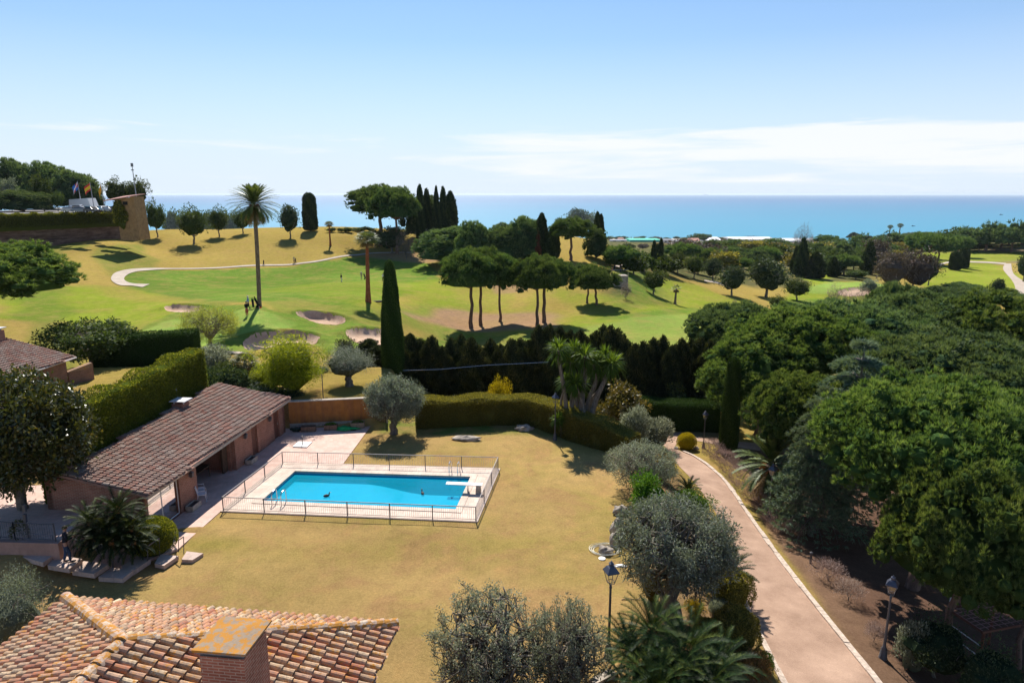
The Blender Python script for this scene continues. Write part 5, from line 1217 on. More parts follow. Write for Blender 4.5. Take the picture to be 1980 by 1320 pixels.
pb = P(1176,1272,.55); lampat(1176, 1272, 1091, 'tall dark lamp post on the dry lawn in front, between olive trees and sago palms')
lampat(1073, 850, 762, 'lamp post beside the yucca trees at the far edge of the lawn'); lampat(1360, 866, 796, 'lamp post between the golden round shrub and the slim cypress by the drive')
lampat(1486, 1004, 900, 'lamp post in the dry hedge strip on the far side of the drive'); lampat(1707, 1272, 1118, 'lamp post in the pine shade at the lower right of the drive')
# bollard light
g = Geo(); g.lathe((0,0,-.1), [(.055,0),(.055,.55)], 8); q = thing('bollard_light', 'short dark bollard light in the dry strip right of the drive', 'light', G(1567,1089)); obj('post', g, M_iron, q); g = Geo(); g.lathe((0,0,.45), [(.07,0),(.08,.05),(.08,.16),(.03,.2)], 8); obj('lamp_head', g, M_iron, q)
# ---------------------------------------------------------------- boulders and the hose
def rock(u, v, size, rz, seed, label, z=None, name='boulder'):
    g = Geo().blob((0,0,size[2]*.45), size, 22, 13, .14, seed=seed); o = obj(name, g, M_stone2, None, True); p = G(u, v); o.location = [float(a) for a in p]; o.rotation_euler = (0,0,rz)
    return tag(o, label, 'boulder')
rock(903, 850, (.98,.34,.20), -.1, 1, 'long flat pale boulder on the lawn between the olive and the pool'); rock(1014, 831, (.62,.38,.26), .1, 5, 'grey boulder with a stepped top lying on the lawn near the lamp post')
rock(898, 820, (.40,.25,.16), .2, 7, 'small low boulder at the foot of the far hedge')
rock(1200, 992, (.42,.34,.30), .4, 9, 'dark rounded boulder behind the upright stone at the lawn edge'); rock(1193, 1035, (.36,.30,.62), .2, 12, 'tall brown upright boulder at the right edge of the lawn'); rock(1188, 1052, (.26,.26,.42), .1, 15, 'narrow grey boulder leaning in front of the upright stone')
hr = G(1171,1064); rock(1171, 1068, (.36,.30,.22), .1, 14, 'dark round boulder ringed by a coiled white hose')
g = Geo()
for k in range(7):
    th = np.linspace(0, 6.28, 40); r1 = .55+.03*k; g.tube(np.stack([r1*np.cos(th)*1.08+.03*math.sin(k*2), r1*.82*np.sin(th)+.04*math.cos(k*3), .03+.012*k+.015*np.sin(th*3+k)], 1), .012, 4, cap=False)
q = tag(obj('garden_hose', g, plain('cream_hose', (.80,.76,.62), .5)), 'coiled cream garden hose lying around a dark boulder', 'hose'); q.location = [float(a) for a in hr]
g = Geo().lathe((0,0,0), [(.16,0),(.17,.04),(.10,.06)], 14); q = tag(obj('manhole_lid', g, M_white), 'small white round lid in the grass below the hose coil', 'lid'); q.location = [float(a) for a in G(1164,1080)]
g = Geo().blob((0,0,.03), (.3,.13,.05), 14, 7, .2, seed=4); q = tag(obj('paving_stone', g, M_white), 'flat white stone in the grass beside the big olive tree', 'stone'); q.location = [float(a) for a in G(1200,1094)]
g = Geo().tube(smooth_poly(np.array([[0,0,.03],[.3,.05,.05],[.6,-.02,.04],[.8,.1,.05]]), 4, False), .02, 5); q = tag(obj('fallen_branch', g, BK_grey), 'pale fallen branch on the grass beside the tall lamp post', 'branch'); q.location = [float(a) for a in G(1202,1160)]
# ---------------------------------------------------------------- garden stairs with handrail, balcony rail
st = thing('garden_stairs', 'broad pink stone steps winding past the sago palm to the lawn', 'stairs', P(240,1090,0)); L5 = lambda pts: loc(pts, st)
treads = [([(150,1075),(222,1094),(287,1088+4),(262,1068),(300,1068),(250,1064)], 0)]
def tread(px, z, drop):
    g = Geo(); q = [P(u, v, z) for u, v in px]; slab(g, L5(q), np.array([0,0,1.]), drop); obj('step', g, M_step, st)
tread([(36,1074),(83,1087),(109,1069),(62,1066)], .80, .22); tread([(92,1092),(134,1099),(159,1080),(110,1072)], .62, .22)
tread([(139,1103),(182,1109),(210,1090),(162,1084)], .42, .22); tread([(190,1115),(237,1118),(259,1101),(215,1097)], .22, .22)
tread([(232,1097),(258,1103),(291,1081),(255,1080)], .20, .22); tread([(299,1089),(317,1093),(345,1074),(309,1071)], .14, .2); tread([(351,1081),(372,1082),(393,1069),(361,1065)], .09, .2)
hr_ = thing('handrail', 'thin iron handrail zigzagging along the garden stairs', 'handrail', P(200,1080,0)); L6 = lambda pts: loc(pts, hr_); M_rail = plain('grey_rail', (.22,.20,.21), .4, .1, 8, .5)
rails = [[(58,1031,.8,1066),(102,1035,.7,1070)], [(141,1041,.6,1075),(217,1057,.25,1095)], [(219,1068,.2,1096),(251,1044,.35,1080)], [(285,1056,.3,1080),(308,1040,.3,1071)], [(345,1044,.2,1063),(355,1037,.15,1067)]]
for rl in rails:
    tops = []
    for (u, vt, z, vb) in rl:
        b = P(u, vb, z); t_ = DY(u, vt, b[1]); tops.append(t_); g = Geo().tube(L6([b-[0,0,.1], t_]), .02, 5); obj('post', g, M_iron, hr_)
    g = Geo().tube(L6(tops), .026, 6); obj('rail', g, M_rail, hr_)
def balustrade(name, label, pts, H, sp=.11, mat=None, grp=None):
    t = thing(name, label, 'railing', pts[0], 0, grp)
    for i in range(len(pts)-1):
        a = np.array(pts[i], float)-pts[0]; b = np.array(pts[i+1], float)-pts[0]; L = np.linalg.norm(b-a); n = int(L/sp); g = Geo(); g.tube([a+[0,0,H], b+[0,0,H]], .022, 5); g.tube([a+[0,0,.08], b+[0,0,.08]], .018, 5); obj('rail', g, mat or M_iron, t); g = Geo()
        for k in range(1, n): c = a+(b-a)*k/n; g.tube([c+[0,0,.08], c+[0,0,H]], .010, 3, cap=False)
        obj('baluster', g, mat or M_iron, t)
        for c in (a, b): g = Geo().tube([c, c+[0,0,H+.04]], .03, 5); obj('post', g, mat or M_iron, t)
pz = lambda u, v, z: P(u, v, z)
balustrade('railing', 'dark iron railing along the left terrace behind the stairs', [pz(0,1040,1.45), pz(30,1043,1.45), pz(108,1046,1.45)], .85)
balustrade('railing', 'iron railing at the near end of the pool house roof behind the sago palm', [pz(128,968,1.45), pz(176,956,1.45), pz(226,975,1.45)], .85)
g = Geo(); quadwall(g, P(-60,1046,1.45)[:2], P(112,1050,1.45)[:2], -.3, 1.44, .3); tag(obj('terrace_wall', g, M_pink), 'low pink terrace wall carrying the iron railing at far left', 'wall')
paved('patio', [P(-60,1044,1.45)[:2], P(112,1048,1.45)[:2], P(150,1010,1.45)[:2], P(228,975,1.45)[:2], P(205,930,1.45)[:2], P(-80,945,1.45)[:2]], 1.43, M_terra, 1.5)
pt = thing('plant_pot', 'terracotta pot with a young shrub behind the left iron railing', 'plant pot', P(44,1066,.72)); g = Geo().lathe((0,0,0), [(.16,0),(.24,.36),(.28,.38),(.28,.44),(.22,.44),(.20,.36)], 12); obj('pot', g, plain('terracotta', (.36,.15,.085), .85, .2), pt); g = Geo(); bush_geo(g, (0,0,.95), (.35,.35,.55), 500, .12, .04, 3, core=0); obj('plant', g, L_mag, pt)
for (u, v, s, lab) in ((128,965,.8,'shallow stone trough with green plants on the left terrace'),):
    planter(P(u, v, 1.44), .3, (1.3,.5,.34), M_stonew, lab, .14, name='stone_trough')
g = Geo(); q = thing('post_lantern', 'dark slender garden post standing in the left terrace', 'light', P(55,1040,1.44)); g.tube([[0,0,0],[0,0,1.15]], .025, 5); obj('post', g, M_iron, q); g = Geo(); g.box((0,0,1.0), (.12,.12,.4)); g.box((.04,0,1.5), (.12,.12,.35)); obj('lamp_head', g, M_iron, q)
# ---------------------------------------------------------------- climbing frame bottom right
cf = thing('climbing_frame', 'brown wooden climbing frame with white ropes in the pine shade at lower right', 'climbing frame', G(1900,1275), .25); M_cf = plain('red_brown_timber', (.16,.055,.03), .7)
for x in (-1.2,1.2):
    for y in (-.8,.8): g = Geo().tube([[x,y,-.2],[x*.97,y*.97,2.0]], .06, 6); obj('post', g, M_cf, cf)
for y in (-.8,.8): g = Geo().tube([[-1.3,y,2.0],[1.3,y,2.0]], .055, 6); obj('beam', g, M_cf, cf)
for x in (-1.2,1.2): g = Geo().tube([[x,-.85,1.97],[x,.85,1.97]], .05, 6); obj('beam', g, M_cf, cf)
g = Geo()
for k in range(9): g.tube([[-1.2,-.8+k*.2,2.03],[1.2,-.8+k*.2,2.03]], .015, 4); g.tube([[-1.2+k*.3,-.8,2.03],[-1.2+k*.3,.8,2.03]], .015, 4)
obj('rope_net', g, plain('reddish_rope', (.38,.20,.18), .8), cf)
for z in (.5,.95,1.4): g = Geo().tube([[-1.22,-.8,z],[-1.22,.8,z+.02]], .022, 5); obj('rung', g, M_white, cf)
# stray stakes under the pines
for u, v, lab in ((1764,1140,'thin white stake under the pines left of the thick trunk'), (1834,1180,'thin white stake under the pines right of the thick trunk')):
    g = Geo().tube([[0,0,0],[.02,0,.85]], .03, 5); q = tag(obj('stake', g, M_white), lab, 'stake', 'white stakes under the pines'); q.location = [float(a) for a in G(u, v)]
# low garden wall bottom centre
g = Geo(); a = P(1150,1322,.9); b = P(1192,1300,.9); quadwall(g, a, b, -.2, .9, .3); tag(obj('stone_wall', g, M_stonew), 'low stone retaining wall corner below the sago palms at the bottom edge', 'wall')
# ================================================================ GARDEN PLANTS
# --- stone pines on the right (near, finely built)
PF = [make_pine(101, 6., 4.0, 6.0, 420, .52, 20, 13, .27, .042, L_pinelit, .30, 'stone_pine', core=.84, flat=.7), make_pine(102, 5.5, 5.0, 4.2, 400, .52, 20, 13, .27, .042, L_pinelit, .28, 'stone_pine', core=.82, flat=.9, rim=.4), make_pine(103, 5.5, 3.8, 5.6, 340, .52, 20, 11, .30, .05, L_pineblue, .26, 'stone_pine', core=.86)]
gr = 'stone pines right of the drive'
def pine_at(src, label, x, y, ztop, width, zb=None, rz=0, grp=gr, lean=0):
    zb = float(gz_grid(x, y)) if zb is None else zb; sc = (width/src['W0'],)*2+((ztop-zb)/src['H0'],)
    if not src.get('used'):
        src['used'] = 1; src.location = (x, y, zb); src.rotation_euler = (0, lean, rz); src.scale = sc; src['label'] = label; src['group'] = grp; return src
    r = dup(src, label, (x, y, zb), rz, sc, grp); r.rotation_euler[1] = lean; return r
def topat(u, v, Y): return DY(u, v, Y)
def pineP(src, label, u, vt, Y, wpx, rz, **k):       # crown centre column, crown top row, distance, width in px
    t = DY(u, vt, Y); dep = Y*math.cos(PITCH)+(CAMZ-t[2])*math.sin(PITCH); return pine_at(src, label, t[0], Y, t[2], wpx*dep/FPX, rz=rz, **k)
pineP(PF[0], 'big fresh green stone pine filling the right middle', 1815, 752, 29.5, 430, .3)
pineP(PF[1], 'low broad thick trunked stone pine beside the climbing frame', 1885, 905, 24.2, 300, 1.1)
pineP(PF[1], 'stone pine cut by the right edge above the climbing frame', 2020, 985, 23, 220, 2.6)
pineP(PF[1], 'bushy stone pine at the left end of the row behind the drive cypress', 1480, 648, 55, 250, 4.1)
pineP(PF[2], 'rounded stone pine behind the clipped drive cypress, closest to the golf course', 1430, 596, 70, 200, .9)
pineP(PF[2], 'wide grey green stone pine crown at right behind the biggest pine', 1860, 664, 44, 400, 2.0)
pineP(PF[2], 'stone pine in the back row above the layered cedar', 1640, 598, 62, 310, 3.3)
pineP(PF[0], 'stone pine in the back row left of centre with a flat lit top', 1555, 606, 58, 260, 5.0)
pineP(PF[2], 'dark stone pine in the back row right of the cedar', 1790, 582, 66, 300, 1.3)
pineP(PF[1], 'stone pine in the back row at the right edge', 1930, 574, 62, 300, .5)
pineP(PF[0], 'lower bright green stone pine below the cedar in front of the big pine', 1560, 735, 40, 200, 2.9)
pineP(PF[2], 'small umbrella pine peeping over the back row near the bare trees', 1735, 560, 78, 110, 3.9)
# --- cedars between them
CD = make_cedar(5, 3.6, 8., 9)
def cedP(label, u, vt, Y, wpx, rz):
    t = DY(u, vt, Y); zb = float(gz_grid(t[0], Y)); w = wpx*(Y+2)/FPX; sc = (w/CD['W0'], w/CD['W0'], (t[2]-zb)/CD['H0'])
    if not CD.get('used'): CD['used'] = 1; CD.location = (t[0], Y, zb); CD.scale = sc; CD.rotation_euler = (0,0,rz); CD['label'] = label; CD['group'] = 'blue green cedars'
    else: dup(CD, label, (t[0], Y, zb), rz, sc, 'blue green cedars')
cedP('layered blue green cedar standing between the stone pine crowns', 1670, 664, 37, 270, .2); cedP('smaller cedar with drooping layered boughs behind the dry hedge by the drive', 1585, 850, 35, 190, 1.7)
cedP('cedar with feathery pale boughs left of the big cedar', 1600, 752, 35.5, 190, 2.4)
# --- clipped cypresses
cp = [(0,.9),(.15,1),(.35,.94),(.55,.80),(.75,.62),(.9,.46),(.97,.32),(1,.05)]
C1 = make_column(31, .9, 8.6, 26000, .10, .05, L_cypgreen, 'clipped_cypress', cp, 0, .025, .1, .93)
place(C1, 'tall tapering clipped cypress rising in front of the golf course, left of the dark screen', 757, 742, 503, 44, Y=60)
C2 = make_column(32, .9, 8.6, 26000, .10, .05, L_cypgreen, 'clipped_cypress', [(0,.8),(.1,.98),(.3,1),(.6,.82),(.8,.74),(.93,.66),(.98,.5),(1,.1)], 0, .02, .1, .93)
place(C2, 'slim clipped cypress beside the drive and the lamp post, rusty at its tip', 1407, 879, 690, 36, .8)
# --- olives and silver shrubs
O1 = branchy(41, 2.0, 2.7, 1.1, .24, 7, 6, 5, 26, .13, .042, L_olive, name='olive_tree', leafr=.30, core=.3, spread=.8)
place(O1, 'round grey green olive with a stout forked trunk on the lawn by the patio corner', 763, 838, 730, 120, .4)
O2 = branchy(42, 2.3, 2.6, 1.6, .32, 8, 7, 5, 30, .12, .036, L_olive, name='olive_tree', leafr=.30, core=.3, multi=1)
place(O2, 'big silvery olive tree with a gnarled double trunk between the lawn and the drive', 1296, 1196, 972, 244, .2)
O3 = branchy(43, 2.1, 3.3, .6, .30, 7, 6, 5, 18, .085, .036, L_grey, name='olive_tree', leafr=.17, gnarl=.15, up=1.0)
O4 = branchy(44, 1.9, 3.1, .6, .28, 7, 6, 5, 18, .085, .036, L_grey, name='olive_tree', leafr=.17, gnarl=.15, up=1.0)
def atc(src, label, u, vc, Y, wpx, hm, rz=0, grp=None): # crown centre given: (column, row of crown top, distance, width px, height m)
    t = DY(u, vc, Y); zb = t[2]-hm; dep = Y*math.cos(PITCH)+(CAMZ-t[2]+hm/2)*math.sin(PITCH); w = wpx*dep/FPX; sc = (w/src['W0'], w/src['W0'], hm/src['H0'])
    if not src.get('used'): src['used'] = 1; src.location = (t[0], Y, zb); src.rotation_euler = (0,0,rz); src.scale = sc; src['label'] = label; return src
    return dup(src, label, (t[0], Y, zb), rz, sc, grp)
atc(O3, 'open grey leaved tree with many twisting limbs left of the two at the bottom edge', 945, 1150, 20.3, 245, 4.2, .5)
atc(O4, 'open grey leaved tree with twisting limbs beside the tall lamp post at the bottom edge', 1098, 1165, 20.0, 165, 4.0, 1.5)
O5 = branchy(45, 2.0, 2.0, .5, .14, 7, 6, 5, 16, .10, .034, L_grey, name='silver_shrub', leafr=.22, gnarl=.16, up=.6)
place(O5, 'pale silvery shrub with bare grey limbs at the right edge of the lawn', 1238, 950, 858, 150, .3)
O6 = make_tree(46, 2.3, 3.8, .7, 80, .7, 170, .13, .030, L_olive, BK_grey, .32, 'olive_tree', up=.2, core=.6)
place(O6, 'dense mop headed olive on the terrace behind the ochre wall', 674, 778, 674, 122, .3, Y=53.5)
O7 = make_tree(47, 2.4, 3.6, .9, 60, .7, 150, .11, .032, L_olive, BK_grey, .2, 'olive_tree', up=.2, core=.6)
atc(O7, 'grey olive tree cut by the left edge above the tiled roof', 5, 1108, 20.5, 165, 4.2)
SG = make_bush(48, (1, 1, .8), 2600, .13, .04, L_grey, 'silver_shrub', core=.75, up=.5, amp=.2, shell=.3)
place(SG, 'low silvery shrub spilling over the hedge end toward the drive', 1262, 862, 808, 85, .2); place(SG, 'mound of grey foliage beside the drive below the magnolia bush', 1228, 830, 790, 60, 1.1, Y=47)
place(SG, 'low grey shrub under the willow behind the tall hedge', 405, 745, 672, 95, 1.9, Y=57)
place(SG, 'silvery bush in the shade at the foot of the dark shrubs near the pines', 1768, 1275, 1205, 62, .4, Y=22.8)
# --- magnolia on the far left, in front of the pool house
MG = branchy(51, 3.6, 4.6, 2.6, .26, 9, 8, 5, 24, .24, .11, L_mag, BK_grey, 'magnolia_tree', leafr=.46, gnarl=.10, core=.45, up=.3)
atc(MG, 'large glossy magnolia tree at the left edge in front of the pool house roof', 4, 728, 32, 285, 8.2, .4)
MB = make_tree(52, 1.9, 2.6, .5, 36, .6, 60, .24, .12, L_magy, BK_grey, .12, 'magnolia_shrub', up=.3, core=.6)
place(MB, 'bronze leaved magnolia bush behind the hedge, right of the yucca trees', 1204, 800, 742, 100, .2, Y=51)
MB2 = make_tree(53, 1.0, 2.4, .5, 22, .45, 36, .22, .11, L_mag, BK_grey, .07, 'magnolia_tree', up=.3, shell=.3)
place(MB2, 'small open magnolia tree on the shaded grass behind the drive', 1303, 812, 740, 46, .2)
# --- willow, pepper tree, loquat behind the left hedge
WL = branchy(54, 3.2, 4.6, 1.8, .2, 7, 6, 5, 16, .24, .035, L_willow, BK_grey, 'willow_tree', leafr=.42, gnarl=.08, up=-.4)
place(WL, 'airy yellow green willow in front of the putting green', 406, 720, 590, 122, .2, Y=68)
PP = make_tree(55, 2.2, 5.0, -.6, 120, .62, 150, .26, .035, L_pepper, BK_grey, .2, 'pepper_tree', up=0, droop=.8, core=.62)
place(PP, 'bright yellow green pepper tree at the corner behind the pool house', 563, 790, 652, 132, .2, Y=51.5); place(PP, 'smaller yellow green drooping shrub at the left of the pepper tree', 512, 780, 712, 60, 1.2, Y=53)
LQ = branchy(56, 3.0, 3.6, 1.4, .16, 7, 6, 4, 18, .26, .11, L_broad, BK_grey, 'loquat_tree', leafr=.42, gnarl=.10)
place(LQ, 'dark open crowned tree with knobbly twigs behind the left house', 170, 712, 620, 182, .2, Y=62)
# --- yucca group
yb = P(1120,842,0); heads = []; trunks = []
def yuc(pts, r, s):
    q = []
    for (u, v, dy) in pts: w = DY(u, v, yb[1]+dy); q.append(w-yb)
    q[0][2] = -.1; trunks.append((q, r)); heads.append((*q[-1], s))
for pts, r, s in (([(1095,843,-.1),(1094,780,0),(1082,700,0),(1080,678,0)], .19, 1.25), ([(1103,842,.2),(1106,780,.2),(1108,740,.2),(1104,700,.2)], .20, 1.15), ([(1122,843,0),(1126,770,0),(1132,720,.1),(1130,690,.1)], .22, 1.3),
                  ([(1124,842,.2),(1136,780,.2),(1152,735,.3),(1148,705,.3)], .18, 1.2), ([(1131,842,-.1),(1152,775,-.1),(1172,730,0),(1184,705,0)], .22, 1.3), ([(1128,840,.4),(1140,780,.5),(1168,740,.6),(1160,712,.6)], .17, 1.1),
                  ([(1100,842,.4),(1112,800,.4),(1118,765,.4),(1120,745,.4)], .15, 1.1), ([(1126,842,-.3),(1130,800,-.3),(1124,770,-.3),(1112,742,-.3)], .15, 1.1), ([(1090,843,.3),(1086,800,.3),(1086,770,.3),(1098,738,.3)], .13, 1.0),
                  ([(1110,842,.6),(1116,760,.7),(1128,700,.8),(1110,678,.8)], .15, 1.05), ([(1120,842,.8),(1146,760,.9),(1166,700,.9),(1170,690,.9)], .15, 1.05), ([(1088,844,-.4),(1083,822,-.5),(1080,812,-.5)], .10, .7)): yuc(pts, r, s)
yc = make_yucca(heads, trunks); yc.location = [float(a) for a in yb]; tag(yc, 'cluster of tall yucca trees with spiky rosettes at the end of the lawn', 'yucca')
# --- sago palms
def sago(label, pts, z0, L, nf=46):
    b = P(pts[0][0], pts[0][1], z0); hd = []
    for (u, v, z, s) in pts: w = P(u, v, z); hd.append((w[0]-b[0], w[1]-b[1], z-z0, s))
    t = make_sago(0, hd, L=L, nf=nf); t.location = [float(a) for a in b]; tag(t, label, 'sago palm'); return t
sago('dense clump of sago palms beside the garden stairs and the person', [(226,990,2.6,1.0),(175,1012,2.3,.95),(205,1025,2.1,1.05),(252,1025,1.9,1.0),(215,1050,1.7,.9),(175,1040,1.6,.75),(258,1050,1.3,.8)], .5, 1.35)
sago('largest sago palm clump, very dark, at the bottom edge beside the tall lamp post', [(1262,1225,2.4,1.05),(1330,1262,2.3,1.1),(1240,1290,1.9,1.0),(1310,1305,2.2,1.0),(1390,1290,1.6,1.0),(1215,1255,1.5,.9),(1370,1330,2.0,1.0),(1270,1340,2.0,1.0)], .6, 1.5, 50)
sago('small yellowish sago palm at the edge of the drive above the bright green bush', [(1330,948,.5,.8)], -.7, 1.2)
sago('sago palm peeping out behind the big silvery olive on the drive side', [(1390,1075,1.2,1.0),(1410,1110,.9,1.0)], -.3, 1.35)
# --- canary palm in the shade by the cedars
CP = make_date_palm(9, 3.0, 'date_palm', 44, 2.4, .4); dq = DY(1490, 830, 39.5); CP.location = (dq[0], 39.5, float(gz_grid(dq[0], 39.5))-.3); tag(CP, 'squat feathery palm in the shade behind the slim cypress by the drive', 'palm tree'); CP.scale = (.95,.95,.95)
FPs = make_fan_palm(8, 2.6, .22, 30, .8, 12, None, 'fan_palm', True); place(FPs, 'short fan palm with a skirt of dead leaves behind the pool house', 472, 765, 682, 66, .1, Y=55)
# --- hedges
hedge('tall_hedge', 'tall clipped ivy green hedge climbing along the back of the pool house roof', [(-23.3,32.5), (-23.2,35), (-22.9,40), (-22.5,47.2)], 1.3, (5.65,5.7,5.75,5.9), mat=L_hedge, n=60000, ll=.13, lw=.07, base=.4, lump=.10)
hedge('lawn_hedge', 'long clipped hedge curving around the far edge of the lawn', [P(805,823,0), P(900,818,0), P(1000,815,0), P(1065,830,0), P(1130,858,-.2), P(1185,885,-.6), P(1225,905,-.9)], 1.5, (2.1,2.15,2.2,2.1,1.9,1.7), mat=L_hedger, n=60000, ll=.11, lw=.055, lump=.12)
hedge('back_hedge', 'lower dark clipped hedge in front of the conifer screen, behind the small magnolia', [DY(1225,790,58), DY(1300,795,57.5), DY(1390,800,57)], 1.6, 2.6, mat=L_cypgreen, n=22000, ll=.12, lw=.05, lump=.05)
hedge('side_hedge', 'dark clipped hedge between the left house and the tall hedge', [(-38.5,61.5), (-33.5,62.3), (-29.5,62.5)], 1.5, 3.0, mat=L_cypgreen, n=16000, ll=.13, lw=.06, lump=.04)
hedge('dry_hedge', 'leafless reddish grey hedge along the far side of the drive', [G(1370,872), G(1400,900), G(1440,950), G(1475,985), G(1512,1030)], 1.1, (.95,1.0,1.0,.85,.4), mat=L_dry, n=9000, ll=.26, lw=.016, lump=.35, up=1.0, solid=False)
TW = make_bush(61, (1,1,.7), 1500, .22, .02, L_dry, 'dry_shrub', core=0, up=.9, shell=.6)
for u, vb, vt, w, l in ((1600,1120,1085,70,'tangle of grey dry twigs beside the bollard light'), (1640,1160,1120,60,'russet dry shrub on the bank below the twig tangle'), (1690,1240,1205,40,'small grey dry shrub beside the lamp post at lower right'), (1530,1035,1005,50,'sparse dry shrub at the end of the leafless hedge')): place(TW, l, u, vb, vt, w, group='dry shrubs on the bank right of the drive')
B_g = make_tree(72, 1.6, 2.2, -.2, 50, .55, 90, .16, .08, L_broad, BK_grey, .1, 'leafy_shrub', up=.4, core=.75)
IV = make_bush(62, (1,1,.5), 3000, .12, .06, L_dark, 'ivy_shrub', core=.85, amp=.2)
place(IV, 'dark ivy mound where the tall hedge meets the pool house roof', 420, 762, 718, 110, .4, Y=50.5); place(B_g, 'dark green leafy shrub between the short fan palm and the pepper tree', 500, 765, 705, 60, .3, Y=56); place(B_g, 'dark green leafy shrub behind the far end of the tall hedge', 385, 745, 700, 70, 1.3, Y=60); place(B_g, 'broad leafy shrub behind the pool house roof left of the fan palm', 440, 765, 702, 70, 2.3, Y=54); place(B_g, 'bushy shrub between the pepper tree and the mop headed olive', 618, 765, 712, 48, 3.1, Y=58)
place(IV, 'low ivy covering the bank at the far end of the pool house roof', 470, 778, 748, 130, 1.9, Y=50.2); place(IV, 'ivy patch under the pepper tree by the ochre wall', 540, 790, 760, 80, 2.4, Y=50.5)
# --- individual shrubs
B1 = make_bush(63, (1,1,.85), 9000, .07, .035, L_hedge, 'round_shrub', core=.9, amp=.03, shell=.05); place(B1, 'clipped round green shrub at the foot of the pool house glass doors', 297, 1068, 1004, 92, .2)
B2 = make_bush(64, (1,1,.8), 7000, .07, .03, L_yellow, 'golden_shrub', core=.92, amp=.03, shell=.05); place(B2, 'golden yellow ball shrub where the drive bends', 1327, 867, 838, 38, .2)
B3 = make_tree(65, 1.5, 2.2, .2, 46, .5, 90, .16, .075, L_bright, BK_grey, .08, 'bright_green_bush', up=.4, core=.7)
place(B3, 'bright green leafy bush between the silvery shrub and the big olive', 1253, 1010, 922, 92, .2); place(B3, 'bright green bush spreading behind the top of the big olive toward the drive', 1335, 1000, 950, 90, 1.4)
B4 = make_bush(66, (1,1,.8), 6000, .09, .035, L_hedger, 'olive_brown_bush', core=.85, amp=.1); place(B4, 'olive brown rounded bush on the drive edge below the grey boulder bush', 1418, 1262, 1180, 96, .3); place(B4, 'dull green mound bush behind the big olive on the drive side', 1408, 1172, 1100, 90, 1.3)
place(B4, 'sprawling dull bush between the sago palms and the drive', 1372, 1250, 1200, 70, 2.2); place(B4, 'yellow tipped bush at the foot of the big olive on the lawn side', 1262, 1160, 1110, 40, 1.8)
B5 = make_bush(67, (1,1,.6), 2500, .08, .04, L_yellow, 'flowering_shrub', core=.6, amp=.2, shell=.4); place(B5, 'low yellow flowering shrub at the foot of the big olive', 1343, 1188, 1160, 48, .3)
place(B5, 'yellow shrub standing above the hedge in front of the conifer screen', 966, 765, 734, 56, .3, Y=52.5); place(B5, 'yellow green shrub between the silvery shrub and the drive', 1283, 930, 880, 50, 1.3)
B6 = make_bush(68, (1,1,.55), 6000, .07, .03, L_grey, 'lavender_mound', core=.93, amp=.03, shell=.05); place(B6, 'smooth blue grey dome shrub in the bed by the drive', 1392, 1188, 1160, 44, .1)
B7 = make_bush(69, (1,1,.6), 4000, .08, .04, L_bright, 'green_shrub', core=.8, amp=.15); place(B7, 'small bright green shrub at the bottom edge beside the drive', 1470, 1300, 1262, 50, .3); 
B8 = make_bush(70, (1,1,.6), 3000, .12, .03, leafmat('rusty_leaves', (.13,.08,.03), (.24,.13,.05), (.36,.22,.08)), 'rusty_shrub', core=.4, amp=.2, shell=.5); place(B8, 'rusty brown dry shrub at the bottom edge of the drive bed', 1455, 1318, 1268, 80, .3)
B9 = make_tree(71, 1.8, 2.2, .2, 50, .6, 90, .11, .06, L_dark, BK_grey, .1, 'dark_shrub', up=.4, core=.8); place(B9, 'large very dark shrub beside the climbing frame', 1812, 1300, 1208, 140, .3, Y=22.5); place(B9, 'dark shrub filling the bottom right corner', 1930, 1330, 1265, 150, 1.3, Y=20.5)
for k, (x, y, s) in enumerate(((297,1045,.4),(262,1048,.3))): pass
rock(258, 1062, (.28,.24,.30), .3, 21, 'rounded pale boulder between the sago palms and the clipped round shrub'); rock(244, 1066, (.22,.2,.28), .8, 22, 'small boulder tucked under the sago palms by the stairs')
rock(1307, 868, (.2,.18,.14), .3, 23, 'small stone left of the golden ball shrub'); rock(1346, 868, (.22,.18,.15), .3, 24, 'small stone right of the golden ball shrub')
# --- the dark conifer screen: every tree its own
LS = [make_column(81+i, 1.15, 6.6, 9000, .26, .07, L_ley, 'screen_conifer', [(0,.8),(.2,1),(.65,.9),(.84,.6),(.93,.32),(1,.02)], .9, .2, .0, .84) for i in range(3)]
row = [(698,668),(716,664),(735,672),(775,655),(795,652),(815,655),(836,660),(856,668),(874,666),(893,654),(912,660),(930,664),(950,662),(968,668),(988,664),(1005,658),(1022,652),(1042,640),(1062,632),(1082,640),(1102,646),(1122,652),(1142,648),(1152,640),(1166,642),(1180,638),(1194,642),(1210,656),(1226,662),(1242,670),(1262,656),(1280,660),(1298,662),(1316,658),(1334,652),(1352,656),(1370,670)]
words = ['left end of the dark conifer screen, left of the tall clipped cypress']*3
for i, (u, v) in enumerate(row):
    Y = 62.5+1.0*math.sin(i*1.7)+(1.5 if 1040 < u < 1200 else 0); 
    if i < 3: lab = 'dark screen conifer at the left end of the row, left of the tall clipped cypress'
    elif u < 900: lab = 'dark screen conifer just right of the tall clipped cypress'
    elif u < 1030: lab = 'dark screen conifer in the middle of the row behind the lawn hedge'
    elif u < 1100: lab = 'dark screen conifer among the tallest ones behind the left yucca rosettes'
    elif u < 1150: lab = 'dark screen conifer directly behind the yucca trees'
    elif u < 1200: lab = 'spire topped screen conifer just right of the yucca trees'
    elif u < 1300: lab = 'dark screen conifer above the bronze magnolia bush'
    else: lab = 'dark screen conifer at the right end of the row beside the pines'
    place(LS[i % 3], lab, u, v+115, v+random.randint(-12, 9), random.choice((42,48,54)), Y=Y, group='dark conifer screen behind the garden')
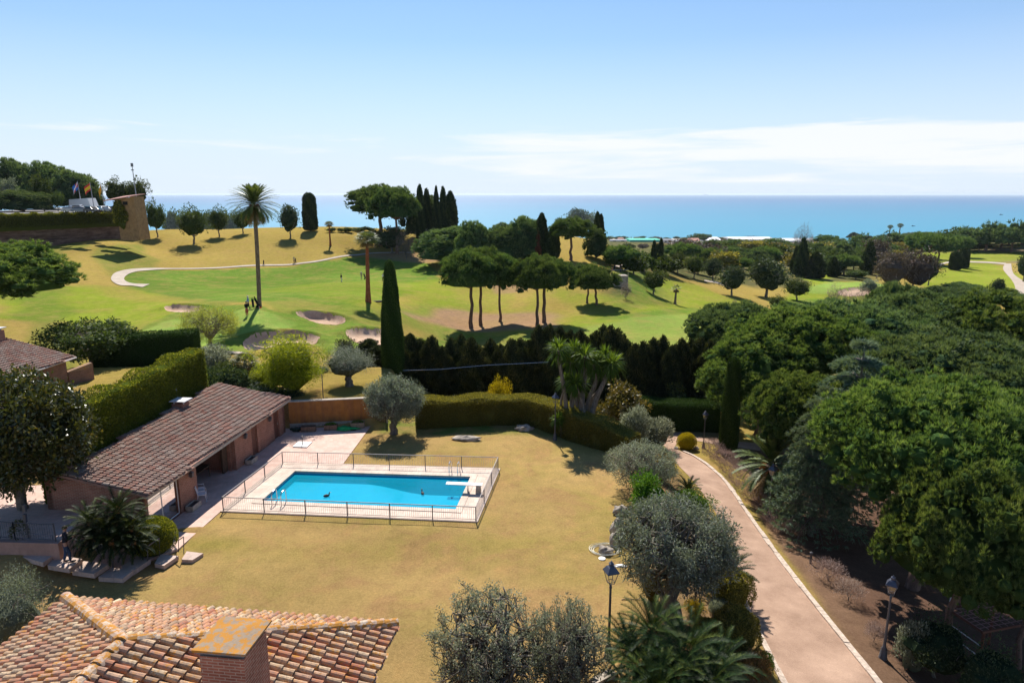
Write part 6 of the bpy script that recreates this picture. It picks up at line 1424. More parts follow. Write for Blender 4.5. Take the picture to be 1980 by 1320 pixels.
JP = make_tree(91, 1.2, 2.2, .1, 26, .5, 50, .22, .05, L_ley, BK_grey, .1, 'juniper', up=.3, core=.7, droop=-.5); place(JP, 'dark spiky juniper above the mop headed olive', 668, 700, 656, 60, .2, Y=60)
# --- big pine crown reaching in from the left edge
PL = make_pine(104, 5., 4.2, 7.5, 300, .55, 20, 10, .30, .05, L_pinelit, .3, 'stone_pine', core=.86, rim=.4)
t_ = DY(-45, 470, 63); PL['used'] = 1; PL.location = (t_[0], 63, t_[2]-12.0); sc = 310*65/FPX/PL['W0']; PL.scale = (sc, sc, 12.0/PL['H0']*.98); tag(PL, 'lone stone pine crown reaching in at the left edge above the left house', 'pine tree')
# --- wire along the screen
g = Geo(); pts = [DY(780,716,58), DY(850,714,58), DY(940,706,58), DY(1060,700,58)]; g.tube(pts, .022, 4); tag(obj('overhead_wire', g, M_steel), 'thin overhead wire crossing in front of the dark conifer screen', 'wire')
# ================================================================ PEOPLE
M_skin = plain('skin', (.42,.24,.17), .6, .05); M_hair = plain('dark_hair', (.035,.022,.016), .8)
def skinbody(name, verts, edges, radii, mat, parent, sub=2):
    me = bpy.data.meshes.new(name); me.from_pydata([tuple(v) for v in verts], edges, []); me.materials.append(mat)
    o = bpy.data.objects.new(name, me); S.collection.objects.link(o); o.parent = parent
    m = o.modifiers.new('skin', 'SKIN'); m.use_smooth_shade = True; me.skin_vertices.new() if not me.skin_vertices else None
    for i, r in enumerate(radii): me.skin_vertices[0].data[i].radius = (r, r) if np.isscalar(r) else r
    me.skin_vertices[0].data[0].use_root = True
    if sub: s = o.modifiers.new('sub', 'SUBSURF'); s.levels = sub; s.render_levels = sub
    return o
def person(label, loc_, rz, top, legs, hands=((.20,.24,1.12),(-.20,.24,1.12)), look=-.12, cap=None, lean=0., stride=.12, grp=None, detail=True, shoes=(.03,.03,.035), skirt=None):
    """standing figure facing +y; hands = wrist targets (x, y, z)"""
    t = thing('person', label, 'person', loc_, rz, grp); sh = 1.45; Lh_, Rh_ = hands
    def arm(s, w):
        S0 = np.array([s*.19, lean*1.4, sh]); Wp = np.array(w, float); mid = (S0+Wp)/2; d = Wp-S0; L = np.linalg.norm(d); bend = math.sqrt(max(.29**2-(L/2)**2, .0004)); El = mid+np.array([s*.45, -.45, -.75])/1.0*bend; return S0, El, Wp
    LS_, LE, LW = arm(1, Lh_); RS_, RE, RW = arm(-1, Rh_)
    hp = .92; V = [(0,0,hp+.03),(0,lean*.6,1.12),(0,lean*1.1,1.32),(0,lean*1.4,1.46),(0,lean*1.6+.01,1.53),(0,lean*1.8+.02,1.63),(0,lean*1.8+.035,1.71),
        tuple(LS_),tuple(LE),tuple(LW),tuple(RS_),tuple(RE),tuple(RW),
        (.095,0,.86),(.10,stride+.01,.48),(.10,stride,.09),(.11,stride+.15,.035),(-.095,0,.86),(-.10,-stride*.4+.03,.48),(-.10,-stride-.02,.09),(-.11,-stride+.13,.035)]
    E = [(0,1),(1,2),(2,3),(3,4),(4,5),(5,6),(3,7),(7,8),(8,9),(3,10),(10,11),(11,12),(0,13),(13,14),(14,15),(15,16),(0,17),(17,18),(18,19),(19,20)]
    R_ = [(.13,.10),(.125,.095),(.15,.10),(.08,.07),(.052,.052),(.085,.095),(.075,.085),.055,.042,.028,.055,.042,.028,.085,.058,.04,.035,.085,.058,.04,.035]
    for s, w, el in ((1, LW, LE), (-1, RW, RE)):                # palm and five fingers
        d = unit(w-el); side = unit(np.cross(d, [0,0,1.])); up = np.cross(side, d); b0 = V.index(tuple(w)); p = w+d*.05; V.append(tuple(p)); E.append((b0, len(V)-1)); R_.append((.034,.018)); pi = len(V)-1
        for f in range(4):
            o_ = side*(f-1.5)*.019; L = (.055,.068,.072,.062)[f]; a = p+d*.035+o_; V.append(tuple(a)); E.append((pi, len(V)-1)); R_.append(.011); V.append(tuple(a+d*L*.55-up*.018)); E.append((len(V)-2, len(V)-1)); R_.append(.009); V.append(tuple(a+d*L*.75-up*.045)); E.append((len(V)-2, len(V)-1)); R_.append(.0075)
        a = w+d*.03-side*s*.035; V.append(tuple(a)); E.append((b0, len(V)-1)); R_.append(.012); V.append(tuple(a+d*.04-side*s*.012)); E.append((len(V)-2, len(V)-1)); R_.append(.009)
    skinbody('body', V, E, R_, M_skin, t, 1)
    f = Geo(); hc = np.array([0, lean*1.8+.035, 1.665]); f.blob(hc+[0,.094,-.012], (.015,.022,.022), 8, 6, .0); f.blob(hc+[.086,0,-.01], (.012,.02,.03), 8, 6, 0); f.blob(hc+[-.086,0,-.01], (.012,.02,.03), 8, 6, 0)
    obj('nose_and_ears', f, M_skin, t, True); e_ = Geo(); e_.blob(hc+[.032,.084,.012], (.012,.008,.008), 6, 5, 0); e_.blob(hc+[-.032,.084,.012], (.012,.008,.008), 6, 5, 0); e_.blob(hc+[0,.086,-.05], (.026,.008,.006), 8, 5, 0); obj('eyes_and_mouth', e_, M_hair, t)
    h = Geo(); h.blob(hc+[0,-.022,.035], (.098,.105,.10), 14, 9, .05, flat=.35); obj('hair', h, cap or M_hair, t, True)
    nv = [0,1,2,3,7,8,9,10,11,12]; mp = {v: i for i, v in enumerate(nv)}
    def lerp(a, b, q): return tuple(np.array(a)*(1-q)+np.array(b)*q)
    Vs = [V[i] for i in nv]; Vs[6] = lerp(V[8], V[9], .88); Vs[9] = lerp(V[11], V[12], .88); Es = [(mp[a], mp[b]) for a, b in E if a in mp and b in mp]
    skinbody('jacket', Vs, Es, [(.155,.125),(.15,.12),(.172,.125),(.085,.08),.072,.058,.042,.072,.058,.042], top, t)
    Vt = [(0,0,.98),(0,0,.93)]+[V[i] for i in (13,14,15,17,18,19)]; skinbody('trousers', Vt, [(0,1),(1,2),(2,3),(3,4),(1,5),(5,6),(6,7)], [(.14,.11),(.145,.115),.098,.072,.055,.098,.072,.055], legs, t)
    g = Geo()
    for q in (16, 20): p = np.array(V[q]); g.blob(p+[0,-.06,.012], (.052,.145,.05), 12, 7, .02, flat=.9)
    obj('shoes', g, plain('dark_shoes', shoes, .5), t, True); return t
M_navy = plain('navy_cloth', (.012,.016,.032), .9, .2); M_jean = plain('blue_jeans', (.03,.06,.13), .85, .2); M_redc = plain('red_cloth', (.45,.03,.05), .8); M_wht = plain('white_cloth', (.6,.6,.62), .85); M_blk = plain('black_cloth', (.015,.015,.018), .9); M_beige = plain('beige_cloth', (.40,.33,.24), .85); M_blu = plain('pale_blue_cloth', (.25,.35,.5), .85); M_mag = plain('pink_cloth', (.55,.04,.14), .8)
pp = P(131,1087,.64); pe = person('person in a dark jacket and blue jeans standing on the steps holding a phone', pp, -.9, M_navy, M_jean, ((.06,.34,1.20),(-.10,.34,1.18)), lean=.03, stride=.10)
ph_ = thing('smartphone', 'small dark phone held in front of the person on the steps', 'phone', (pp[0]+math.sin(.9)*.42, pp[1]+math.cos(.9)*.42, pp[2]+1.23), -.9); g = Geo().box((0,0,0), (.075,.012,.15)); obj('body', g, M_black, ph_); g = Geo().box((0,-.008,0), (.066,.004,.135)); obj('screen', g, M_lead, ph_)
# ================================================================ GOLF COURSE AND BEYOND
for o in (PF+[CD, C1, O1]): pass
MP = [make_pine(201, 5., 4.2, 5.8, 130, .72, 22, 8, .38, .085, L_pine, .30, 'stone_pine', core=.84, rim=.3), make_pine(202, 5., 3.9, 5.4, 130, .72, 22, 8, .38, .085, L_pine, .32, 'stone_pine', core=.84, flat=.75, rim=.3), make_pine(203, 5., 6.2, 1.0, 170, .75, 22, 8, .40, .09, L_pineblue, .3, 'stone_pine', core=.9, flat=.75, rim=.4), make_pine(204, 4., 3.2, 3.2, 90, .62, 20, 8, .34, .08, L_pine, .24, 'stone_pine', core=.82, lean=-.6, rim=.3)]
gp = 'stone pines on the golf course'
place(MP[0], 'left trunk of the bare legged pine trio, its crown leaning left over the mound', 912, 634, 492, 120, .3, group=gp)
place(MP[0], 'middle pine of the bare legged trio under the shared flat crown', 930, 628, 488, 100, 2.3, group=gp)
place(MP[0], 'right pine of the bare legged trio with a slanting reddish trunk', 966, 622, 498, 85, 4.4, group=gp)
place(MP[1], 'umbrella pine with two leaning limbs right of the trio, nearest the hedge', 1038, 630, 502, 95, 1.2, group=gp)
place(MP[1], 'umbrella pine just behind and right of the twin limbed one', 1052, 624, 500, 110, 3.3, group=gp)
place(MP[3], 'small leaning pine on the slope, left one of the low pair', 1138, 585, 515, 66, .6, group=gp); place(MP[3], 'small leaning pine on the slope, right one of the low pair', 1150, 590, 522, 84, 3.8, group=gp)
place(MP[2], 'broad dome shaped pine mass left behind the trio', 884, 508, 441, 142, .4, group=gp); place(MP[2], 'domed pine right behind the trio, joined to the broad one', 985, 506, 436, 98, 2.4, group=gp)
place(MP[2], 'dark domed pine behind the rusty cypress', 1018, 500, 423, 84, 4.0, group=gp); place(MP[2], 'low pine crown touching the middle cypresses', 915, 500, 433, 80, 5.1, Y=165, group=gp)
place(MP[1], 'umbrella pine with a forked black trunk on the crest beside the cart track', 1103, 503, 424, 84, 1.7, group=gp); place(MP[2], 'pine with foliage hanging to the ground at the top of the cart track', 1152, 500, 446, 44, .2, group=gp)
place(MP[0], 'large wide pine on the crest against the sea, its left boughs reaching out', 737, 474, 365, 128, 1.0, group=gp); place(MP[0], 'reddish trunked pine on the crest joined to the large one', 768, 490, 370, 90, 2.8, group=gp)
place(MP[2], 'rounded dense pine on the crest below the tall cypresses', 822, 462, 383, 84, .7, group=gp)
CM = make_column(211, 1.3, 9., 6000, .38, .14, L_cyp, 'cypress', None, .2, .06, .1, .88); CR = make_column(212, 1., 6., 4000, .34, .13, L_rust, 'cypress', [(0,.7),(.3,1),(.7,.55),(1,.05)], .2, .05, .1, .88)
CB = make_column(213, 1.6, 8., 7000, .36, .14, L_cyp, 'clipped_cypress', [(0,.85),(.1,1),(.5,.97),(.85,.85),(.95,.6),(1,.2)], 0, .03, .2, .92)
gc = 'cypresses on the golf course'
place(CB, 'thick blunt topped cypress alone on the ridge against the sea', 601, 447, 374, 27, .2)
for u, vb, vt, w, l in ((812,410,358,17,'leftmost of the tall cypresses above the rounded pine'), (844,440,361,12,'slimmest cypress of the tall group on the crest'), (857,442,362,16,'middle cypress of the tall group on the crest'), (871,443,371,27,'broadest cypress of the tall group at its right end'),
    (1047,500,413,24,'round headed cypress between the domed pines'), (1069,502,438,26,'dark cypress right of the rusty one'), (1023,470,431,18,'cypress half buried in the dark domed pine'), (1154,470,410,14,'left cypress of the pair at the right end of the crest'), (1161,472,414,13,'right cypress of the pair at the right end of the crest'),
    (1263,524,465,11,'left cypress of the slim trio in the valley'), (1270,522,472,10,'shortest middle cypress of the slim trio in the valley'), (1276,523,461,11,'right and tallest cypress of the slim trio in the valley')): place(CM, l, u, vb, vt, w, Y=None if vb > 443 or u > 1200 else 205, group=gc)
place(CR, 'rusty brown cypress in front of the dark domed pine', 1041, 503, 442, 14)
place(CM, 'fluffy dark cypress beside the leftmost tall one', 825, 412, 366, 18, Y=208, group=gc)
place(CB, 'left half of the stout clipped cypress pair on the far right fairway', 1846, 522, 487, 22, .4); place(CB, 'taller right half of the stout clipped cypress pair on the far right fairway', 1862, 519, 479, 18, 1.4)
BT = [make_tree(221, 3., 5.0, .5, 60, .95, 60, .34, .17, L_dark, BK_grey, .22, 'broadleaf_tree', core=.72), make_tree(222, 3., 4.4, .6, 54, .85, 60, .32, .15, L_broad, BK_grey, .2, 'broadleaf_tree', core=.7), make_tree(223, 3., 4., .4, 36, .95, 60, .34, .17, L_brown, BK_grey, .15, 'broadleaf_tree', core=.75), make_tree(224, 3., 3.6, .5, 30, .9, 60, .34, .15, L_olive, BK_grey, .15, 'olive_tree', core=.7)]
gb = 'round trees on the golf course'
for k, u, vb, vt, w, l in ((1,376,472,403,64,'round headed tree with a pale forked trunk on the ridge slope'), (1,424,458,403,44,'second round tree from the left along the ridge slope'), (1,470,452,408,40,'round tree half behind the tall date palm crown'), (0,562,460,398,46,'loose crowned dark tree between the date palm and the blunt cypress'),
    (1,300,440,392,44,'dark tree at the right foot of the brick lookout'), (0,758,490,440,70,'dark low tree under the reddish pine trunks'), (0,725,478,446,44,'dark tree behind the tall fan palm'), (3,822,470,440,46,'pale silvery tree at the foot of the crest pines'),
    (0,1118,455,405,60,'rounded tree rising behind the crest pine'), (3,1140,455,412,40,'grey green tree at the right of the crest'), (1,1264,569,522,52,'round tree with a short pale trunk on the yellow slope'),
    (0,1414,571,515,58,'dark round tree in the middle of the right slope'), (0,1482,574,502,88,'largest dark tree on the right slope with a domed crown'), (1,1540,580,540,54,'round tree right of the largest dark one'), (1,1502,600,572,36,'small round bush tree above the pines'),
    (1,1342,538,494,40,'tree at the left end of the belt above the yellow slope'), (0,1378,542,500,44,'second tree of the belt above the yellow slope'), (1,1310,530,490,38,'bushy tree in the belt behind the slim cypress trio'), (3,1404,606,588,18,'tiny grey tree on the yellow grass'), (0,1925,577,540,30,'dark conical tree by the far right path'),
    (0,1978,545,492,36,'dark tree cut by the right edge above the path'), (2,1720,560,488,70,'purplish brown tree mass, left part, beyond the right pines'), (2,1765,562,486,84,'purplish brown tree mass, middle part with the tallest crown'), (0,1795,552,495,40,'dark right end of the purplish brown tree mass'), (2,1690,520,462,60,'bare reddish brown tree crown behind the purplish mass'),
    (3,1680,572,540,40,'grey olive tree with a crooked trunk by the far bunker'), (1,1655,540,522,46,'low tree beside the far putting green')):
    place(BT[k], l, u, vb, vt, w, Y=None if vb > 442 or u > 1200 else 200, group=gb)
BR = branchy(231, 3., 5., .8, .14, 6, 5, 5, 4, .18, .05, L_dry, BK_grey, 'bare_tree', leafr=.25)
gd_ = 'leafless trees on the golf course'
for u, vb, vt, w, l in ((786,500,445,46,'leafless tree under the crest pines'), (1612,600,548,36,'leafless tree left of the far bunker'), (1640,592,560,30,'small leafless tree in front of the far bunker'), (1668,590,556,34,'leafless tree at the right of the far bunker'), (1550,500,432,40,'tall leafless tree against the sea beyond the right slope'), (1420,590,578,10,'very small leafless sapling on the yellow slope'),(1210,578,545,24,'thin young leafless tree below the stone tee')): place(BR, l, u, vb, vt, w, group=gd_)
# palms
DP = make_date_palm(3, 17., 'date_palm', 130, 3.7, .28); place(DP, 'very tall date palm with a hanging skirt of fronds beside the putting green', 503, 592, 355, 92, .4, hs=.99); 
FP = make_fan_palm(1, 10., .26, 34, .95, 16, BK_red, 'fan_palm'); place(FP, 'slender fan palm with an orange red trunk in the middle of the fairway', 712, 584, 448, 56, .3)
for u, vb, vt, w, l in ((639,475,428,22,'small fan palm on the ridge right of the blunt cypress'), (1718,466,435,14,'left one of two far fan palms against the sea'), (1737,466,432,15,'right one of two far fan palms against the sea')): place(FP, l, u, vb, vt, w)
DD = make_fan_palm(4, 5., .3, 10, .8, 26, None, 'dead_palm'); place(DD, 'withered palm with drooping dry fronds on the yellow slope', 1305, 588, 550, 26, .3)
# ---------------------------------------------------------------- the plateau with its retaining wall and car park
PLZ = 12.3; w0 = G(0,492); w1 = G(268,462); w0[2] = w1[2] = 0
pa = np.array([w1[0], w1[1]]); pb_ = w0[:2]+(w0[:2]-pa)*.6
pl = [(*pa,), (*pb_,), (pb_[0]-30, 260), (pa[0]*260/pa[1]-4, 260)]
g = Geo(); slab(g, [[p[0], p[1], PLZ] for p in pl][::-1], np.array([0,0,1.]), 12); tag(obj('car_park', g, plain('pale_asphalt', (.20,.18,.16), .9, .15, .5)), kind='structure')
g = Geo(); quadwall(g, pb_-[0,.2], pa-[0,.2], 1.5, PLZ-.6, .5, z1b=PLZ-.8)
def rough_wall():
    m, nt = newmat('rock_face'); t = NT(nt); mp = t.n('ShaderNodeMapping'); mp.inputs['Scale'].default_value = (.35,.35,1.6); t.l(t.pos(), mp.inputs[0]); n = t.noise(1.0, 7, .7, vec=mp.outputs[0]); t.out(t.pbr(t.ramp(n, [(.35,(.07,.04,.03)),(.5,(.17,.10,.075)),(.7,(.30,.20,.15))]), .95, t.bump(n, .6, 1)).outputs[0]); return m
wallg = Geo(); L = np.linalg.norm(pa-pb_); nx_, nz_ = 160, 18; S_, Zs = np.meshgrid(np.linspace(0,1,nx_), np.linspace(0,1,nz_), indexing='ij'); off = .5*(rng.random(S_.shape)-.5)+.6*np.sin(S_*60)*.3
X = pb_[0]+(pa[0]-pb_[0])*S_; Yv = pb_[1]+(pa[1]-pb_[1])*S_-.9+off*.8+Zs*.7; Z_ = 1.5+Zs*(PLZ-2.0)
tag(grid_obj('retaining_wall', X, Yv, Z_, rough_wall()), 'rough dark layered rock wall holding up the car park', 'wall')
hedge('wall_hedge', 'leafy hedge along the top of the rock wall below the car park', [pb_+[0,.2], (pb_+pa)/2+[0,.2], pa+[0,.2]], 1.8, 2.9, mat=L_hedge, n=26000, ll=.42, lw=.2, lump=.18, base=PLZ-3.2)
def onpl(u, vb, Y=None):
    d = ray(u, vb); tt = (PLZ-CAMZ)/d[2]; return np.array([d[0]*tt, d[1]*tt, PLZ]) if Y is None else np.array([d[0]/d[1]*Y, Y, PLZ])
def placeP(src, label, u, vt, w, Y, group=None, rz=None):
    t = DY(u, vt, Y); H = t[2]-PLZ; Wd = w*Y/FPX; sx = Wd/src['W0']; sc = (sx, sx, H/src['H0']); rz = random.random()*6 if rz is None else rz
    return dup(src, label, (t[0], Y, PLZ), rz, sc, group)
gq = 'trees around the car park'
for s_, u, vt, w, Y, l in ((MP[2],22,312,70,222,'pine at the far left of the car park hill, cut by the edge'), (MP[2],88,318,84,218,'tallest domed pine behind the flagpoles'), (MP[2],140,334,84,214,'domed pine sloping down behind the middle flagpole'), (MP[2],168,352,50,212,'lowest right part of the domed pines behind the car park'),
    (BT[1],224,348,50,216,'round tree behind the light mast'), (BT[1],262,348,46,216,'round tree directly behind the lookout roof'), (BT[3],14,345,36,195,'pale grey green tree at the far left of the car park'), (BT[1],76,340,38,192,'bronze green round tree left of the flagpoles'), (MP[2],40,370,100,186,'wide hedge like tree in front at the left of the car park'), (BT[1],108,372,24,188,'small round tree in front of the white awning')): placeP(s_, l, u, vt, w, Y, gq)
# lookout building
lt = G(268,452); lt = np.array([lt[0]-1.0, 172., 0]); lz = DY(256,456,172)[2]; lk = thing('lookout_tower', 'square ochre brick lookout with a sloping pink tile roof by the rock wall', 'building', (DY(257,440,172)[0], 172, lz)); zt_ = DY(256,380,172)[2]-lz; zr = DY(256,387,172)[2]-lz
M_lk = wallmat('lookout_brick', (.36,.20,.09), (.29,.16,.07), (.33,.23,.13)); g = Geo(); g.hexa([[-2.2,-2.0,-1],[2.5,-2.0,-1],[2.5,3.0,-1],[-2.2,3.0,-1]], [[-2.6,-1.9,zr],[2.0,-1.9,zt_],[2.0,3,zt_],[-2.6,3,zr]]); obj('wall', g, M_lk, lk)
g = Geo(); g.hexa([[-5.1,-2.6,zr-.3],[2.2,-2.6,zt_+.02],[2.2,3.3,zt_+.5],[-3.4,3.3,zr+.7]], [[-5.1,-2.6,zr-.08],[2.2,-2.6,zt_+.24],[2.2,3.3,zt_+.74],[-3.4,3.3,zr+.94]]); obj('roof', g, plain('pink_tiles', (.50,.27,.22), .9, .3, 3), lk)
g = Geo().box((-.1,-2.02,zt_-1.6), (1.1,.1,.8)); obj('window', g, M_black, lk)
g = Geo(); bush_geo(g, (-1.5,-2.1,zr*.52), (1.7,.7,zr*.40), 1500, .5, .26, 3, core=.8, amp=.2); obj('ivy', g, L_hedge, lk)
# flags, mast
def pole(label, name, u, vb, vt, Y, r, cloth=None, cat='flagpole'):
    b = onpl(u, 0, Y); H = DY(u, vt, Y)[2]-PLZ; t = thing(name, label, cat, b, 0, 'flagpoles by the car park' if cloth else None); g = Geo(); g.tube([[0,0,0],[-.15,0,H*.5],[-.3,0,H]], [r,r*.8,r*.5], 6); obj('pole', g, plain('grey_pole', (.32,.32,.34), .5), t)
    if cloth:
        mats, fn = cloth; nx, ny = 18, 12; g = Geo(); Lf, Hf = 2.9, 2.0; s, q = np.meshgrid(np.linspace(0,1,nx), np.linspace(0,1,ny), indexing='ij'); dr = fn
        X = -.3-s*Lf*.82*dr; Y_ = .35*np.sin(s*6+q*1.5)*s; Z_ = H-.2-q*Hf-s**1.2*Lf*(1-dr)*1.25-s*.5
        V = np.stack([X, Y_, Z_], -1).reshape(-1,3); i = np.arange(nx-1)[:,None]*ny; j = np.arange(ny-1)[None]; F = np.stack([i+j, i+ny+j, i+ny+j+1, i+j+1], -1).reshape(-1,4); uvn = np.stack([(np.arange(nx-1)[:,None]+.5)/(nx-1)+0*j, (np.arange(ny-1)[None]+.5)/(ny-1)+0*i], -1).reshape(-1,2)
        g.V = [V]; g.n = len(V); g.R = [np.full(len(V), .5)]; g.F = []; g.M = []
        idx = np.array([mats[1](a, b) for a, b in uvn])
        for m in range(len(mats[0])): 
            if (idx == m).any(): g.F.append(F[idx == m]); g.M.append(m)
        obj('flag', g, mats[0], t)
    return t
c_r = plain('flag_red', (.62,.03,.03), .7, .05); c_y = plain('flag_yellow', (.80,.52,.02), .7, .05); c_b = plain('flag_blue', (.03,.16,.50), .7, .05); c_w = plain('flag_white', (.75,.75,.75), .7, .05)
pole('flagpole with a blue, white and red flag, leftmost of the three', 'flagpole', 106, 398, 350, 196, .12, (([c_b, c_r, c_w], lambda a, b: 2 if abs(a-b) < .14 else (0 if a > b+.0 else 1) if a > .45 else (1 if b < .6 else 0)), .7))
pole('flagpole with a red and yellow striped flag, middle of the three', 'flagpole', 131, 398, 352, 195, .13, (([c_r, c_y], lambda a, b: 1 if .25 < b < .75 else 0), .75))
pole('flagpole with a drooping flag of thin red and yellow stripes, rightmost of the three', 'flagpole', 153, 398, 352, 194, .12, (([c_y, c_r], lambda a, b: int(b*9) % 2), .35))
ms_ = pole('tall slim white light mast beside the lookout', 'light_mast', 221, 398, 316, 185, .16, None, 'mast'); H = DY(221, 316, 185)[2]-PLZ; g = Geo(); g.box((-.3,0,H-.4), (.5,.4,.9)); g.box((-.3,0,H-1.7), (.6,.3,.25)); obj('lamp_head', g, M_lead, ms_)
# cars
def car(label, u, v, rz, col, Y, kind=0, g0='cars in the hilltop car park'):
    b = onpl(u, v, Y); b[2] = PLZ+.005; t = thing('parked_car', label, 'car', b, rz, g0); paint_ = plain('car_paint_%d' % int(sum(col)*1000), col, .25, .03, 2, .6)
    pr = [(-2.15,.35),(-2.2,.75),(-2.05,.98),(-1.75,1.02),(-1.2,1.46),(.35,1.50),(1.05,1.02),(2.0,.86),(2.2,.62),(2.18,.35)] if kind == 0 else [(-2.15,.4),(-2.2,.95),(-2.1,1.2),(-1.85,1.72),(.5,1.76),(1.15,1.18),(2.05,1.02),(2.2,.75),(2.18,.4)]
    g = Geo(); k = len(pr); V = [];
    for y, s in ((-.88,0),(-.90,1),(.90,1),(.88,0)):
        for x, z in pr: V.append([x*(1 if s else .98), y*(.82 if z > 1.1 else 1.0), z])
    for a in range(3):
        g_ = [[a*k+i, a*k+(i+1) % k, (a+1)*k+(i+1) % k, (a+1)*k+i] for i in range(k)]
        if a == 0: g.add(V, g_[:0] or g_)
        else: g.F.append(np.array(g_)); g.M.append(0)
    g.F.append(np.array([[*range(k)][::-1]])); g.M.append(0); g.F.append(np.array([[*range(3*k, 4*k)]])); g.M.append(0); obj('body', g, paint_, t)
    zc = 1.25 if kind == 0 else 1.45; g = Geo(); 
    for s in (-1,1): g.box((-.35,s*.775,zc), (1.9,.05,.30))
    g.hexa([[.55,-.68,1.12],[1.06,-.7,1.06],[1.06,.7,1.06],[.55,.68,1.12]], [[.38,-.62,1.5],[.44,-.62,1.5],[.44,.62,1.5],[.38,.62,1.5]]) if kind == 0 else g.box((.82,0,1.45), (.12,1.3,.4))
    g.box((-1.62 if kind == 0 else -2.0,0,zc), (.3,1.25,.28)); obj('window', g, M_black, t)
    for x in (-1.35,1.35):
        for y in (-.84,.84): w = Geo(); w.tube([[x,y-.1,.33],[x,y+.1,.33]], .33, 12); wo = obj('wheel', w, plain('tyre', (.02,.02,.02), .8), t); w = Geo(); w.tube([[x,y-.11,.33],[x,y+.11,.33]], .19, 8); obj('rim', w, M_steel, wo)
    for y in (-.62,.62): w = Geo(); w.box((2.17,y,.70), (.08,.34,.16)); obj('headlight', w, M_white, t); w = Geo(); w.box((-2.19,y,.85), (.06,.26,.2)); obj('tail_light', w, plain('tail_red', (.4,.02,.02), .4), t)
for a in (('dark blue estate car nearest the lookout, front row of the car park',186,0,.5,(.03,.05,.10),176,1), ('dark blue car parked behind the front estate car',196,0,.5,(.04,.06,.12),181,1), ('silver car beside the dark blue estates',165,0,-.6,(.55,.56,.58),180,0), ('white car in the middle of the car park',146,0,2.6,(.72,.72,.72),184,0), ('black car low in the front row left of the gap',127,0,-.4,(.015,.015,.02),174,0),
    ('grey blue car at the left of the front row',104,0,.3,(.18,.22,.28),175,0), ('teal car behind the black one',122,0,.4,(.05,.30,.36),182,0), ('white van near the awning at the back',100,0,.1,(.72,.72,.74),187,1), ('light grey car partly behind the hedge at far left of the car park',84,0,.2,(.5,.5,.52),177,0), ('silver car in the second row behind the white one',154,0,.2,(.5,.52,.55),190,0)): car(*a)
aw = thing('white_awning', 'white tent like awning behind the parked cars', 'awning', onpl(112,0,196)); g = Geo(); g.hexa([[-3.2,-2,0],[3.2,-2,0],[3.2,2,0],[-3.2,2,0]], [[-3.0,-1.9,3.1],[2.2,-1.9,3.5],[2.2,1.9,3.5],[-3.0,1.9,3.1]]); obj('canopy', g, M_white, aw)
hedge('ridge_hedge', 'dark hedge along the ridge right of the lookout', [G(282,441)[:2], G(330,443)[:2], G(440,440)[:2]], 2.0, 4.2, mat=L_dark, n=12000, ll=.4, lw=.2, lump=.15)
# ---------------------------------------------------------------- golfers, trolleys, buggy, tee wall
gg = 'golfers on the course'
def golfer(l, u, v, rz, top, legs, **k): p = G(u, v); p[2] = float(gz_grid(p[0], p[1]))+.02; return person(l, p, rz, top, legs, grp=gg, **k)
golfer('golfer in black with bright red trousers at the edge of the putting green', 478, 611, .5, M_blk, M_redc, hands=((.06,.26,.98),(-.06,.26,.98)), cap=M_blk); golfer('golfer in a white cap walking behind the one in red trousers', 481, 599, 2.2, M_blu, M_blk, cap=M_wht)
golfer('golfer in dark top and white trousers playing alone on the far fairway', 661, 545, 1.2, M_blk, M_wht, hands=((.08,.28,.9),(-.05,.30,.9)), lean=.05); golfer('golfer in pale clothes next to a trolley left of the red trunked fan palm', 699, 540, .2, M_beige, M_beige, cap=M_wht); golfer('golfer just left of the tall clipped cypress on the far fairway', 741, 544, 2.5, M_wht, M_blk)
golfer('golfer in a beige hat on the far path with a trolley', 569, 509, .5, M_beige, M_blk, cap=M_beige); golfer('person in pink standing on the stone tee by the railing', 1183, 531, 1.0, M_mag, M_beige, cap=M_blk); golfer('golfer walking down the cart track below the buggy', 1200, 527, 1.2, M_blk, M_blk)
def trolley(label, u, v, rz, first=[None]):
    p = G(u, v); p[2] = float(gz_grid(p[0], p[1]))
    if first[0] is not None: return dup(first[0], label, p, rz, None, 'golf trolleys')
    t = thing('golf_trolley', label, 'golf trolley', p, rz, 'golf trolleys'); g = Geo(); g.tube([[0,-.1,.25],[0,.28,1.15]], [.13,.15], 8); 
    for k in range(6): g.tube([[(k-2.5)*.045,.26,1.1],[(k-2.5)*.06,.33,1.38]], .014, 4); 
    obj('golf_bag', g, M_blk, t); g = Geo(); g.tube([[0,-.15,.2],[0,.5,.7],[0,.55,1.0]], .02, 5); g.tube([[-.3,-.1,.2],[.3,-.1,.2]], .02, 5); obj('frame', g, M_iron, t)
    for x in (-.3,.3): g = Geo(); g.tube([[x-.02,-.1,.17],[x+.02,-.1,.17]], .17, 10); obj('wheel', g, M_black, t)
    first[0] = t; return t
trolley('golf trolley with a dark bag between the golfer in red trousers and the palm', 490, 597, .5); trolley('golf trolley leaning at the foot of the tall date palm', 498, 594, 1.5); trolley('golf trolley beside the pale golfer near the red trunked palm', 706, 540, 1.0); trolley('golf trolley on the far path beside the beige hatted golfer', 572, 509, .4); trolley('golf trolley on the far path just right of the date palm trunk', 510, 513, .2); trolley('golf trolley at the bottom of the cart track', 1188, 523, .2)
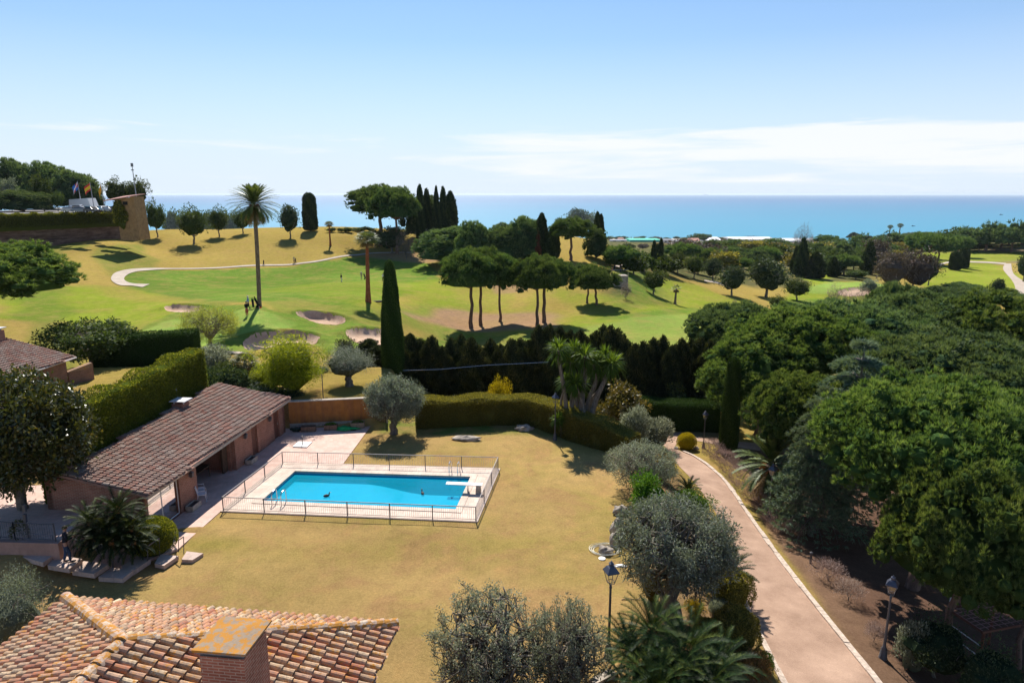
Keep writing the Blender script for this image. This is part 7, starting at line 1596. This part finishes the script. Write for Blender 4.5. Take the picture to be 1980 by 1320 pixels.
bg_ = G(1181,506); bu = thing('golf_buggy', 'dark golf buggy with a white roof driving on the cart track', 'golf cart', bg_, 1.2); g = Geo(); g.box((0,0,.5), (2.3,1.15,.35)); g.box((-.35,0,.85), (.5,1.1,.5)); g.box((.95,0,.75), (.35,1.1,.4), taper=.8); obj('body', g, M_blk, bu); g = Geo(); g.box((-.1,0,1.85), (1.7,1.15,.07)); obj('roof', g, M_white, bu); g = Geo()
for x in (-.8,.6):
    for y in (-.5,.5): g.tube([[x,y,.6],[x,y,1.83]], .03, 5)
obj('roof_posts', g, M_iron, bu)
for x in (-.8,.8):
    for y in (-.55,.55): w = Geo(); w.tube([[x,y-.08,.24],[x,y+.08,.24]], .24, 10); obj('wheel', w, M_black, bu)
tp = G(1206,556); tp[2] = gz_grid(tp[0], tp[1]); tw = thing('stone_tee', 'grey stone retaining block of the raised tee on the slope', 'wall', tp); g = Geo(); g.box((-1,1.5,.9), (3.6,2.6,3.0), .1); obj('block', g, M_stone2, tw); g = Geo(); g.tube([[-6.,.5,3.5],[.9,.4,3.6]], .04, 5); g.tube([[.9,.4,2.2],[.9,.4,3.6]], .04, 5); g.tube([[-3,.4,2.2],[-3,.4,3.5]], .04, 5); obj('railing', g, M_steel, tw)
lg = G(742,586); g = Geo().tube([[-2.2,0,.15],[-.6,.2,.12],[.6,-.1,.2],[1.5,.2,.25]], [.10,.14,.2,.3], 7); q = tag(obj('fallen_log', g, BK_grey), 'fallen grey log on the grass right of the red palm trunk', 'log'); q.location = [float(a) for a in G(730,585)]
g = Geo().tube([[0,0,0],[0,0,2.0]], .02, 5); q = thing('golf_flag', 'small red flag lying low beside the putting green', 'flag', G(502,603)); 
g = Geo().tube([[0,0,0],[0,0,.7]], .02, 5); obj('pole', g, M_white, q); g = Geo().add([[0,0,.7],[.45,.05,.6],[0,0,.4]], [[0,1,2]]); obj('flag', g, c_r, q)
for i, (u, v) in enumerate(((318,690),(323,690),(316,668),(358,690),(625,770))): 
    g = Geo().tube([[0,0,0],[0,0,1.9]], .035, 5); q = tag(obj('fence_stake', g, M_iron), 'thin grey stake at the edge of the course between the loquat and the willow' if i < 4 else 'grey stake on the gravel terrace left of the mop headed olive', 'stake', 'thin stakes at the course edge' if i < 4 else None); q.location = [float(a) for a in G(u, v)]
# ---------------------------------------------------------------- coast: greenhouses, houses, groves
def cbox(name, label, u0, u1, vt, vb, Yb, mat, cat, depth=40, roof=None, grp=None, wind=0, peak=0):
    a = DY(u0, vb, Yb); b = DY(u1, vb, Yb); zt_ = DY((u0+u1)/2, vt, Yb)[2]; zb = min(a[2], float(gz_grid((a[0]+b[0])/2, Yb)))-.5; c = (a+b)/2; w = abs(b[0]-a[0]); h = zt_-zb; t = thing(name, label, cat, (c[0], Yb, zb), 0, grp)
    g = Geo(); g.box((0, depth/2, h*(.5-.5*peak)), (w, depth, h*(1-peak))); obj('wall', g, mat, t); g = Geo(); hw_ = w/2+.4
    if peak: g.hexa([[-hw_,-.5,h*(1-peak)],[hw_,-.5,h*(1-peak)],[hw_,depth+.5,h*(1-peak)],[-hw_,depth+.5,h*(1-peak)]], [[-hw_+.5,depth*.5-.2,h],[hw_-.5,depth*.5-.2,h],[hw_-.5,depth*.5+.2,h],[-hw_+.5,depth*.5+.2,h]]); obj('roof', g, roof or mat, t)
    for k in range(wind):
        g = Geo().box((-w/2+(k+.5)*w/wind, -.05, h*.42), (w/wind*.4, .2, h*.28)); obj('window', g, M_black, t)
    return t
M_gh = plain('greenhouse_film', (.78,.77,.76), .5, .05, .1); M_net = plain('green_netting', (.02,.42,.30), .7, .1, .2); M_wh = plain('limewash', (.62,.58,.54), .85, .08, .3); M_rt = plain('far_roof_tiles', (.40,.20,.15), .9, .2, .4)
gh = 'white greenhouses along the coast'
for a in (('greenhouse','longest white greenhouse roof by the beach',1415,1500,460,465,1290,70), ('greenhouse','white greenhouse at the left end with a gabled front',1366,1396,460,470,1180,60), ('greenhouse','wide pale greenhouse in front of the longest one',1382,1440,466,471,1150,50), ('greenhouse','white greenhouse right of the longest, half behind trees',1505,1582,462.5,467.5,1250,60), ('greenhouse','far right white greenhouse strip above the dark trees',1585,1640,464,468,1200,50), ('greenhouse','small white greenhouse in the middle of the groves',1500,1520,471,475,1080,40)):
    cbox(a[0], a[1], a[2], a[3], a[4], a[5], a[6], M_gh, 'greenhouse', a[7], grp=gh, peak=.4)
cbox('shade_netting', 'bright green shade netting strip near the beach', 1218, 1280, 464, 467.5, 1220, M_net, 'netting', 50)
cbox('farmhouse', 'pink walled farmhouse with a terracotta roof in the plain', 1334, 1353, 461, 477, 1050, M_pink, 'house', 22, M_rt, wind=3, peak=.25)
for a in ((1283,1300,462,469,1180,'pale grey shed right of the green netting'), (1302,1318,464,470,1150,'low white shed among the plots'), (1180,1212,463,468,1230,'long low farm shed at the left of the coastal plain'), (1196,1206,460,464,1290,'small dark roofed hut on the shore left of the netting'), (1477,1492,472,477,1070,'small bluish roofed shed among the pines'), (1636,1652,520,530,330,'small beige stone hut beside the far green'), (925,950,448,452,1000,'pale distant shed seen between the crest trees')): cbox('farm_shed', a[5], *a[:5], M_wh, 'shed', 14, M_rt if 'roof' in a[5] else M_lead, wind=2, peak=.3)
FPN = [make_pine(301, 5., 2.6, 3.0, 40, 1.2, 16, 6, .7, .16, L_pine, .3, 'stone_pine', core=.88), make_pine(302, 5., 3.6, 2.4, 44, 1.2, 16, 6, .7, .16, L_pineblue, .3, 'stone_pine', core=.9, flat=.8)]
FBT = [make_tree(311, 3., 4.2, .2, 30, 1.1, 60, .6, .3, L_broad, BK_grey, .2, 'far_tree', core=.8, nlimb=6), make_tree(312, 3., 4.2, .2, 30, 1.1, 60, .6, .3, L_brown, BK_grey, .2, 'far_tree', core=.75, nlimb=6), make_tree(313, 3., 4.2, .2, 30, 1.1, 60, .6, .3, L_hedger, BK_grey, .2, 'far_tree', core=.8, nlimb=6)]
FCY = make_column(321, 1.6, 8, 2200, .7, .3, L_cyp, 'cypress', [(0,.8),(.15,1),(.5,.75),(.8,.4),(1,.03)], .3, .08, .1, .86)
for u, vb, vt, w, l in ((1548,535,462,26,'tallest dark conical cypress of the pair right of the largest slope tree'), (1536,530,478,16,'lower conical cypress left of the tallest one'), (1575,538,488,34,'broad dark conifer below the bare tree'), (1610,535,498,24,'conical dark conifer beside the little stone hut'), (1505,500,478,12,'small pointed cypress in the groves'), (1677,530,468,26,'dark pointed cypress left of the purplish tree mass'), (1700,520,486,16,'slim cypress in front of the purplish tree mass'), (1900,478,452,10,'slim cypress among the hilltop pines at right')): place(FCY, l, u, vb, vt, w, group='conifers beyond the right slope')
for k, u, vb, vt, w, l in ((0,1377,512,498,44,'pine crown in the grove left'),):
    pass
fr_ = [(1,1905,486,440,90,'biggest dark pine group on the hill at the far right'), (1,1955,488,438,70,'dark pine at the right edge of the far hill'), (0,1860,478,446,70,'flat pine left of the biggest hill pines'), (0,1812,512,462,64,'umbrella pine with visible trunk beside the far right fairway'), (0,1850,498,463,50,'umbrella pine behind the stout cypress pair'), (0,1780,500,458,52,'umbrella pine at the left end of the far right fairway'),
   (0,1420,488,466,46,'flat dark pine in front of the greenhouses'), (0,1497,484,464,40,'flat pine in front of the right greenhouses'), (0,1352,472,455,38,'flat dark pine crown by the pink farmhouse'), (0,1595,478,458,44,'flat pine at the right end of the greenhouses'), (1,1620,520,478,60,'pine grove crown above the little stone hut'), (1,1580,515,476,50,'pine crown left of the stone hut grove'), (1,1660,505,462,70,'pine behind the far green, broad crown'), (1,1725,490,455,70,'pine below the two far fan palms')]
for k, u, vb, vt, w, l in fr_: place(FPN[k], l, u, vb, vt, w, group='pines beyond the right slope')
rr_ = random.Random(9)
def scatter(n, u0, u1, v0, v1, kinds, hpx, wpx, label, group):
    for i in range(n):
        u = u0+(u1-u0)*(i+rr_.random())/n; v = v0+(v1-v0)*rr_.random(); s = rr_.uniform(.75, 1.25)
        place(rr_.choice(kinds), label, u, v, v-hpx*s, wpx*s, group=group)
scatter(28, 1180, 1720, 508, 532, FPN+FBT+[FBT[0]], 32, 54, 'tree in the front row of the wooded belt behind the right slope', 'trees of the wooded belt')
scatter(26, 1300, 1760, 492, 506, FPN+FBT, 24, 52, 'tree in the middle of the wooded belt behind the right slope', 'trees of the wooded belt')
scatter(24, 1380, 1900, 480, 490, FPN+FBT[:2], 15, 46, 'tree at the back of the wooded belt near the greenhouses', 'trees of the wooded belt')
scatter(12, 1180, 1420, 480, 494, FBT, 13, 26, 'bushy tree among the plots of the coastal plain at left', 'trees of the coastal plain')
scatter(20, 1170, 1480, 462, 464.5, FBT, 5, 16, 'small tree in the thin line along the beach', 'trees along the beach')
scatter(14, 1640, 1860, 464, 470, FBT[1:2]+[FCY], 12, 20, 'brownish tree in the shoreline thicket at right', 'trees along the beach')
scatter(10, 1740, 1985, 472, 480, FPN, 20, 60, 'pine in the dark belt on the right horizon', 'pines beyond the right slope')
scatter(7, 330, 470, 430, 440, FBT[:1], 18, 34, 'dark tree behind the ridge hedge', 'trees behind the ridge')
scatter(8, 640, 720, 446, 452, FBT[:1], 8, 18, 'low bush on the ridge skyline', 'trees behind the ridge')
scatter(8, 1680, 1990, 576, 590, MP[2:3], 26, 70, 'low pine crown along the far side of the right hand pinewood', gr)
# fields and beach as ground colours
for La, Lb, c, nm in (([(1180,466),(1350,464),(1600,462),(1980,460)], [(1180,461),(1350,460.5),(1600,460),(1980,458.6)], (.42,.34,.25), 'beach'), ([(1285,478),(1330,474),(1400,474)], [(1290,486),(1350,486),(1420,480)], (.17,.21,.05), 'field'), ([(1380,472),(1420,471),(1460,470)], [(1400,477),(1430,476),(1470,474)], (.34,.19,.13), 'field')):
    ribbon(nm, gpoly(La), gpoly(Lb), plain(nm+'_earth_%d' % int(c[0]*100), c, .95, .2, .05), .6, 4, 6)
# boats
def boat(label, u, v, L, h):
    d = ray(u, v); tt = (SEA-CAMZ)/d[2]; t = thing('boat', label, 'boat', (d[0]*tt, d[1]*tt, SEA)); g = Geo(); g.hexa([[-L*.42,-L*.08,-.3],[L*.42,-L*.06,-.3],[L*.42,L*.06,-.3],[-L*.42,L*.08,-.3]], [[-L*.5,-L*.1,h*.4],[L*.5,-.05*L,h*.5],[L*.5,.05*L,h*.5],[-L*.5,L*.1,h*.4]]); obj('hull', g, plain('boat_hull', (.06,.07,.09), .6), t); g = Geo(); g.box((-L*.18,0,h*.7), (L*.24,L*.1,h*.6)); obj('cabin', g, M_lead, t)
boat('small dark fishing boat offshore above the far fan palms', 1766, 437.5, 11, 2.6); boat('small boat farther out near the right edge', 1936, 415.5, 16, 4); boat('long cargo ship on the horizon', 1365, 377.2, 330, 60)
for o in S.objects:
    for k in ('W0', 'H0', 'used'):
        if k in o: del o[k]
# ================================================================ THE AIR
g = Geo(); X0 = 45000.; g.box((0, X0-200, -110+75), (2*X0, 2*X0, 150)); hz = obj('haze', g, bpy.data.materials.new('marine_haze'))
m = hz.data.materials[0]; m.use_nodes = True; nt = m.node_tree
for n in list(nt.nodes): nt.nodes.remove(n)
t = NT(nt); o = t.n('ShaderNodeOutputMaterial'); v = t.n('ShaderNodeVolumePrincipled'); v.inputs['Color'].default_value = (.80, .90, 1, 1); v.inputs['Density'].default_value = 3e-5; v.inputs['Anisotropy'].default_value = .2
t.l(v.outputs[0], o.inputs['Volume']); tag(hz, kind='stuff')
